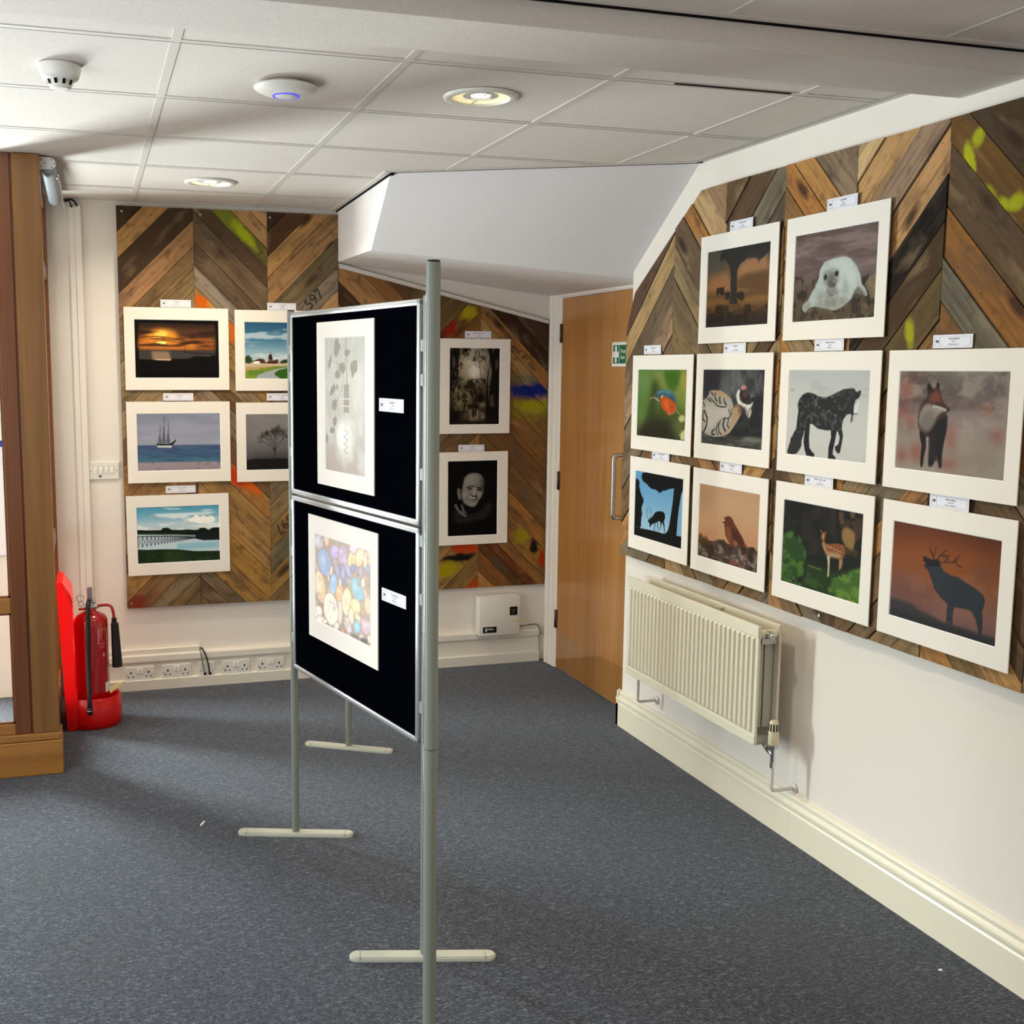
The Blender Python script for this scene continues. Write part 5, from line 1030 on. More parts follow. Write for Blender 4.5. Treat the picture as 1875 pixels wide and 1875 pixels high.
def plank_mat(name,blobs=()):
    m=mat(name,'808080',rough=.8,spec=.14); g=G(m)
    at=g.n('Attribute',attribute_name='Col'); uv=g.n('UVMap'); uv.uv_map='grain'
    def nz(sx,sy,sc,det=4,dist=0):
        mp=g.n('Mapping'); g.l(uv.outputs[0],mp.inputs['Vector']); mp.inputs['Scale'].default_value=(sx,sy,1)
        n=g.n('TexNoise'); g.l(mp.outputs[0],n.inputs['Vector']); n.inputs['Scale'].default_value=sc; n.inputs['Detail'].default_value=det; n.inputs['Distortion'].default_value=dist
        return n.outputs['Fac']
    grain=nz(3.5,70,1,5,.6); fine=nz(9,240,1,3); blot=nz(5,14,1,5,.4); blot2=nz(16,24,1,4)
    c=at.outputs['Color']
    c=g.mixc(g.rng(grain,.46,.74,0,.6),c,(.05,.032,.02))
    c=g.mixc(g.rng(fine,.52,.75,0,.25),c,(.04,.03,.02))
    c=g.mixc(g.rng(blot,.50,.74,0,.72),c,(.085,.062,.042))
    c=g.mixc(g.rng(blot,.22,.44,.4,0),c,(.46,.31,.17))
    c=g.mixc(g.rng(blot2,.55,.76,0,.7),c,(.045,.03,.02))
    mp=g.n('Mapping'); g.l(uv.outputs[0],mp.inputs['Vector']); mp.inputs['Scale'].default_value=(2.6,7.0,1)
    vo=g.n('TexVoronoi'); vo.inputs['Scale'].default_value=1; vo.inputs['Randomness'].default_value=1; g.l(mp.outputs[0],vo.inputs['Vector'])
    kn=g.rng(vo.outputs['Distance'],.07,.17,.9,0); ring=g.math('SINE',g.math('MULTIPLY',vo.outputs['Distance'],60))
    rr=g.math('MULTIPLY',g.rng(ring,.2,1,0,.45),g.rng(vo.outputs['Distance'],.12,.3,1,0))
    c=g.mixc(g.math('MAXIMUM',kn,rr),c,(.045,.022,.012))
    mp=g.n('Mapping'); g.l(uv.outputs[0],mp.inputs['Vector']); mp.inputs['Scale'].default_value=(16,26,1)
    vo2=g.n('TexVoronoi'); vo2.inputs['Scale'].default_value=1; g.l(mp.outputs[0],vo2.inputs['Vector'])
    c=g.mixc(g.rng(vo2.outputs['Distance'],.045,.07,.8,0),c,(.02,.012,.01))
    if blobs:
        tc=g.n('TexCoord'); nn=g.n('TexNoise'); nn.inputs['Scale'].default_value=26; nn.inputs['Detail'].default_value=5; g.l(tc.outputs['Object'],nn.inputs['Vector'])
        for (x,y,rx,ry,ang,col,al) in blobs:
            mp=g.n('Mapping',vector_type='TEXTURE'); g.l(tc.outputs['Object'],mp.inputs['Vector'])
            mp.inputs['Location'].default_value=(x,y,0); mp.inputs['Rotation'].default_value=(0,0,math.radians(ang)); mp.inputs['Scale'].default_value=(rx,ry,50)
            ln=g.n('VectorMath',operation='LENGTH'); g.l(mp.outputs[0],ln.inputs[0])
            d=g.math('ADD',ln.outputs['Value'],g.rng(nn.outputs['Fac'],.3,.7,-.26,.26))
            c=g.mixc(g.rng(d,.55,1.18,al,0),c,lin(col))
    g.l(c,g.b.inputs['Base Color'])
    bp=g.n('Bump'); bp.inputs['Strength'].default_value=.5; bp.inputs['Distance'].default_value=.002
    h=g.math('ADD',grain,g.math('MULTIPLY',fine,.5)); g.l(h,bp.inputs['Height']); g.l(bp.outputs[0],g.b.inputs['Normal'])
    return m
def veneer(name,c1,c2,rough=.35,axis='Z',sc=1,coat=.15):
    m=mat(name,c1,rough=rough,coat=coat); g=G(m); tc=g.n('TexCoord')
    mp=g.n('Mapping'); g.l(tc.outputs['Object'],mp.inputs['Vector'])
    mp.inputs['Scale'].default_value={'Z':(14*sc,14*sc,.7*sc),'X':(.7*sc,14*sc,14*sc)}[axis]
    n=g.n('TexNoise'); n.inputs['Scale'].default_value=1; n.inputs['Detail'].default_value=4; n.inputs['Distortion'].default_value=.8; g.l(mp.outputs[0],n.inputs['Vector'])
    mp2=g.n('Mapping'); g.l(tc.outputs['Object'],mp2.inputs['Vector']); mp2.inputs['Scale'].default_value={'Z':(120,120,3),'X':(3,120,120)}[axis]
    n2=g.n('TexNoise'); n2.inputs['Scale'].default_value=1; n2.inputs['Detail'].default_value=3; g.l(mp2.outputs[0],n2.inputs['Vector'])
    c=g.mixc(g.rng(n.outputs['Fac'],.32,.68),lin(c1),lin(c2)); d=[x*.55 for x in lin(c2)]
    c=g.mixc(g.rng(n2.outputs['Fac'],.5,.75,0,.4),c,d); g.l(c,g.b.inputs['Base Color'])
    return m
M={}
M['wall']=mat('wall_paint','eae2d8',rough=.75,spec=.25,bump=(60,.06),var=(1.2,.015))
M['ceil']=mat('ceiling_tile','dbd2ca',rough=.9,spec=.1,bump=(180,.3),var=(90,.03))
M['tee']=mat('ceiling_grid_metal','d0c8c0',rough=.6)
M['tee2']=mat('ceiling_grid_edge','8f8a86',rough=.6)
M['gloss']=mat('gloss_cream_paint','ece5cf',rough=.28,coat=.2)
M['dark']=mat('shadow_gap_black','0b0908',rough=.9,spec=.1)
M['plastic']=mat('white_plastic','e6e3da',rough=.35)
M['trunk']=mat('trunking_plastic','e8e2d4',rough=.4)
M['grey']=mat('anodised_post','7d8277',rough=.5,metal=.0,spec=.4,bump=(300,.03))
M['alu']=mat('aluminium_frame','c4c8ca',rough=.3,metal=.75)
M['felt']=mat('black_loop_felt','030408',rough=1.0,spec=.0,bump=(900,.5),sheen=.0)
M['foot']=mat('grey_foot_enamel','bfc1b2',rough=.4,spec=.4)
M['mount']=mat('cream_mount_board','f2ebe0',rough=.8,spec=.15)
M['bevel']=mat('mount_bevel_core','ffffff',rough=.8)
M['card']=mat('white_card','e9e8f0',rough=.7)
M['ink']=mat('grey_print_ink','8d8a92',rough=.7)
M['inkd']=mat('dark_print_ink','3c3a3e',rough=.7)
M['red']=mat('red_plastic','e00d10',rough=.3,coat=.3)
_n=M['red'].node_tree; _t=_n.nodes.new('ShaderNodeBsdfTranslucent'); _t.inputs[0].default_value=(1,.02,.02,1); _x=_n.nodes.new('ShaderNodeMixShader'); _x.inputs[0].default_value=.35; _n.links.new(_n.nodes['Principled BSDF'].outputs[0],_x.inputs[1]); _n.links.new(_t.outputs[0],_x.inputs[2]); _n.links.new(_x.outputs[0],_n.nodes['Material Output'].inputs[0])
M['redm']=mat('red_enamel','a80508',rough=.14,coat=.6)
M['black']=mat('black_rubber','0c0b0c',rough=.45)
M['chrome']=mat('chrome','d8d8d8',rough=.14,metal=1)
M['steel']=mat('brushed_steel','a9a6a2',rough=.32,metal=.9)
M['rad']=mat('radiator_enamel','e3dcc6',rough=.38,coat=.1)
M['radin']=mat('radiator_side_steel','b4b2a4',rough=.5)
M['trv']=mat('cream_valve_plastic','ddd3b2',rough=.4)
M['pipe']=mat('painted_pipe','d6cfc8',rough=.4)
M['oak']=veneer('oiled_oak','9c6a2c','7a5020',rough=.38,sc=.8)
M['oakx']=veneer('oiled_oak_rail','b27a36','9a6428',rough=.38,axis='X',sc=.8)
M['mahog']=veneer('reddish_hardwood','824a1c','68360f',rough=.35,sc=.8)
M['door']=veneer('door_veneer','bd874c','a56f3a',rough=.3,sc=.45,coat=.25)
M['kick']=veneer('polished_kick_plate','b07c3e','9a682e',rough=.12,sc=.45,coat=.8)
M['hinge']=mat('bronze_hinge','6a5a4c',rough=.4,metal=.8)
M['green']=mat('sign_green','0b6b4a',rough=.4); M['signw']=mat('sign_white','f1efe8',rough=.4)
M['scr']=mat('black_display','07070a',rough=.2); M['yel']=mat('yellow_label','d2c62a',rough=.5)
M['blue_led']=mat('blue_ring_light','3038ff',rough=.5,emit=('3a3cff',1.4))
M['kraft']=mat('kraft_tag','c9b27c',rough=.7)
M['stencil']=mat('stencil_ink','2a211a',rough=.8); M['stencilr']=mat('red_brown_stencil','4a1a10',rough=.8)
M['lampglow']=mat('lamp_reflector','ffffff',rough=.3,emit=('f4dd84',1.05)); M['lamphot']=mat('lamp_tube','ffffff',rough=.3,emit=('fff6d8',3.5))
M['lampsh']=mat('lamp_reflector_dim','ffffff',rough=.3,emit=('b89a48',.4))
M['opback']=mat('grey_operator_casing','8f989e',rough=.32,metal=.3)
M['cable']=mat('black_cable','0c0b0a',rough=.5); M['cableg']=mat('olive_cable','6a6440',rough=.6)
M['bluelab']=mat('blue_label','2c3aa8',rough=.5)
m=M['glass']=bpy.data.materials.new('window_glass'); m.use_nodes=True; nt=m.node_tree; nt.nodes.remove(nt.nodes['Principled BSDF'])
tr=nt.nodes.new('ShaderNodeBsdfTransparent'); tr.inputs[0].default_value=(.93,.96,.95,1); gl=nt.nodes.new('ShaderNodeBsdfGlossy'); gl.inputs['Roughness'].default_value=.02
lw=nt.nodes.new('ShaderNodeLayerWeight'); fr=nt.nodes.new('ShaderNodeMath'); fr.operation='POWER'; fr.inputs[1].default_value=5; nt.links.new(lw.outputs['Facing'],fr.inputs[0]); mx=nt.nodes.new('ShaderNodeMixShader')
nt.links.new(fr.outputs[0],mx.inputs[0]); nt.links.new(tr.outputs[0],mx.inputs[1]); nt.links.new(gl.outputs[0],mx.inputs[2]); nt.links.new(mx.outputs[0],nt.nodes['Material Output'].inputs[0])
# carpet: heathered loop pile, short directional flecks on a blue-grey ground
m=M['carpet']=mat('heather_carpet','3a3f4a',rough=.95,spec=.05,sheen=.28); g=G(m); tc=g.n('TexCoord')
g.b.inputs['Sheen Roughness'].default_value=.5; g.b.inputs['Sheen Tint'].default_value=(.84,.9,1,1)
def cn(sx,sy,rot,det=3):
    mp=g.n('Mapping'); g.l(tc.outputs['Object'],mp.inputs['Vector']); mp.inputs['Scale'].default_value=(sx,sy,1); mp.inputs['Rotation'].default_value=(0,0,math.radians(rot))
    n=g.n('TexNoise'); n.inputs['Scale'].default_value=1; n.inputs['Detail'].default_value=det; n.inputs['Distortion'].default_value=1.2; g.l(mp.outputs[0],n.inputs['Vector']); return n.outputs['Fac']
a=cn(150,55,25); b_=cn(55,140,-20); c_=cn(300,300,0,2); big=cn(2.2,1.6,10,4)
c=g.mixc(g.rng(a,.44,.62),lin('1d1d21'),lin('3c3e46'))
c=g.mixc(g.rng(b_,.52,.68,0,.75),c,lin('6f737c'))
c=g.mixc(g.rng(c_,.55,.75,0,.6),c,lin('15161b'))
c=g.mixc(g.rng(big,.3,.7,0,.16),c,lin('2a2624'))
for (x,y,rx,ry,al) in ((-.215,3.63,.035,.22,.32),(-.03,3.03,.13,.16,.22),(1.95,2.45,.25,.35,.2)):   # old spill marks
    mp=g.n('Mapping',vector_type='TEXTURE'); g.l(tc.outputs['Object'],mp.inputs['Vector']); mp.inputs['Location'].default_value=(x,y,0); mp.inputs['Scale'].default_value=(rx,ry,50)
    ln=g.n('VectorMath',operation='LENGTH'); g.l(mp.outputs[0],ln.inputs[0])
    c=g.mixc(g.rng(g.math('ADD',ln.outputs['Value'],g.rng(cn(9,9,0),.3,.7,-.4,.4)),.4,1.2,al,0),c,lin('33302a'))
g.l(c,g.b.inputs['Base Color'])
bp=g.n('Bump'); bp.inputs['Strength'].default_value=.5; bp.inputs['Distance'].default_value=.003; g.l(g.math('ADD',a,b_),bp.inputs['Height']); g.l(bp.outputs[0],g.b.inputs['Normal'])
# photographs: colours stored on the print's own grid
m=M['photo']=mat('photo_paper','808080',rough=.6,spec=.1); g=G(m); at=g.n('Attribute',attribute_name='Col'); g.l(at.outputs['Color'],g.b.inputs['Base Color'])

# ---------------------------------------------------------------- room shell
XL,YF,ZC=-1.75,-1.9,2.445
bm=NB(); box(bm,(XL,YF,-.05),(2.6,WB+.1,0)); struct('floor',bm,M['carpet'])
bm=NB(); box(bm,(XL,YF,ZC+.0015),(2.6,WB+.1,ZC+.06))                       # tiles
gx=[-1.563+.6*i for i in range(0,7)]; gy=[-1.25+.598*i for i in range(0,12)]
for x in gx:
    if x>2.32: continue
    for y0,y1 in ((YF,2.34),(2.63,WB)): box(bm,(x-.012,y0,ZC-.001),(x+.012,y1,ZC+.008),mi=1)
for y in gy:
    if 2.3<y<2.66: continue
    box(bm,(XL,y-.012,ZC-.0005),(2.33,y+.012,ZC+.008),mi=1); box(bm,(XL,y+.0112,ZC-.0012),(2.33,y+.0135,ZC+.008),mi=2)  # the thin darker strip paints a shadow line along each cross tee
box(bm,(2.305,YF,ZC-.003),(2.33,3.99,ZC+.008),mi=1); box(bm,(2.300,YF,ZC-.0045),(2.303,3.99,ZC+.008),mi=2)
box(bm,(-.15,WB-.02,ZC-.003),(1.26,WB,ZC+.008),mi=1)
box(bm,(XL,2.338,ZC-.004),(2.33,2.362,ZC+.008),mi=1); box(bm,(XL,2.358,ZC-.006),(2.33,2.372,ZC+.008),mi=3)
box(bm,(1.62,2.925,ZC-.0022),(2.00,2.936,ZC+.008),mi=3)
struct('ceiling',bm,[M['ceil'],M['tee'],M['tee2'],M['dark']])
bm=NB(); box(bm,(XL,WB,0),(-1.62,WB+.1,ZC+.05)); box(bm,(-1.62,WB,2.25),(-.30,WB+.1,ZC+.05)); box(bm,(-.30,WB,0),(2.46,WB+.1,ZC+.05)); struct('wall_back',bm,M['wall'])
bm=NB()
for a,b in (((-1.62,.0),(-1.50,2.25)),((-.52,.0),(-.30,2.25)),((-1.50,.0),(-.52,.14)),((-1.50,2.13),(-.52,2.25))): box(bm,(a[0],WB+.02,a[1]),(b[0],WB+.075,b[1]),bev=.003)
sd_=struct('door_2',bm,M['plastic'])
bm=NB(); box(bm,(-1.50,WB+.045,.14),(-.52,WB+.049,2.13)); o=obj('pane',bm,M['glass'],sd_)
bm=NB(); box(bm,(WR,YF,0),(2.6,4.53,ZC+.05)); box(bm,(2.445,4.53,0),(2.6,4.70,ZC+.05)); box(bm,(2.47,4.70,2.03),(2.6,WB,ZC+.05)); box(bm,(2.445,5.60,0),(2.6,WB,ZC))
struct('wall_right',bm,M['wall'])
bm=NB(); box(bm,(XL-.1,YF,0),(XL,.35,ZC+.05)); box(bm,(XL-.1,3.45,0),(XL,WB+.1,ZC+.05)); box(bm,(XL-.1,.35,0),(XL,3.45,.45)); box(bm,(XL-.1,.35,2.25),(XL,3.45,ZC+.05)); struct('wall_left',bm,M['wall'])
bm=NB(); box(bm,(XL-.1,YF-.1,0),(2.6,YF,.75)); box(bm,(XL-.1,YF-.1,2.25),(2.6,YF,ZC+.05)); box(bm,(XL-.1,YF-.1,.75),(-1.1,YF,2.25)); box(bm,(1.6,YF-.1,.75),(2.6,YF,2.25)); struct('wall_front',bm,M['wall'])
bm=NB(); box(bm,(XL,2.374,2.385),(WR,2.622,ZC+.03),bev=.002); struct('trim_1',bm,M['ceil'])      # dropped beam casing
# plastered underside of the stair
P1,P2,P6=Vector((1.233,4.58,ZC+.004)),Vector((2.46,3.92,ZC+.004)),Vector((1.245,4.967,2.169))
Fq,P5,P4,P0=Vector((2.46,4.52,2.026)),Vector((1.256,WB,2.183)),Vector((2.46,WB,2.032)),Vector((1.256,WB,ZC+.004))
bm=NB(); v=[bm.verts.new(p) for p in (P1,P2,Fq,P6,P5,P4,P0,Vector((2.46,WB,ZC+.004)))]
for q in ((0,1,2,3),(3,2,5,4),(0,3,4,6),(0,6,7,1),(1,7,5,2),(4,5,7,6)): bm.faces.new([v[i] for i in q])
struct('wall_soffit',bm,mat('soffit_paint','e8e3e2',rough=.8,spec=.2,bump=(60,.06)))
def strip(name,a,b,wd,h,z,m):
    a=Vector((*a,0));b=Vector((*b,0));d=(b-a).normalized();n=Vector((-d.y,d.x,0))*wd
    bm=NB(); prism(bm,[(p.x,p.y) for p in (a,b,b+n,a+n)],z,z+h); return struct(name,bm,m)
strip('trim_2',(1.243,4.56),(1.268,WB),.016,.012,ZC-.010,M['dark'])  # dark strip standing in for the shadow gap over the soffit's left face
strip('trim_3',(1.228,4.572),(2.33,3.979),-.004,.006,ZC-.004,M['dark'])  # shade between ceiling and soffit front, put in as a thin dark strip
strip('trim_4',(1.225,4.555),(1.249,WB),.025,.006,ZC-.004,M['tee'])
strip('trim_5',(1.22,4.568),(2.33,3.97),-.022,.006,ZC-.003,M['tee'])
# skirting on the right wall: moulded profile swept along the wall with a returned end
bm=NB(); prof=[(0,0),(.020,0),(.020,.104),(.017,.110),(.017,.116),(.021,.121),(.021,.130),(.016,.137),(.013,.142),(.013,.150),(.015,.155),(.013,.163),(.007,.168),(0,.168)]
def sweep(bm,prof,T,t0,t1,mi=0):
    a=[bm.verts.new(T(d,z,t0)) for d,z in prof]; b=[bm.verts.new(T(d,z,t1)) for d,z in prof]; n=len(prof)
    for i in range(n): bm.faces.new((a[i],a[(i+1)%n],b[(i+1)%n],b[i])).material_index=mi
    bm.faces.new(a[::-1]); bm.faces.new(b)
sweep(bm,prof,lambda d,z,t:Vector((WR-d,t,z)),YF,4.55)
sweep(bm,prof,lambda d,z,t:Vector((t,4.53+d,z)),WR-.02,2.445)
struct('baseboard_right',bm,M['gloss'])
bm=NB(); sweep(bm,[(0,0),(.034,0),(.036,.052),(.022,.058),(.020,.138),(.030,.142),(.034,.150),(.034,.178),(.028,.186),(0,.188)],lambda d,z,t:Vector((t,WB-d,z)),-.15,2.405)
struct('baseboard_back',bm,M['trunk'])
# mini trunking above the dado, with cable tail
bm=NB(); box(bm,(.02,WB-.024,.186),(.516,WB,.212),bev=.002)
tag(obj('cable_trunking',bm,M['trunk']),'short white plastic mini trunking lying on top of the skirting above the sockets','trunking')
bm=NB(); tube(bm,[(.512,WB-.014,.200),(.528,WB-.030,.196),(.545,WB-.045,.160),(.556,WB-.052,.110),(.560,WB-.050,.066)],.0042); 
cb=empty('data_cable',(.512,WB-.014,.2),'black and olive cables looping from the trunking end into the single outlet','cable')
cb2=obj('black_lead',bm,M['cable'],cb); cb2.matrix_world=Matrix()
bm=NB(); tube(bm,[(.514,WB-.018,.198),(.520,WB-.034,.17),(.530,WB-.044,.11),(.536,WB-.046,.070)],.003); o=obj('olive_lead',bm,M['cableg'],cb,); o.matrix_world=Matrix()
# ---------------------------------------------------------------- oak screen (left) and glazed side frame
SY=4.60
bm=NB(); box(bm,(-1.75,SY-.012,0),(-.140,SY+.10,.141),bev=.003); box(bm,(-1.75,SY-.006,.143),(-.143,SY+.10,.172),bev=.003)
scr=empty('oak_screen',(-.2,SY,0),'oak and glass screen at the left edge with a wide bottom plinth','glazed screen')
def child(name,bm,m,p,**k):
    o=obj(name,bm,m,None,**k); o.parent=p; o.matrix_parent_inverse=p.matrix_world.inverted(); return o
child('plinth',bm,M['oakx'],scr)
bm=NB(); box(bm,(-.250,SY-.004,.172),(-.150,SY+.09,ZC),bev=.003); child('corner_post',bm,M['oak'],scr)
bm=NB(); box(bm,(-.258,SY+.012,.172),(-.250,SY+.06,ZC)); child('shadow_bead',bm,M['mahog'],scr)
bm=NB()
box(bm,(-.318,SY+.006,.172),(-.258,SY+.055,ZC),bev=.002)
child('stile',bm,M['mahog'],scr)
for z0,z1 in ((.172,.215),(.668,.730),(1.985,2.045),(2.385,ZC)):
    bm=NB(); box(bm,(-1.75,SY+.008,z0),(-.318,SY+.053,z1),bev=.002); child('rail',bm,M['oakx'],scr)
bm=NB(); box(bm,(-1.75,SY+.006,.172),(-1.69,SY+.055,ZC),bev=.002); child('stile',bm,M['mahog'],scr)
for z0,z1 in ((.215,.668),(.730,1.985),(2.045,2.385)):
    bm=NB()
    for a,b in (((-1.69,SY+.018,z0),(-.318,SY+.030,z0+.008)),((-1.69,SY+.018,z1-.008),(-.318,SY+.030,z1)),((-.326,SY+.018,z0),(-.318,SY+.030,z1))): box(bm,a,b)
    child('glazing_bead',bm,M['mahog'],scr)
    bm=NB(); box(bm,(-1.69,SY+.030,z0),(-.318,SY+.034,z1)); child('pane',bm,M['glass'],scr)
# side frame along the left plane, up to the back wall
sf=empty('side_frame',(-.18,5.1,0),'narrow oak glazed frame seen edge-on behind the oak screen post','glazed screen')
for y0,y1 in ((SY+.10,SY+.16),(WB-.07,WB-.002)):
    bm=NB(); box(bm,(-.215,y0,0),(-.165,y1,ZC-.001),bev=.002); child('jamb',bm,M['mahog'],sf)
for z0,z1 in ((0,.15),(.80,.86),(2.05,2.11),(2.38,ZC-.001)):
    bm=NB(); box(bm,(-.212,SY+.16,z0),(-.168,WB-.07,z1),bev=.002); child('rail',bm,M['mahog'],sf)
for z0,z1 in ((.15,.80),(.86,2.05),(2.11,2.38)):
    bm=NB(); box(bm,(-.192,SY+.16,z0),(-.188,WB-.07,z1)); child('pane',bm,M['glass'],sf)
# lobby partition end wall and notice seen through the glass
bm=NB(); box(bm,(-.47,WB+.008,.72),(-.385,WB+.0195,1.30),bev=.002)
nt_=obj('wall_notice',bm,M['card']); tag(nt_,'white notice with a blue corner label on the street door frame behind the glass','notice')
bm=NB(); box(bm,(-.425,WB+.006,1.255),(-.395,WB+.008,1.285)); child('blue_label',bm,M['bluelab'],nt_)
# door operator / closer under the ceiling
dc=empty('door_closer',(-.12,5.1,2.41),'grey tubular overhead door closer under the ceiling beside the oak post','door closer')
bm=NB(); pr=[(-.150,2.395),(-.150,2.440)]+[(-.112+.0225*math.cos(a),2.4175+.0225*math.sin(a)) for a in [PI/2-PI*i/10 for i in range(11)]]
prism(bm,[(x,z) for x,z in pr],4.635,4.650,T=lambda x,z,y:Vector((x,y,z))); child('end_cap',bm,M['plastic'],dc,smooth=30)
for x,z in ((-.143,2.404),(-.143,2.431),(-.128,2.4175),(-.105,2.433),(-.105,2.402),(-.094,2.4175)):
    bm=NB(); cyl(bm,(x,4.6335,z),(x,4.636,z),.0022,8); child('screw',bm,M['dark'],dc)
bm=NB(); cyl(bm,(-.118,4.650,2.404),(-.118,5.52,2.404),.027,20,bev=.004); child('barrel',bm,M['opback'],dc,smooth=40)
bm=NB(); tube(bm,[(-.090,4.82,2.398),(-.084,5.0,2.392),(-.082,5.3,2.378),(-.080,5.56,2.36)],.005); box(bm,(-.093,4.80,2.388),(-.084,4.87,2.408),bev=.003); child('arm',bm,M['chrome'],dc,smooth=40)
# vertical conduit on back wall
bm=NB(); box(bm,(-.062,WB-.012,.19),(-.034,WB,2.405),bev=.002); box(bm,(-.034,WB-.018,.19),(-.004,WB,2.412),bev=.002)
tag(obj('conduit',bm,M['wall']),'tall white cable conduit running down the back wall in the left corner','conduit')
bm=NB(); tube(bm,[(-.075,WB-.02,2.425),(-.05,WB-.03,2.435),(-.03,WB-.022,2.425),(-.02,WB-.012,2.40)],.005); tube(bm,[(-.085,WB-.02,2.43),(-.06,WB-.02,2.435),(-.045,WB-.012,2.40)],.0035)
tag(obj('cable_bundle',bm,M['cable']),'dark cables bending from the ceiling into the top of the white conduit','cable')
# ---------------------------------------------------------------- door (recessed, right of back wall)
DX=2.44
bm=NB(); box(bm,(DX,4.70,0.004),(DX+.044,5.545,2.012),bev=.0015); dr=struct('door_1',bm,M['door'])
bm=NB(); box(bm,(DX-.0025,4.71,.012),(DX,5.535,.205)); o=child('kick_plate',bm,M['kick'],dr)
for z in (1.83,1.04,.275):
    bm=NB(); box(bm,(DX-.004,5.532,z-.05),(DX,5.552,z+.05)); cyl(bm,(DX-.006,5.549,z-.05),(DX-.006,5.549,z+.05),.006,10); child('hinge',bm,M['hinge'],dr)
bm=NB(); hx,hy=2.376,4.765
tube(bm,[(DX,hy,1.238),(DX-.04,hy,1.238),(hx+.010,hy,1.234),(hx,hy,1.222),(hx,hy,1.10),(hx,hy,.955),(hx+.010,hy,.942),(DX-.04,hy,.938),(DX,hy,.938)],.0105,14,sub=4); child('pull_handle',bm,M['steel'],dr)
# architrave
bm=NB(); ap=[(0,0),(0,.135),(.030,.135),(.034,.120),(.026,.112),(.026,.070),(.020,.060),(.024,.050),(.020,.016),(.014,.006),(.014,0)]
sweep(bm,ap,lambda d,s,t:Vector((2.455-d,5.548+s,t)),0,2.06); sweep(bm,[(d,s*.42) for d,s in ap],lambda d,s,t:Vector((2.455-d,t,2.014+s)),4.66,5.60)
struct('trim_6',bm,M['wall'])
bm=NB(); box(bm,(DX+.002,4.55,0),(2.46,4.697,2.05)); struct('trim_7',bm,M['wall'])
# first aid sign
sg=empty('first_aid_sign',frame((DX,4.835,1.712),(0,-1,0)),'green and white first aid box sign fixed to the upper part of the wooden door','sign')
def lobj(name,bm,m,p,**k):
    o=obj(name,bm,m,p,**k); return o
bm=NB(); box(bm,(-.105,-.058,0),(.105,.058,.002)); lobj('sign_plate',bm,M['signw'],sg)
bm=NB()
for a,b in (((-.093,-.044),(-.033,.044)),((-.028,-.044),(.093,.044))): box(bm,(a[0],a[1],.002),(b[0],b[1],.0026))
lobj('green_panel',bm,M['green'],sg)
bm=NB(); a,b,c_,d,e_,h_=-.091,-.0725,-.0535,-.035,-.014,.012
prism(bm,[(b,-.040),(c_,-.040),(c_,e_),(d,e_),(d,h_),(c_,h_),(c_,.040),(b,.040),(b,h_),(a,h_),(a,e_),(b,e_)],.0026,.0032); lobj('white_cross',bm,M['signw'],sg)
bm=NB()
text(bm,'First aid',.028,Matrix.Translation((.032,.014,.003))); text(bm,'box',.028,Matrix.Translation((.010,-.014,.003)))
lobj('lettering',bm,M['signw'],sg)
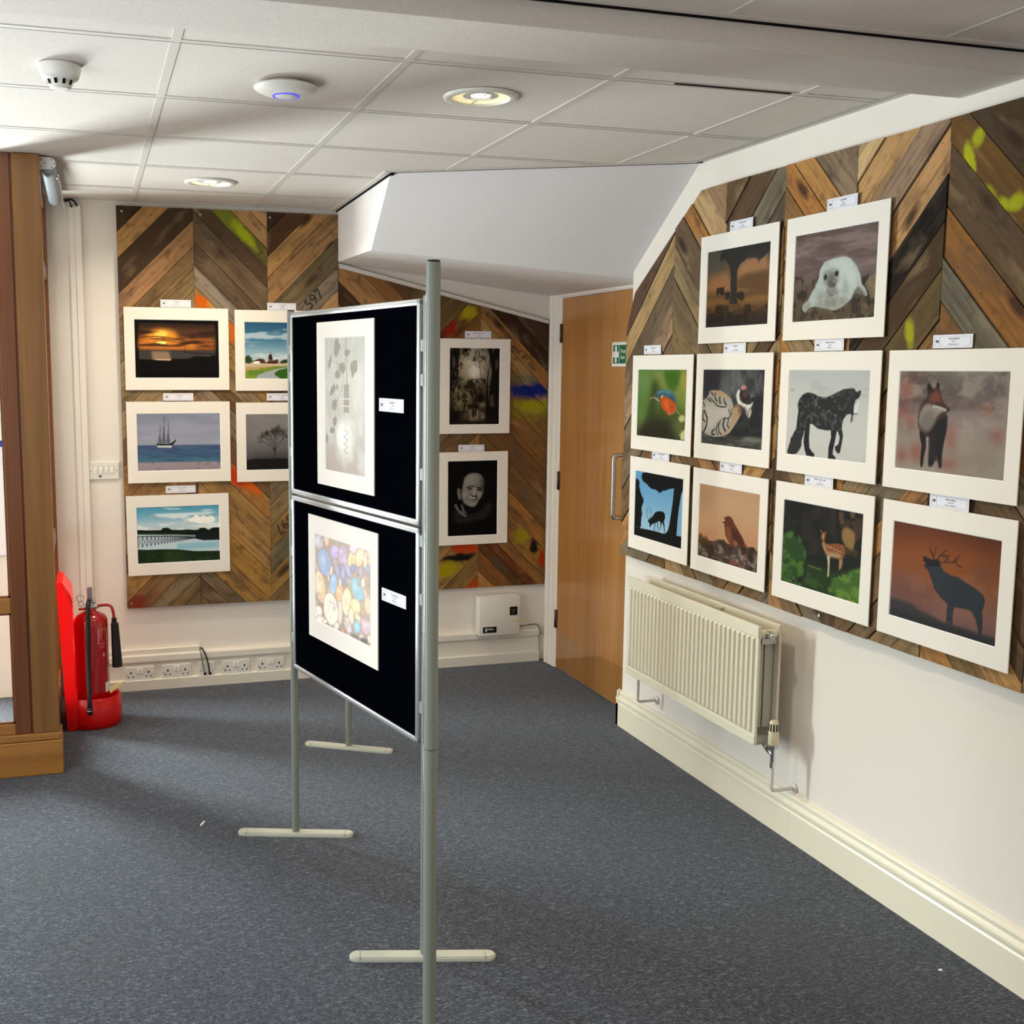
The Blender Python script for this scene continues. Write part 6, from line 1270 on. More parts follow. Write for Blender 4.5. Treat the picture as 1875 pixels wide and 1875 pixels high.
# ---------------------------------------------------------------- chevron boards
def clip(poly,a,b,c):      # keep a*x+b*y<=c
    out=[]
    for i in range(len(poly)):
        p,q=poly[i],poly[(i+1)%len(poly)]; dp=a*p[0]+b*p[1]-c; dq=a*q[0]+b*q[1]-c
        if dp<=0: out.append(p)
        if dp*dq<0: t=dp/(dp-dq); out.append((p[0]+t*(q[0]-p[0]),p[1]+t*(q[1]-p[1])))
    return out
PAL=['a57c50','8d7450','7b6446','b38a5a','6a5640','97815f','ad7f4c','857a66','70583c','b9925f','5e4b38','a08a68']
def board(name,M_,outline,cols,depth,seed,label,extra=(),gap=.0016):
    rs=random.Random(seed); bm=NB(); cl=bm.loops.layers.float_color.new('Col'); uv=bm.loops.layers.uv.new('grain')
    mats=[M['plank']]; ox=outline
    ins=ox
    fs=prism(bm,ins,0,.011)
    for f in fs:
        for l in f.loops: l[cl]=(*lin('1c140d'),1); l[uv].uv=(l.vert.co.x,l.vert.co.y)
    zmin=min(p[1] for p in ox); zmax=max(p[1] for p in ox)
    for (s0,s1,d,spec) in cols:
        w=s1-s0; lo=zmin-(w if d>0 else 0)-.02; hi=zmax+(0 if d>0 else w)+.3
        pl=[];zt=hi
        for e in spec:
            z,c=e[0],e[1]; m_=e[2] if len(e)>2 else None
            if isinstance(c,list): pl.append((zt,z,c[0],c[1]))
            else:
                while c is None and zt-z>.19: h=rs.uniform(.09,.15); pl.append((zt,zt-h,rs.choice(PAL),None)); zt-=h
                pl.append((zt,z,c or rs.choice(PAL),m_))
            zt=z
        while zt>lo: h=rs.uniform(.09,.15); pl.append((zt,zt-h,rs.choice(PAL),None)); zt-=h
        for (a,b,c,m_) in pl:
            k=1 if d>0 else -1
            P=[(s0,b+gap),(s1,b+k*w+gap),(s1,a+k*w-gap),(s0,a-gap)]
            P=clip(P,-1,0,-s0-.0007); P=clip(P,1,0,s1-.0007)
            for i in range(len(ox)):
                p,q=ox[i],ox[(i+1)%len(ox)]; nx,ny=q[1]-p[1],p[0]-q[0]   # outward for ccw
                P=clip(P,nx,ny,nx*p[0]+ny*p[1])
                if len(P)<3: break
            if len(P)<3: continue
            th=depth+rs.uniform(-1,1)*extra_th.get(name,.0012)
            mi=0
            if m_ is not None:
                if m_ not in mats: mats.append(m_)
                mi=mats.index(m_)
            fs=prism(bm,P,.0105,th,mi)
            base=lin(c); f0=rs.uniform(.80,.98); gy_=sum(base)/3; base=[max(0,(gy_+(x-gy_)*1.04)*f0*t_) for x,t_ in zip(base,(1.06,.98,.92))]; u0=rs.uniform(0,40); v0=rs.uniform(0,40)
            for f in fs:
                for l in f.loops:
                    x,y,z=l.vert.co; al=(x+k*y)*.7071; ac=(y-k*x)*.7071
                    l[cl]=(*base,1); l[uv].uv=(al+u0,ac+v0+z)
    o=obj(name,bm,mats,M=M_); tag(o,label,'wall board')
    return o
extra_th={'right':.004}
M['plank']=plank_mat('reclaimed_planks')
YG='9aa214'
pm={}
pm['yg']=plank_mat('plank_yellow_green',[(.72,2.36,.16,.05,-45,'7d8420',.75),(.775,2.30,.09,.026,-50,'aab41a',.95)])
pm['or1']=plank_mat('plank_orange_small',[(.56,1.965,.05,.035,-30,'c85a10',.95),(.64,1.93,.08,.03,-45,'b89a4a',.5),(.715,1.84,.03,.08,0,'c8641c',.9)])
pm['or3']=plank_mat('plank_orange_red',[(.735,1.085,.10,.05,-40,'c23c0c',.97),(.80,1.03,.06,.035,-45,'cc5a14',.9)])
pm['redc']=plank_mat('plank_red_corner',[(.20,.455,.07,.05,0,'7a2618',.8)])
pm['y5']=plank_mat('plank_yellow_red',[(1.965,1.94,.06,.045,0,'a89a14',.95),(1.86,1.855,.05,.06,-10,'8a1c08',.95),(1.79,1.80,.045,.05,0,'0e0c0c',.9)])
pm['mix5']=plank_mat('plank_orange_black_yellow',[(1.95,.665,.10,.040,0,'b03a0c',.97),(1.93,.612,.13,.026,2,'0c0a08',.97),(1.84,.545,.10,.045,10,'a08c0c',.97)])
pm['or5b']=plank_mat('plank_orange_end',[(2.0,.455,.06,.035,0,'b8400c',.9)])
pm['blue']=plank_mat('plank_blue_yellow',[(2.33,1.585,.16,.03,0,'2a5a50',.5),(2.34,1.525,.16,.048,0,'0a1e6e',.99),(2.35,1.435,.14,.038,-4,'9a9410',.9),(2.30,1.39,.12,.04,-4,'8a8428',.4)])
pm['mix6']=plank_mat('plank_yellow_black_red',[(2.29,.72,.05,.05,-45,'9a8c14',.85),(2.365,.66,.03,.045,0,'0a0808',.97),(2.42,.585,.03,.05,0,'a8280a',.95)])
RX=lambda y:-y
pm['arc']=plank_mat('plank_yellow_arc',[(RX(2.515),2.262,.020,.034,-20,'a8a81c',.95),(RX(2.543),2.215,.018,.044,20,'b0b01c',.95),(RX(2.528),2.170,.016,.030,-8,'a8a81c',.95),(RX(2.462),2.108,.034,.018,-45,'9c9a1a',.9),(RX(2.415),2.068,.030,.024,-20,'a8a81c',.95),(RX(2.37),2.072,.035,.026,15,'a8a81c',.95)])
pm['dab']=plank_mat('plank_yellow_dab',[(RX(2.73),1.752,.021,.042,8,'a0a01c',.95)])
# back wall, left board
MB=frame((0,WB,0),(1,0,0))
Lc=[(.16,.525,1,[(2.293,'46341f'),(2.167,'bd9460'),(1.998,'4a392a'),(1.870,'b08862'),(1.766,'7c6646'),(1.66,'8f7a56'),(.97,None),(.84,'9a7850'),(.60,None),(.46,'a5814f'),(.318,'8a6a44',pm['redc']),(.221,'8c7c62'),(.148,'86704a')]),
 (.525,.89,-1,[(2.694,'c9a074'),(2.600,'c09a6a'),(2.498,'76703c',pm['yg']),(2.402,'5d4a38'),(2.259,'6c5c48'),(2.147,'5f5040'),(2.045,'958c80'),(1.93,'ac8652',pm['or1']),(1.80,'a0824e',pm['or1']),(1.6,None),(1.46,'8a7c66'),(1.331,'7a5c3c'),(1.215,'a97a44',pm['or3']),(1.068,'a5824f'),(.945,'ad8653'),(.794,'b08848'),(.664,'a98148'),(.576,'7d6c54')]),
 (.89,1.255,1,[(2.317,'3f3024'),(2.196,'5d3f26'),(2.091,'bf965f'),(1.938,'a8845a'),(1.799,'70654a'),(1.682,'8b8174'),(1.56,'c29b70'),(1.05,None),(.931,'8a7a5a'),(.820,'8f7c58'),(.703,'a3854c'),(.576,'6f6a50'),(.45,'a5834c')])]
bl=board('chevron_board',MB,[(.16,.43),(1.254,.43),(1.254,2.417),(.16,2.417)],Lc,.030,5,'reclaimed pallet wood chevron board on the back wall, left of the stair soffit')
Mc=[(1.256,1.64,-1,[(2.357,'6e4c2c'),(2.252,'8c663c'),(2.087,'ab8454'),(1.97,'40291a'),(1.5,None),(1.3,None)]),
 (1.64,2.035,1,[(1.659,'6d5730'),(1.550,'7a5426',pm['y5']),(1.45,'7e5628'),(.9,None),(.56,None),(.422,'a07a48'),(.247,'a88a4a',pm['mix5']),(.115,'8d6f3e'),(.02,'8a5a28',pm['or5b'])]),
 (2.035,2.43,-1,[(2.122,'4c3428'),(2.016,'3a2112'),(1.913,'a87844'),(1.814,'a88a58',pm['blue']),(1.630,'8f6a38',pm['blue']),(1.47,'8a6232',pm['blue']),(1.305,'7c5830'),(1.150,'77592f'),(1.033,'a9763e'),(.87,'9a7038',pm['mix6']),(.790,'a5743c'),(.726,'6a3c20'),(.656,'64401f'),(.536,'8a5c2e')])]
bmid=board('chevron_board',MB,[(1.256,.44),(2.43,.44),(2.43,1.885),(1.256,2.150)],Mc,.030,9,'darker chevron pallet board with slanted top and blue and yellow paint, beside the door')
extra_th['chevron_board']=.004
S=lambda a:-a
Rc=[(-4.53,-4.115,1,[(1.782,'6d5648'),(1.656,'b59a70'),(1.506,'6d604e'),(1.368,'b3987c'),(1.24,'7a6a54'),(1.1,'7a6a58'),(.95,None)]),
 (-4.115,-3.74,-1,[(2.551,'a08468'),(2.410,'c9ac82'),(2.308,'b5834e'),(2.140,'6d5b49'),(2.011,'92805f'),(1.878,'786850'),(1.74,'8a7755'),(1.2,None)]),
 (-3.74,-3.37,1,[(2.179,'6b563f'),(2.021,'64503a'),(1.886,'7e7866'),(1.76,'5c5348'),(1.6,'9a7c50'),(1.2,None)]),
 (-3.37,-3.0,-1,[(2.482,'92806a'),(2.371,'b88c56'),(2.261,'b5804a'),(2.13,'8a6a46'),(1.6,None)]),
 (-3.0,-2.617,1,[(2.212,'cdb286'),(2.068,'c9a270'),(1.936,'9c8670'),(1.801,'c49b6c'),(1.672,'17120e'),(1.542,'4d3a26'),(1.40,'6a5a38',pm['dab']),(1.28,'8a6a44'),(1.0,None)]),
 (-2.617,-2.244,-1,[(2.397,'4d3c28'),(2.266,'73552c',pm['arc']),(2.094,'5f4d38'),(1.955,'8e6438'),(1.836,'706c5e'),(1.7,'86623c'),(1.3,None)]),
 (-2.244,-1.87,1,[(2.0,None)])]
br=board('chevron_board',frame((WR,0,0),(0,-1,0)),[(-4.53,.81),(-1.87,.81),(-1.87,2.330),(-3.93,2.330),(-4.458,1.972),(-4.53,1.80)],Rc,.030,21,'large chevron pallet wood board on the right wall above the radiator',gap=.0028)
# stencils and screws on the boards
bm=NB(); text(bm,'597',.075,Matrix.Translation((1.128,1.990,.0315))@Matrix.Rotation(math.radians(45),4,'Z'),ext=.0003)
lobj('stencilled_number',bm,M['stencil'],bl)
bm=NB(); text(bm,'597',.075,Matrix.Translation((.962,.832,.0315))@Matrix.Rotation(math.radians(225),4,'Z'),ext=.0003)
lobj('stencilled_number',bm,M['stencilr'],bl)
bm=NB(); text(bm,'BRITISH GYPS',.032,Matrix.Translation((2.135,1.868,.0315))@Matrix.Rotation(math.radians(-45),4,'Z'),ext=.0003); lobj('stencilled_lettering',bm,M['stencil'],bmid); bm=NB(); text(bm,'and  81 15',.040,Matrix.Translation((2.285,1.708,.0315))@Matrix.Rotation(math.radians(-45),4,'Z'),ext=.0003)
lobj('stencilled_lettering',bm,M['stencil'],bmid)
for b_,pts in ((bl,[(.185,2.39),(.56,2.39),(.905,2.39),(.18,.455),(.87,.45)]),(br,[(-2.13,.83),(-3.08,.835),(-4.45,.85)])):
    for x,z in pts:
        bm=NB(); cyl(bm,(x,z,.029),(x,z,.0345),.006,10); lobj('screw',bm,M['steel'],b_)
# plaster trim along the slanted top of the middle board
bm=NB(); prism(bm,[(1.258,2.152),(2.435,1.886),(2.435,1.905),(1.258,2.176)],0,.020); struct('trim_8',bm,M['wall'],M=MB)
bm=NB(); prism(bm,[(1.258,2.176),(2.435,1.905),(2.435,1.908),(1.258,2.179)],0,.021); struct('trim_9',bm,M['tee2'],M=MB)

# ---------------------------------------------------------------- display screen on posts
stand=empty('display_stand',(.80,3.2,0),'zigzag free-standing display screen of black felt panels clipped between grey poles on flat feet','display stand')
PA,PB_,PC,PD=Vector((1.040,4.562,0)),Vector((.659,3.735,0)),Vector((.858,2.815,0)),Vector((.598,1.930,0))
def post(P,fa,fb,flen,label):
    p=bpy.data.objects.new('display_post',None); COL.objects.link(p); p.parent=stand; p.location=P-Vector((.80,3.2,0)); p['label']=label
    bm=NB(); n=24; prof=[]
    for i in range(n):      # fluted extrusion
        a=2*PI*i/n; r=.0128-(.0014 if i%6==0 else 0); prof.append((r*math.cos(a+.2),r*math.sin(a+.2)))
    prism(bm,prof,.012,.930); prism(bm,prof,.932,1.828); box(bm,(-.008,-.008,.92),(.008,.008,.94))
    lobj('pole',bm,M['grey'],p,smooth=35)
    bm=NB(); cyl(bm,(0,0,1.8275),(0,0,1.832),.0118,20); lobj('end_cap',bm,M['black'],p)
    a=Vector(fa);b=Vector(fb);d=(b-a).normalized(); nrm=Vector((-d.y,d.x,0)); mid=(a+b)/2-P; L_=flen/2; w_=.0225
    bm=NB(); pts=[]
    for s,c0 in ((1,0),(-1,PI)):
        for i in range(9):
            t=-PI/2+PI*i/8+c0; pts.append((math.cos(t)*w_,math.sin(t)*w_,s))
    pl=[(d*(s*(L_-w_))+d*x+nrm*y+mid) for x,y,s in pts]
    prism(bm,[(v.x,v.y) for v in pl],0,.013); 
    bmesh.ops.bevel(bm,geom=[e for e in bm.edges if all(v.co.z>.012 for v in e.verts)],offset=.004,segments=2,affect='EDGES')
    lobj('foot',bm,M['foot'],p,smooth=40)
    for s in (1,-1):
        bm=NB(); q=mid+d*(s*(L_-.030)); e1=d*.0008; e2=nrm*.0226
        prism(bm,[(v.x,v.y) for v in (q+e1+e2,q-e1+e2,q-e1-e2,q+e1-e2)],.0005,.0134); lobj('end_seam',bm,M['tee2'],p)
    return p
post(PA,(.871,4.664,0),(1.21,4.457,0),.40,'rear display post whose foot stands farthest back on the carpet')
post(PB_,(.466,3.80,0),(.851,3.670,0),.41,'display post at the far left edge of the black screen')
post(PC,(.655,2.868,0),(1.048,2.760,0),.41,'display post just behind the front pole, its foot crossing the lower middle')
post(PD,(.40,1.98,0),(.80,1.87,0),.41,'tall grey front display pole rising in the middle of the room, nearest the viewer')
def panel(A_,B__,z0,z1,label,zc,th=.013):
    u=(B__-A_); Lt=u.length; u.normalize(); fr_=frame((A_.x,A_.y,0),(u.x,u.y,0))
    p=bpy.data.objects.new('display_panel',None); COL.objects.link(p); p.parent=stand; p.matrix_local=Matrix.Translation((-.80,-3.2,0))@fr_; p['label']=label
    x0,x1=.021,Lt-.023; fw=.017
    bm=NB(); box(bm,(x0+fw*.6,z0+fw*.6,4e-3-th),(x1-fw*.6,z1-fw*.6,th-.004)); lobj('felt_board',bm,M['felt'],p)
    bm=NB()
    def bar(a,b):
        box(bm,(a[0],a[1],-th),(b[0],b[1],th),bev=.003,seg=2)
    bar((x0,z0),(x0+fw,z1)); bar((x1-fw,z0),(x1,z1)); bar((x0,z0),(x1,z0+fw)); bar((x0,z1-fw),(x1,z1))
    for a,b in (((x0+.002,z0+fw*.45),(x1-.002,z0+fw*.55)),((x0+.002,z1-fw*.55),(x1-.002,z1-fw*.45))): box(bm,(a[0],a[1],-th-.0004),(b[0],b[1],th+.0004),mi=1)
    lobj('frame',bm,[M['alu'],M['tee2']],p,smooth=40)
    for zz in zc:
        for xx,s in ((.0135,1),(Lt-.0135,-1)):
            bm=NB(); box(bm,(xx-.0085,zz-.017,-.011),(xx+.0085,zz+.017,.011),bev=.002); lobj('clip',bm,M['grey'],p)
    return p,fr_
pu,FR=panel(PB_,PC,1.220,1.822,'upper black panel behind the pale bulb print',(1.61,1.36,1.70))
pl_,_=panel(PB_,PC,  .614,1.214,'lower black panel behind the pebble print',(1.18,1.02,.72))
panel(PC,PD,1.220,1.822,'upper felt panel seen edge-on behind the front pole',(1.61,),.008)
panel(PC,PD,.614,1.214,'lower felt panel seen edge-on behind the front pole',(1.02,),.008)
# ---------------------------------------------------------------- mounted photographs and caption cards
def grid_photo(name,key,w,h,p,gain=1.0):
    nx,ny=(236,165) if w>h else (165,236)
    im=paint_print(ART[key],nx,ny)*1.0
    im=np.clip(im,0,1); l=np.where(im<=.04045,im/12.92,((im+.055)/1.055)**2.4)*gain
    xs=np.linspace(-w/2,w/2,nx); ys=np.linspace(h/2,-h/2,ny); X,Y=np.meshgrid(xs,ys)
    co_=np.stack([X,Y,np.zeros_like(X)],-1).reshape(-1,3)
    i=np.arange(nx*ny).reshape(ny,nx); q=np.stack([i[1:,:-1],i[1:,1:],i[:-1,1:],i[:-1,:-1]],-1).reshape(-1,4)
    me=bpy.data.meshes.new(name); me.vertices.add(len(co_)); me.vertices.foreach_set('co',co_.ravel())
    me.loops.add(q.size); me.loops.foreach_set('vertex_index',q.ravel().astype(np.int32)); me.polygons.add(len(q)); me.polygons.foreach_set('loop_start',np.arange(0,q.size,4,dtype=np.int32)); me.update(calc_edges=True)
    ca=me.color_attributes.new('Col','FLOAT_COLOR','POINT'); ca.data.foreach_set('color',np.concatenate([l.reshape(-1,3),np.ones((nx*ny,1))],1).ravel().astype(np.float32))
    me.materials.append(M['photo']); o=bpy.data.objects.new(name,me); COL.objects.link(o); o.parent=p; o.location=(0,0,.0012)
    return o
def mounted(key,Mx,label,portrait=False,gain=1.15,group='mounted photographs on the boards',tilt=0):
    W,H=(.508,.405) if not portrait else (.405,.508); w,h=(.408,.283) if not portrait else (.283,.408)
    p=empty('mounted_photograph',Mx@Matrix.Rotation(math.radians(tilt),4,'Z'),label,'photograph',group)
    bm=NB(); b=.0022; T=.0034
    def ring(a,c,z): return [bm.verts.new((x,y,z)) for x,y in ((-a/2,-c/2),(a/2,-c/2),(a/2,c/2),(-a/2,c/2))]
    o0,o1=ring(W,H,0),ring(W,H,T); i1,i0=ring(w+2*b,h+2*b,T),ring(w,h,.001); back_=ring(w,h,0)
    for A_,B__,mi in ((o0,o1,0),(o1,i1,0),(i1,i0,1),(i0,back_,1),(back_,o0,0)):
        for k in range(4): bm.faces.new((A_[k],A_[(k+1)%4],B__[(k+1)%4],B__[k])).material_index=mi
    lobj('window_mount',bm,[M['mount'],M['bevel']],p)
    bm=NB(); box(bm,(-W/2+.01,-H/2+.01,-.004),(W/2-.01,H/2-.01,-.0002)); lobj('backing_board',bm,M['card'],p)
    grid_photo('photo_print',key,w+.002,h+.002,p,gain)
    return p
card_rs=random.Random(4)
def card(Mx,label,t=(.5,.25,.45),group='caption cards beside the photographs',tilt=0):
    o_=None
    bm=NB(); box(bm,(-.074,-.0185,0),(.074,.0185,.0012)); c_=obj('caption_card',bm,M['card']); c_.matrix_world=Mx@Matrix.Rotation(math.radians(tilt),4,'Z'); tag(c_,label,'caption card',group)
    bm=NB(); z=.0012; e=.0004
    for a,b in (((-.067,.0125),(.067,.0131)),((-.067,-.0131),(.067,-.0125)),((-.067,-.0131),(-.0664,.0131)),((.0664,-.0131),(.067,.0131)),((-.0475,-.0125),(-.0469,.0125))): box(bm,(a[0],a[1],z),(b[0],b[1],z+e))
    def line(cx,cy,wd,ht):     # a line of small print: word-sized runs of short strokes
        x=cx-wd/2
        while x<cx+wd/2:
            ww=card_rs.uniform(.0014,.0024); hh=ht*card_rs.uniform(.6,1)
            if card_rs.random()>.16: box(bm,(x,cy-ht/2,z),(x+ww*.75,cy-ht/2+hh,z+e))
            x+=ww
    line(.006,.0075,.075*t[0],.0042); line(.006,-.0005,.075*t[1],.0028); line(.006,-.0080,.075*t[2],.0030)
    lobj('printed_text',bm,M['ink'],c_)
    bm=NB(); 
    for k in range(3): box(bm,(-.0618+.0036*k,-.0035,z),(-.0592+.0036*k,.0035-.001*(k%2),z+e))
    prism(bm,[(-.0628,.0035),(-.0515,.0042),(-.0525,.0026),(-.0628,.0022)],z,z+e); lobj('printed_logo',bm,M['inkd'],c_)
    return c_
dB=.0365
GB='mounted photographs on the back wall boards'; GR='mounted photographs on the right wall board'; GS='mounted photographs on the black screen'
for key,s,z,lab,port,tl in (('sunset',.4345,1.731,'photograph of an orange sunset over a dark sea, black border, above the ship print',0,0),
 ('ship',.434,1.2685,'photograph of a three-masted sailing ship on a blue-grey sea',0,0),
 ('pier',.4215,.801,'photograph of a wooden jetty over water under blue cloudy sky, lowest print at left',0,.35),
 ('windmill',.974,1.727,'photograph of a windmill and winding river, partly hidden by the black screen',0,0),
 ('tree',.974,1.262,'photograph of a bare tree in grey mist, partly hidden by the black screen',0,0),
 ('wood',2.002,1.546,'sepia photograph of two figures walking in a dark wood, upright mount beside the door',1,0),
 ('woman',1.997,.939,'black and white portrait photograph of an elderly face, upright mount beside the door',1,.3)):
    mounted(key,back(s,z,dB),lab,bool(port),group=GB,tilt=tl)
for key,y,z,lab in (('treedeer',3.637,1.943,'photograph of deer under a tree in brown dusk light, top row on the right wall'),
 ('seal',3.083,1.943,'photograph of a white seal pup lying on grass, top row on the right wall'),
 ('kingfisher',4.175,1.498,'photograph of an orange and blue kingfisher on a green background'),
 ('tiger',3.640,1.499,'photograph of a yawning tiger lying on its back'),
 ('horse',3.085,1.498,'photograph of a dark horse standing in falling snow'),
 ('fox',2.544,1.497,'photograph of a fox standing and looking right, pinkish blurred ground'),
 ('stagblue',4.174,1.060,'photograph of a grazing stag in black silhouette against a blue sky'),
 ('bird',3.637,1.056,'photograph of a small brown bird perched on rocks, beak open'),
 ('fawn',3.082,1.057,'photograph of a spotted fallow deer among green ferns'),
 ('stag',2.534,1.055,'photograph of a roaring stag in silhouette on an orange sky, lowest at right')):
    mounted(key,right(y,z,dB+.003),lab,group=GR,gain={'kingfisher':.86,'fawn':.85,'stagblue':.9,'stag':.82,'fox':.9,'treedeer':.85}.get(key,1.0))
def scr(s,z,d): return FR@Matrix.Translation((s,z,d))
mounted('bulb',scr(.449,1.528,.0105),'pale photograph of a hanging lamp bulb and leaves, on the upper black panel',True,group=GS,gain=1.1)
mounted('pebbles',scr(.4215,.965,.0105),'photograph of coloured pebbles, on the lower black panel',False,group=GS,gain=1.25)
dC=.0325
for s,z,l,t in ((.432,1.954,'white caption card on top of the sunset photograph',(.3,.15,.4)),(.4345,1.494,'white caption card between the sunset and ship photographs',(.4,.2,.2)),(.4365,1.0295,'white caption card tilted above the jetty photograph',(.55,.25,.4)),
 (.960,1.949,'white caption card on top of the windmill photograph',(.4,.2,.4)),(.952,1.4925,'white caption card between windmill and tree photographs, cut by the screen',(.7,.2,.35)),(2.020,1.822,'white caption card on top of the woodland photograph',(.95,.2,.4)),(1.988,1.2125,'white caption card between the woodland and portrait photographs',(.3,.15,.45))):
    card(back(s,z,dC),l,t,group='caption cards on the back wall boards')
for y,z,l,t in ((3.628,2.164,'caption card above the photograph of deer under a tree',(.6,.2,.5)),(3.0615,2.165,'caption card above the seal photograph',(.4,.2,.35)),(4.268,1.7235,'caption card above the kingfisher photograph',(.6,.2,.45)),(3.641,1.720,'caption card above the tiger photograph',(.35,.2,.55)),
 (3.0925,1.7215,'caption card above the horse photograph, under the seal',(.6,.2,.35)),(2.555,1.7215,'caption card above the fox photograph',(.55,.25,.5)),(4.170,1.281,'caption card between kingfisher and grazing stag photographs',(.7,.15,.3)),(3.636,1.2785,'caption card between tiger and small bird photographs',(.55,.2,.3)),(3.111,1.277,'caption card between horse and fallow deer photographs',(.75,.2,.45)),(2.530,1.2755,'caption card between fox and roaring stag photographs',(.5,.3,.6))):
    card(right(y,z,dC+.0035),l,t,group='caption cards on the right wall board')
card(scr(.7525,1.538,.0095),'caption card right of the lamp bulb photograph on black felt',(.4,.25,.35),group='caption cards on the black screen',tilt=-.4)
card(scr(.769,.9955,.0095),'caption card right of the pebble photograph on black felt',(.6,.3,.4),group='caption cards on the black screen')
# ---------------------------------------------------------------- sockets on the skirting
def socket(x,label,single=False,src=None):
    W=.146 if not single else .086
    p=empty('wall_socket',frame((x,WB-.0205,.0825),(1,0,0)),label,'socket','outlets along the back skirting')
    bm=NB(); box(bm,(-W/2,-.043,0),(W/2,.043,.010),bev=.002); lobj('faceplate',bm,M['plastic'],p)
    if not single:
        for s in (-1,1):
            bm=NB(); box(bm,(s*.009-.0075,.008,.010),(s*.009+.0075,.034,.0145),bev=.0015); lobj('rocker_switch',bm,M['signw'],p)
        bm=NB()
        for s in (-.044,.044):
            box(bm,(s-.0035,.006,.0100),(s+.0035,.018,.0104)); box(bm,(s-.016,-.012,.0100),(s-.007,-.007,.0104)); box(bm,(s+.007,-.012,.0100),(s+.016,-.007,.0104))
        lobj('pin_holes',bm,M['dark'],p)
    else:
        bm=NB(); box(bm,(-.014,-.026,.010),(-.002,-.012,.0112)); box(bm,(.012,-.026,.010),(.024,-.012,.0112)); lobj('data_port',bm,M['dark'],p)
    for s in (-1,1):
        bm=NB(); cyl(bm,(s*(W/2-.011 if not single else .030),0,.0098),(s*(W/2-.011 if not single else .030),0,.0108),.0032,10); lobj('screw',bm,M['steel'],p)
socket(.2115,'white double socket nearest the fire extinguisher'); socket(.395,'white double socket second from the fire extinguisher'); socket(.548,'white single data outlet with black cables going in',True)
socket(.6995,'white double socket right of the data outlet'); socket(.882,'white double socket just left of the display post'); socket(1.09,'white double socket half hidden behind the display post')
# grid switch plate
p=empty('switch_plate',back(.0655,1.129,0),'white four-gang switch plate on the back wall beside the conduit','switch')
bm=NB(); box(bm,(-.073,-.043,0),(.073,.043,.010),bev=.002); lobj('faceplate',bm,M['plastic'],p)
for i in range(4):
    bm=NB(); x=-.039+.026*i; box(bm,(x-.010,-.018,.010),(x+.010,.022,.0106)); box(bm,(x-.0045,-.010,.0106),(x+.0045,.014,.0145),bev=.001); lobj('rocker_switch',bm,M['signw'],p)
    bm=NB()
    for a,b in (((x-.0105,-.0185),(x+.0105,-.0178)),((x-.0105,.0218),(x+.0105,.0225)),((x-.0105,-.0185),(x-.0098,.0225)),((x+.0098,-.0185),(x+.0105,.0225))): box(bm,(a[0],a[1],.0100),(b[0],b[1],.0109))
    lobj('rocker_surround',bm,M['tee2'],p)
for s in (-1,1): bm=NB(); cyl(bm,(s*.063,0,.0098),(s*.063,0,.0108),.003,10); lobj('screw',bm,M['steel'],p)
bm=NB(); box(bm,(-.024,-.032,.010),(-.012,-.022,.0105)); lobj('symbol',bm,M['inkd'],p)
# ---------------------------------------------------------------- white control box on the back wall
p=empty('control_box',back(2.1465,.283,.012),'white metal control box with black display low on the wall beside the door','control box')
bm=NB(); box(bm,(-.120,-.108,0),(.119,.108,.072),bev=.003,seg=2); lobj('casing',bm,M['plastic'],p,smooth=40)
bm=NB(); box(bm,(-.121,.098,.0),(.120,.110,.055),bev=.002); lobj('lid_lip',bm,M['plastic'],p)
bm=NB(); box(bm,(.058,.002,.072),(.104,.050,.0745),bev=.001); lobj('display_screen',bm,M['scr'],p)
bm=NB(); box(bm,(.066,.030,.0745),(.092,.0315,.0750)); box(bm,(.070,.020,.0745),(.084,.0215,.0750)); box(bm,(.076,.010,.0745),(.080,.0115,.0750)); lobj('display_marks',bm,M['ink'],p)
bm=NB(); box(bm,(-.098,-.090,.072),(-.019,-.057,.0738)); lb=lobj('maker_label',bm,M['scr'],p)
bm=NB(); pts=[(-.071-.0155*math.cos(a),-.0735+.0115*math.sin(a)) for a in [-1.1+2.2*i/12 for i in range(13)]]+[(-.068-.0105*math.cos(a),-.0735+.0100*math.sin(a)) for a in [1.1-2.2*i/12 for i in range(13)]]
prism(bm,pts,.0738,.0743); text(bm,'AMbc',.0165,Matrix.Translation((-.055,-.071,.0740))@Matrix.Shear('XY',4,(.2,0)),ext=.0002)
o=lobj('maker_lettering',bm,M['signw'],lb)
bm=NB(); prism(bm,[(.094,-.036),(.112,-.036),(.103,-.018)],.072,.0726); lobj('warning_label',bm,M['yel'],p)
bm=NB(); cyl(bm,(.109,-.006,.072),(.109,-.006,.0735),.003,10); lobj('lock',bm,M['steel'],p)
bm=NB(); box(bm,(2.268,WB-.012,.205),(2.345,WB,.296),bev=.003); cyl(bm,(2.331,WB-.0135,.25),(2.331,WB-.010,.25),.003,8,mi=1); tag(obj('blanking_plate',bm,[M['wall'],M['steel']]),'blank white outlet plate on the wall right of the control box','blanking plate')
bm=NB(); tube(bm,[(2.27,WB-.006,.200),(2.33,WB-.006,.203),(2.385,WB-.01,.207),(2.40,WB-.03,.203),(2.405,WB-.05,.165),(2.395,WB-.05,.150)],.0028); tag(obj('thin_cable',bm,M['cableg']),'thin cable from the blank plate bending down beside the door frame','cable')
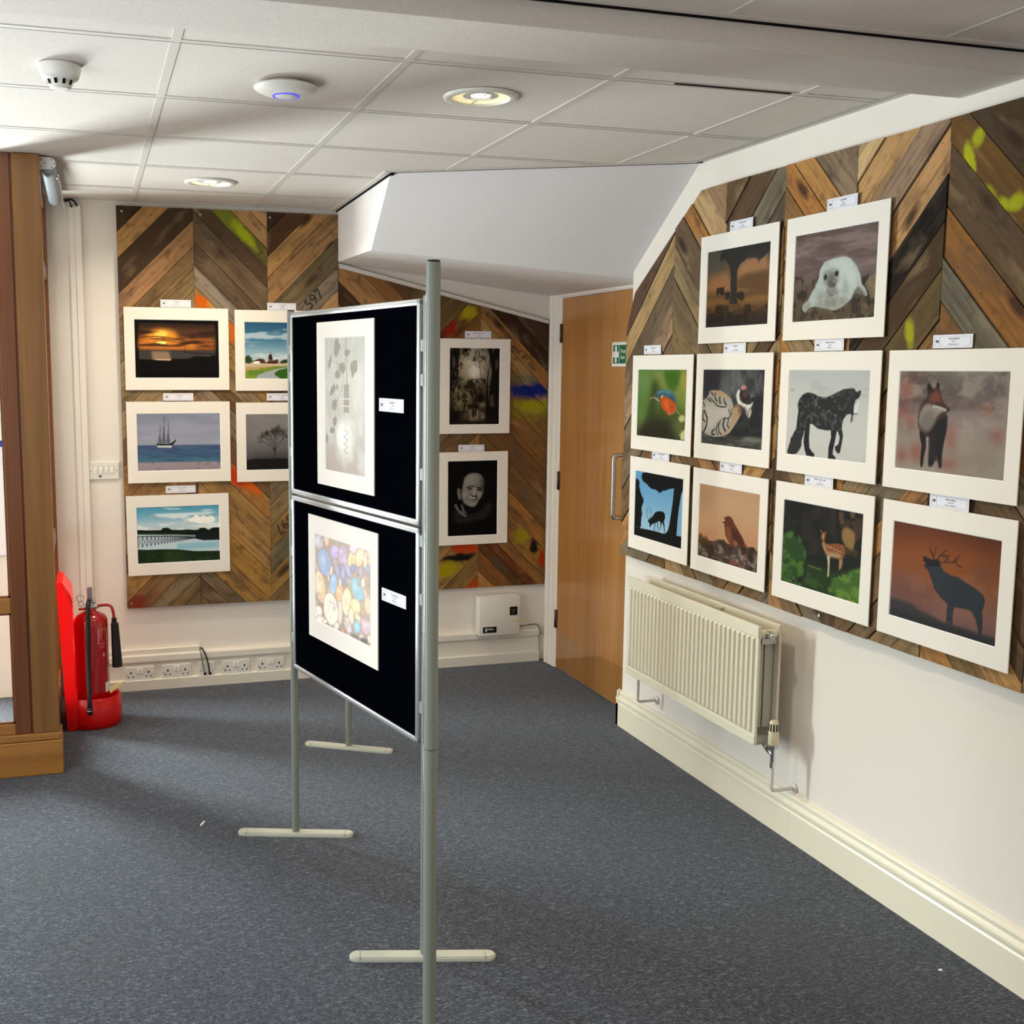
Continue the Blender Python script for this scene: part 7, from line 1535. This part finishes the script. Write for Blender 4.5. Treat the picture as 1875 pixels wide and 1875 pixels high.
# ---------------------------------------------------------------- radiator
rd=empty('radiator',(2.22,3.73,.343),'cream double panel radiator under the pallet board on the right wall','radiator')
Y0,Y1,z0,z1=3.247,4.215,.343,.767
def rpanel(xf,thick,name,ribs=True):
    bm=NB(); box(bm,(xf+.004,Y0,z0),(xf+thick,Y1,z1),bev=.002)
    box(bm,(xf+.0015,Y0,z1-.040),(xf+.006,Y1,z1-.001),bev=.0015); box(bm,(xf+.0015,Y0,z0+.001),(xf+.006,Y1,z0+.034),bev=.0015)
    if ribs:
        n=31; pitch=(Y1-Y0-.03)/n
        for i in range(n):
            yc=Y0+.015+pitch*(i+.5); a=pitch*.40; b=pitch*.22; zt,zb=z1-.042,z0+.036
            vs=[bm.verts.new((xf+x,yc+y,z)) for x,y,z in ((.006,-a,zb),(.006,a,zb),(-.003,b,zb+.014),(-.003,-b,zb+.014),(.006,-a,zt),(.006,a,zt),(-.003,b,zt-.008),(-.003,-b,zt-.008))]
            for q in ((0,1,2,3),(3,2,6,7),(1,5,6,2),(0,3,7,4),(7,6,5,4)): bm.faces.new([vs[k] for k in q])
    return child(name,bm,M['rad'],rd)
rpanel(2.180,.014,'front_panel'); rpanel(2.262,.014,'rear_panel',False)
bm=NB(); box(bm,(2.194,Y0+.028,z0+.055),(2.223,Y1-.03,z1-.070)); box(bm,(2.230,Y0+.028,z0+.055),(2.262,Y1-.03,z1-.070)); child('convector_fins',bm,M['radin'],rd)
for z in (z1-.035,z0+.012):
    bm=NB(); cyl(bm,(2.192,Y0+.022,z),(2.262,Y0+.022,z),.017,16); child('manifold',bm,M['rad'] if z>.5 else M['radin'],rd,smooth=40)
bm=NB(); cyl(bm,(2.228,Y0-.006,z1-.035),(2.228,Y0+.02,z1-.035),.014,14,mi=0); box(bm,(2.200,Y0+.004,z1-.066),(2.258,Y0+.03,z1-.046)); child('end_fitting',bm,M['steel'],rd)
bm=NB(); cyl(bm,(2.228,Y0-.018,z1-.035),(2.228,Y0-.004,z1-.035),.0085,14,bev=.002); cyl(bm,(2.228,Y0-.0186,z1-.035),(2.228,Y0-.0178,z1-.035),.003,8,mi=1); child('bleed_plug',bm,[M['signw'],M['dark']],rd)
bm=NB(); box(bm,(2.194,3.60,z1-.016),(2.262,3.62,z1-.010)); box(bm,(2.222,3.60,z1-.05),(2.227,3.62,z1-.010)); child('bridge_bracket',bm,M['rad'],rd)
for y in (3.42,4.05):
    bm=NB(); box(bm,(2.276,y-.02,z0+.03),(2.330,y+.02,z1-.03)); child('wall_bracket',bm,M['rad'],rd)

vx,vy=2.236,3.212
bm=NB(); T=Matrix.Translation((vx,vy,0))
lathe(bm,[(.006,.352),(.016,.353),(.0185,.358),(.0185,.398),(.0175,.402)],T,20); lathe(bm,[(.0172,.402),(.0160,.432),(.0125,.440),(.004,.442)],T,20)
tvh=child('valve_head',bm,M['trv'],rd,smooth=40)
bm=NB()
for i in range(10):
    a=2*PI*i/10+.3; R_=Matrix.Translation((vx,vy,0))@Matrix.Rotation(a,4,'Z'); v=[bm.verts.new(R_@Vector(q)) for q in ((.0178,-.0024,.404),(.0178,.0024,.404),(.0170,.0024,.430),(.0170,-.0024,.430))]; bm.faces.new(v)
child('valve_slots',bm,M['dark'],rd)
bm=NB(); cyl(bm,(vx,vy,.280),(vx,vy,.345),.0085,14); cyl(bm,(vx,vy,.342),(vx,vy,.352),.015,16); cyl(bm,(vx,vy,.272),(vx,vy,.292),.011,6); cyl(bm,(vx,vy,.318),(vx-.004,Y0+.012,.340),.0095,12); cyl(bm,(vx-.002,vy+.016,.326),(vx-.003,vy+.028,.333),.014,6); child('valve_body',bm,M['chrome'],rd,smooth=40)
bm=NB(); tube(bm,[(vx,vy,.275),(vx,vy,.22),(vx,vy,.198),(vx+.006,vy,.190),(vx+.02,vy,.188),(2.325,vy,.188)],.0062,sub=3); lathe(bm,[(.018,0),(.018,.004),(.010,.008)],axis((2.329,vy,.188),(2.31,vy,.188))[0],18); child('pipe_tail',bm,M['pipe'],rd,smooth=40)
bm=NB(); tube(bm,[(2.236,4.20,.360),(2.236,4.20,.25),(2.236,4.20,.226),(2.242,4.20,.218),(2.26,4.20,.216),(2.325,4.20,.216)],.0062,sub=3); lathe(bm,[(.018,0),(.018,.004),(.010,.008)],axis((2.329,4.20,.216),(2.31,4.20,.216))[0],18); child('pipe_tail',bm,M['pipe'],rd,smooth=40)
# ---------------------------------------------------------------- fire extinguisher on red stand
st=empty('extinguisher_stand',(-.03,5.26,0),'red plastic extinguisher stand with tall backboard and round base, in the left corner','stand')
EX,EY=-.018,5.235
bm=NB(); prism(bm,[(-.137,0),(-.135,.02),(-.160,.685),(-.137,.688),(-.098,.622),(-.095,.56),(-.085,.12),(-.085,0)],5.125,5.42,T=lambda x,z,y:Vector((x,y,z)))
bmesh.ops.bevel(bm,geom=list(bm.edges),offset=.006,segments=2,affect='EDGES'); child('backboard',bm,M['red'],st,smooth=40)
bm=NB()
for q in (0,1): cyl(bm,(-.128+.012*q,5.1240,.665-.02*q),(-.094,5.1240,.592-.02*q),.0022,6)
cyl(bm,(-.094,5.124,.50),(-.090,5.124,.20),.0025,6)
child('moulded_rib',bm,M['red'],st)
bm=NB(); T=Matrix.Translation((EX,EY,0)); R0=.128
lathe(bm,[(R0-.012,0),(R0-.004,.006),(R0,.03),(R0-.004,.135),(R0-.010,.142),(R0-.018,.136),(R0-.022,.075),(.02,.070)],T,40,cap=False); child('base_ring',bm,M['red'],st,smooth=50)
bm=NB(); lathe(bm,[(R0-.03,.002),(R0-.02,.07)],T,32); child('base_plug',bm,M['red'],st,smooth=30)
ex=empty('fire_extinguisher',(EX,EY,.072),'red fire extinguisher with black hose and horn standing in the red stand','fire extinguisher')
bm=NB(); lathe(bm,[(.060,.074),(.074,.082),(.076,.10),(.076,.470),(.073,.492),(.062,.510),(.042,.522),(.024,.530),(.020,.545)],T,40); child('cylinder',bm,M['redm'],ex,smooth=45)
bm=NB(); cyl(bm,(EX,EY,.540),(EX,EY,.575),.016,16); cyl(bm,(EX-.03,EY,.548),(EX+.03,EY,.548),.011,12); box(bm,(EX-.014,EY-.03,.572),(EX+.012,EY+.02,.590),bev=.003); child('valve',bm,M['chrome'],ex,smooth=40)
bm=NB(); box(bm,(EX-.012,EY-.055,.596),(EX+.010,EY-.040,.652),bev=.003); box(bm,(EX-.010,EY-.05,.586),(EX+.009,EY+.03,.600),bev=.002); box(bm,(EX+.006,EY-.05,.572),(EX+.024,EY-.02,.584),bev=.003); child('lever',bm,M['steel'],ex)
bm=NB()
for cx,cz,rr in ((-.043,.598,.016),(-.040,.572,.012)): tube(bm,[(EX+cx+rr*math.cos(t),EY-.04,cz+rr*math.sin(t)) for t in [2*PI*i/14 for i in range(15)]],.0016,6,sub=1)
child('safety_pin_ring',bm,M['steel'],ex)
bm=NB(); cyl(bm,(EX-.052,EY-.01,.541),(EX-.02,EY-.01,.541),.006,8); box(bm,(EX-.02,EY-.02,.533),(EX-.004,EY+.01,.556),bev=.002); child('red_tab',bm,M['redm'],ex)
hx_=EX-.012; hy_=EY-.098
bm=NB(); tube(bm,[(EX-.006,EY-.040,.585),(hx_+.002,EY-.085,.572),(hx_,hy_,.50),(hx_-.004,hy_-.010,.30),(hx_-.004,hy_-.036,.165),(hx_-.004,hy_-.040,.10)],.0105,14); child('hose',bm,M['black'],ex)
bm=NB(); cyl(bm,(hx_-.004,hy_-.040,.112),(hx_-.004,hy_-.040,.080),.0125,14,bev=.002); cyl(bm,(hx_-.004,hy_-.040,.100),(hx_-.004,hy_-.040,.096),.0135,14,mi=1); child('nozzle',bm,[M['black'],M['chrome']],ex)
bm=NB(); tube(bm,[(EX+.022,EY,.548),(EX+.06,EY,.553),(EX+.088,EY-.004,.548),(EX+.100,EY-.008,.520),(EX+.103,EY-.010,.480)],.0068,12); child('discharge_pipe',bm,M['redm'],ex)
bm=NB(); cyl(bm,(EX+.103,EY-.010,.492),(EX+.103,EY-.010,.462),.0115,14); cyl(bm,(EX+.105,EY-.010,.468),(EX+.112,EY-.012,.262),.0175,18,r2=.0235,bev=.001); child('horn',bm,M['black'],ex,smooth=40)
# printed marks and labels on the cylinder, built on its curved face
def wrap(bm,a0,a1,za,zb,r=.0766,n=6,mi=0):
    pr_=None
    for i in range(n+1):
        t=math.radians(a0+(a1-a0)*i/n); v=(bm.verts.new((EX+r*math.sin(t),EY-r*math.cos(t),za)),bm.verts.new((EX+r*math.sin(t),EY-r*math.cos(t),zb)))
        if pr_: bm.faces.new((pr_[0],v[0],v[1],pr_[1])).material_index=mi
        pr_=v
bm=NB(); wrap(bm,22,62,.452,.454); wrap(bm,22,25,.385,.452); 
for k in range(5): wrap(bm,26,44-4*k,.444-.011*k,.4455-.011*k)
wrap(bm,26,50,.386,.388)
for k,ch in enumerate('CE'):
    t=math.radians(34+10*k); text(bm,ch,.016,Matrix.Translation((EX+.0768*math.sin(t),EY-.0768*math.cos(t),.372))@Matrix.Rotation(t,4,'Z')@Matrix.Rotation(PI/2,4,'X'),ext=.0001)
wrap(bm,40,47,.325,.342)
for z_ in np.arange(.19,.45,.011): wrap(bm,58,58+5+((z_*977)%6),z_,z_+.006)
child('printed_marks',bm,mat('faded_white_ink','d89a98',rough=.6),ex)
bm=NB(); wrap(bm,47,72,.155,.200,r=.0772); child('paper_label',bm,M['card'],ex)
bm=NB(); v=[bm.verts.new(q) for q in ((EX+.070,EY-.045,.175),(EX+.145,EY-.03,.196),(EX+.112,EY-.05,.172),(EX+.075,EY-.06,.150))]; bm.faces.new(v)
r=bmesh.ops.extrude_face_region(bm,geom=list(bm.faces)); bmesh.ops.translate(bm,vec=(0,0,.0015),verts=[q for q in r['geom'] if isinstance(q,bmesh.types.BMVert)])
child('service_tag',bm,M['kraft'],ex)
# ---------------------------------------------------------------- ceiling fittings
def downlight(x,y,label,power,lensing=0):
    p=empty('downlight',(x,y,ZC),label,'ceiling light','round recessed ceiling lights')
    bm=NB(); T=Matrix(); R=.113
    lathe(bm,[(R,.0),(R-.002,-.006),(R-.010,-.0095),(R-.024,-.008),(R-.028,.002)],T,40,cap=False); lobj('trim_ring',bm,M['plastic'],p,smooth=60)
    bm=NB(); lathe(bm,[(R-.027,-.002),(.066,.001),(.030,.0025)],T,32,cap=False,mi=0); 
    lobj('reflector',bm,M['lampglow'],p,smooth=True)
    bm=NB(); lathe(bm,[(.030,.0015),(.010,.0015)],T,24); lobj('lamp_tube',bm,M['lamphot'],p)
    bm=NB()
    for k in range(12):
        a=2*PI*k/12+.2; d=Matrix.Rotation(a,4,'Z')
        v=[bm.verts.new(d@Vector(q)) for q in ((.034,-.0007,-.0012),(.084,-.0007,-.0042),(.084,.0007,-.0042),(.034,.0007,-.0012))]; bm.faces.new(v)
    lobj('reflector_facet',bm,M['lampsh'],p)
    bm=NB(); tube(bm,[(.031*math.cos(t),.031*math.sin(t),-.003) for t in [2*PI*i/24 for i in range(25)]],.0013,6,sub=1)
    for s in (-1,1): box(bm,(-.0012 if s<0 else -.0012,s*.031,-.004),(.0012,s*.085,-.002))
    lobj('lamp_bracket',bm,M['tee2'],p)
    l=bpy.data.lights.new('lamp','AREA'); l.shape='DISK'; l.size=.17; l.energy=power; l.color=(1,.84,.62); l.spread=math.radians(150); o=bpy.data.objects.new('lamp',l); COL.objects.link(o); o.location=(x,y,ZC-.014)
downlight(1.150,3.245,'round recessed ceiling light, lit, nearer the middle of the ceiling',L_DL)
downlight(.543,5.055,'round recessed ceiling light, lit, close to the back wall',L_DL)
for x,y in ((1.137,.85),(-.66,.85),(1.74,1.45)): downlight(x,y,'round recessed ceiling light behind the viewer',L_DL*L_NEAR)
sd=empty('smoke_detector',(-.045,3.262,ZC),'white smoke detector on the ceiling at top left','smoke detector')
bm=NB(); T=Matrix(); lathe(bm,[(.055,.0),(.056,-.010),(.052,-.024),(.050,-.030)],T,36,cap=False); lobj('base',bm,M['plastic'],sd,smooth=60)
bm=NB(); lathe(bm,[(.050,-.028),(.047,-.036),(.036,-.040),(.032,-.044),(.030,-.052)],T,36,cap=False); lobj('housing',bm,M['plastic'],sd,smooth=60)
bm=NB()
for k in range(10):
    d=Matrix.Rotation(2*PI*k/10,4,'Z'); v=[bm.verts.new(d@Vector(q)) for q in ((.0375,-.004,-.041),(.0375,.004,-.041),(.0318,.004,-.053),(.0318,-.004,-.053))]; bm.faces.new(v)
lobj('vent_slot',bm,M['dark'],sd)
bm=NB(); lathe(bm,[(.029,-.040),(.030,-.054),(.027,-.060),(.018,-.062)],T,30); lobj('sensor_cap',bm,M['plastic'],sd,smooth=60)
ap_=empty('access_point',(.569,3.268,ZC),'white disc wireless access point with a blue ring on the ceiling','access point')
bm=NB(); lathe(bm,[(.060,.0),(.062,-.006),(.090,-.010),(.092,-.014),(.086,-.020),(.066,-.029),(.038,-.035)],T,44); lobj('shell',bm,M['plastic'],ap_,smooth=60)
bm=NB(); lathe(bm,[(.038,-.034),(.0385,-.0362),(.034,-.0368),(.033,-.035)],T,36,cap=False); lobj('light_ring',bm,M['blue_led'],ap_,smooth=60)
bm=NB(); lathe(bm,[(.033,-.035),(.030,-.0375),(.01,-.038)],T,30); lobj('centre_disc',bm,M['plastic'],ap_,smooth=60)
# ---------------------------------------------------------------- litter on the carpet
bm=NB(); prism(bm,[(-.010,-.016),(-.004,-.018),(.012,.016),(.006,.018)],0,.003); o=obj('paper_scrap',bm,M['card']); o.location=(.35,3.92,0); tag(o,'tiny white paper scrap on the carpet left of the display post','litter')
bm=NB(); prism(bm,[(-.006,-.003),(.005,-.004),(.007,.003),(-.004,.004)],0,.003); o=obj('paper_scrap',bm,M['card']); o.location=(2.203,2.353,0); tag(o,'tiny white fleck on the carpet near the right skirting','litter')
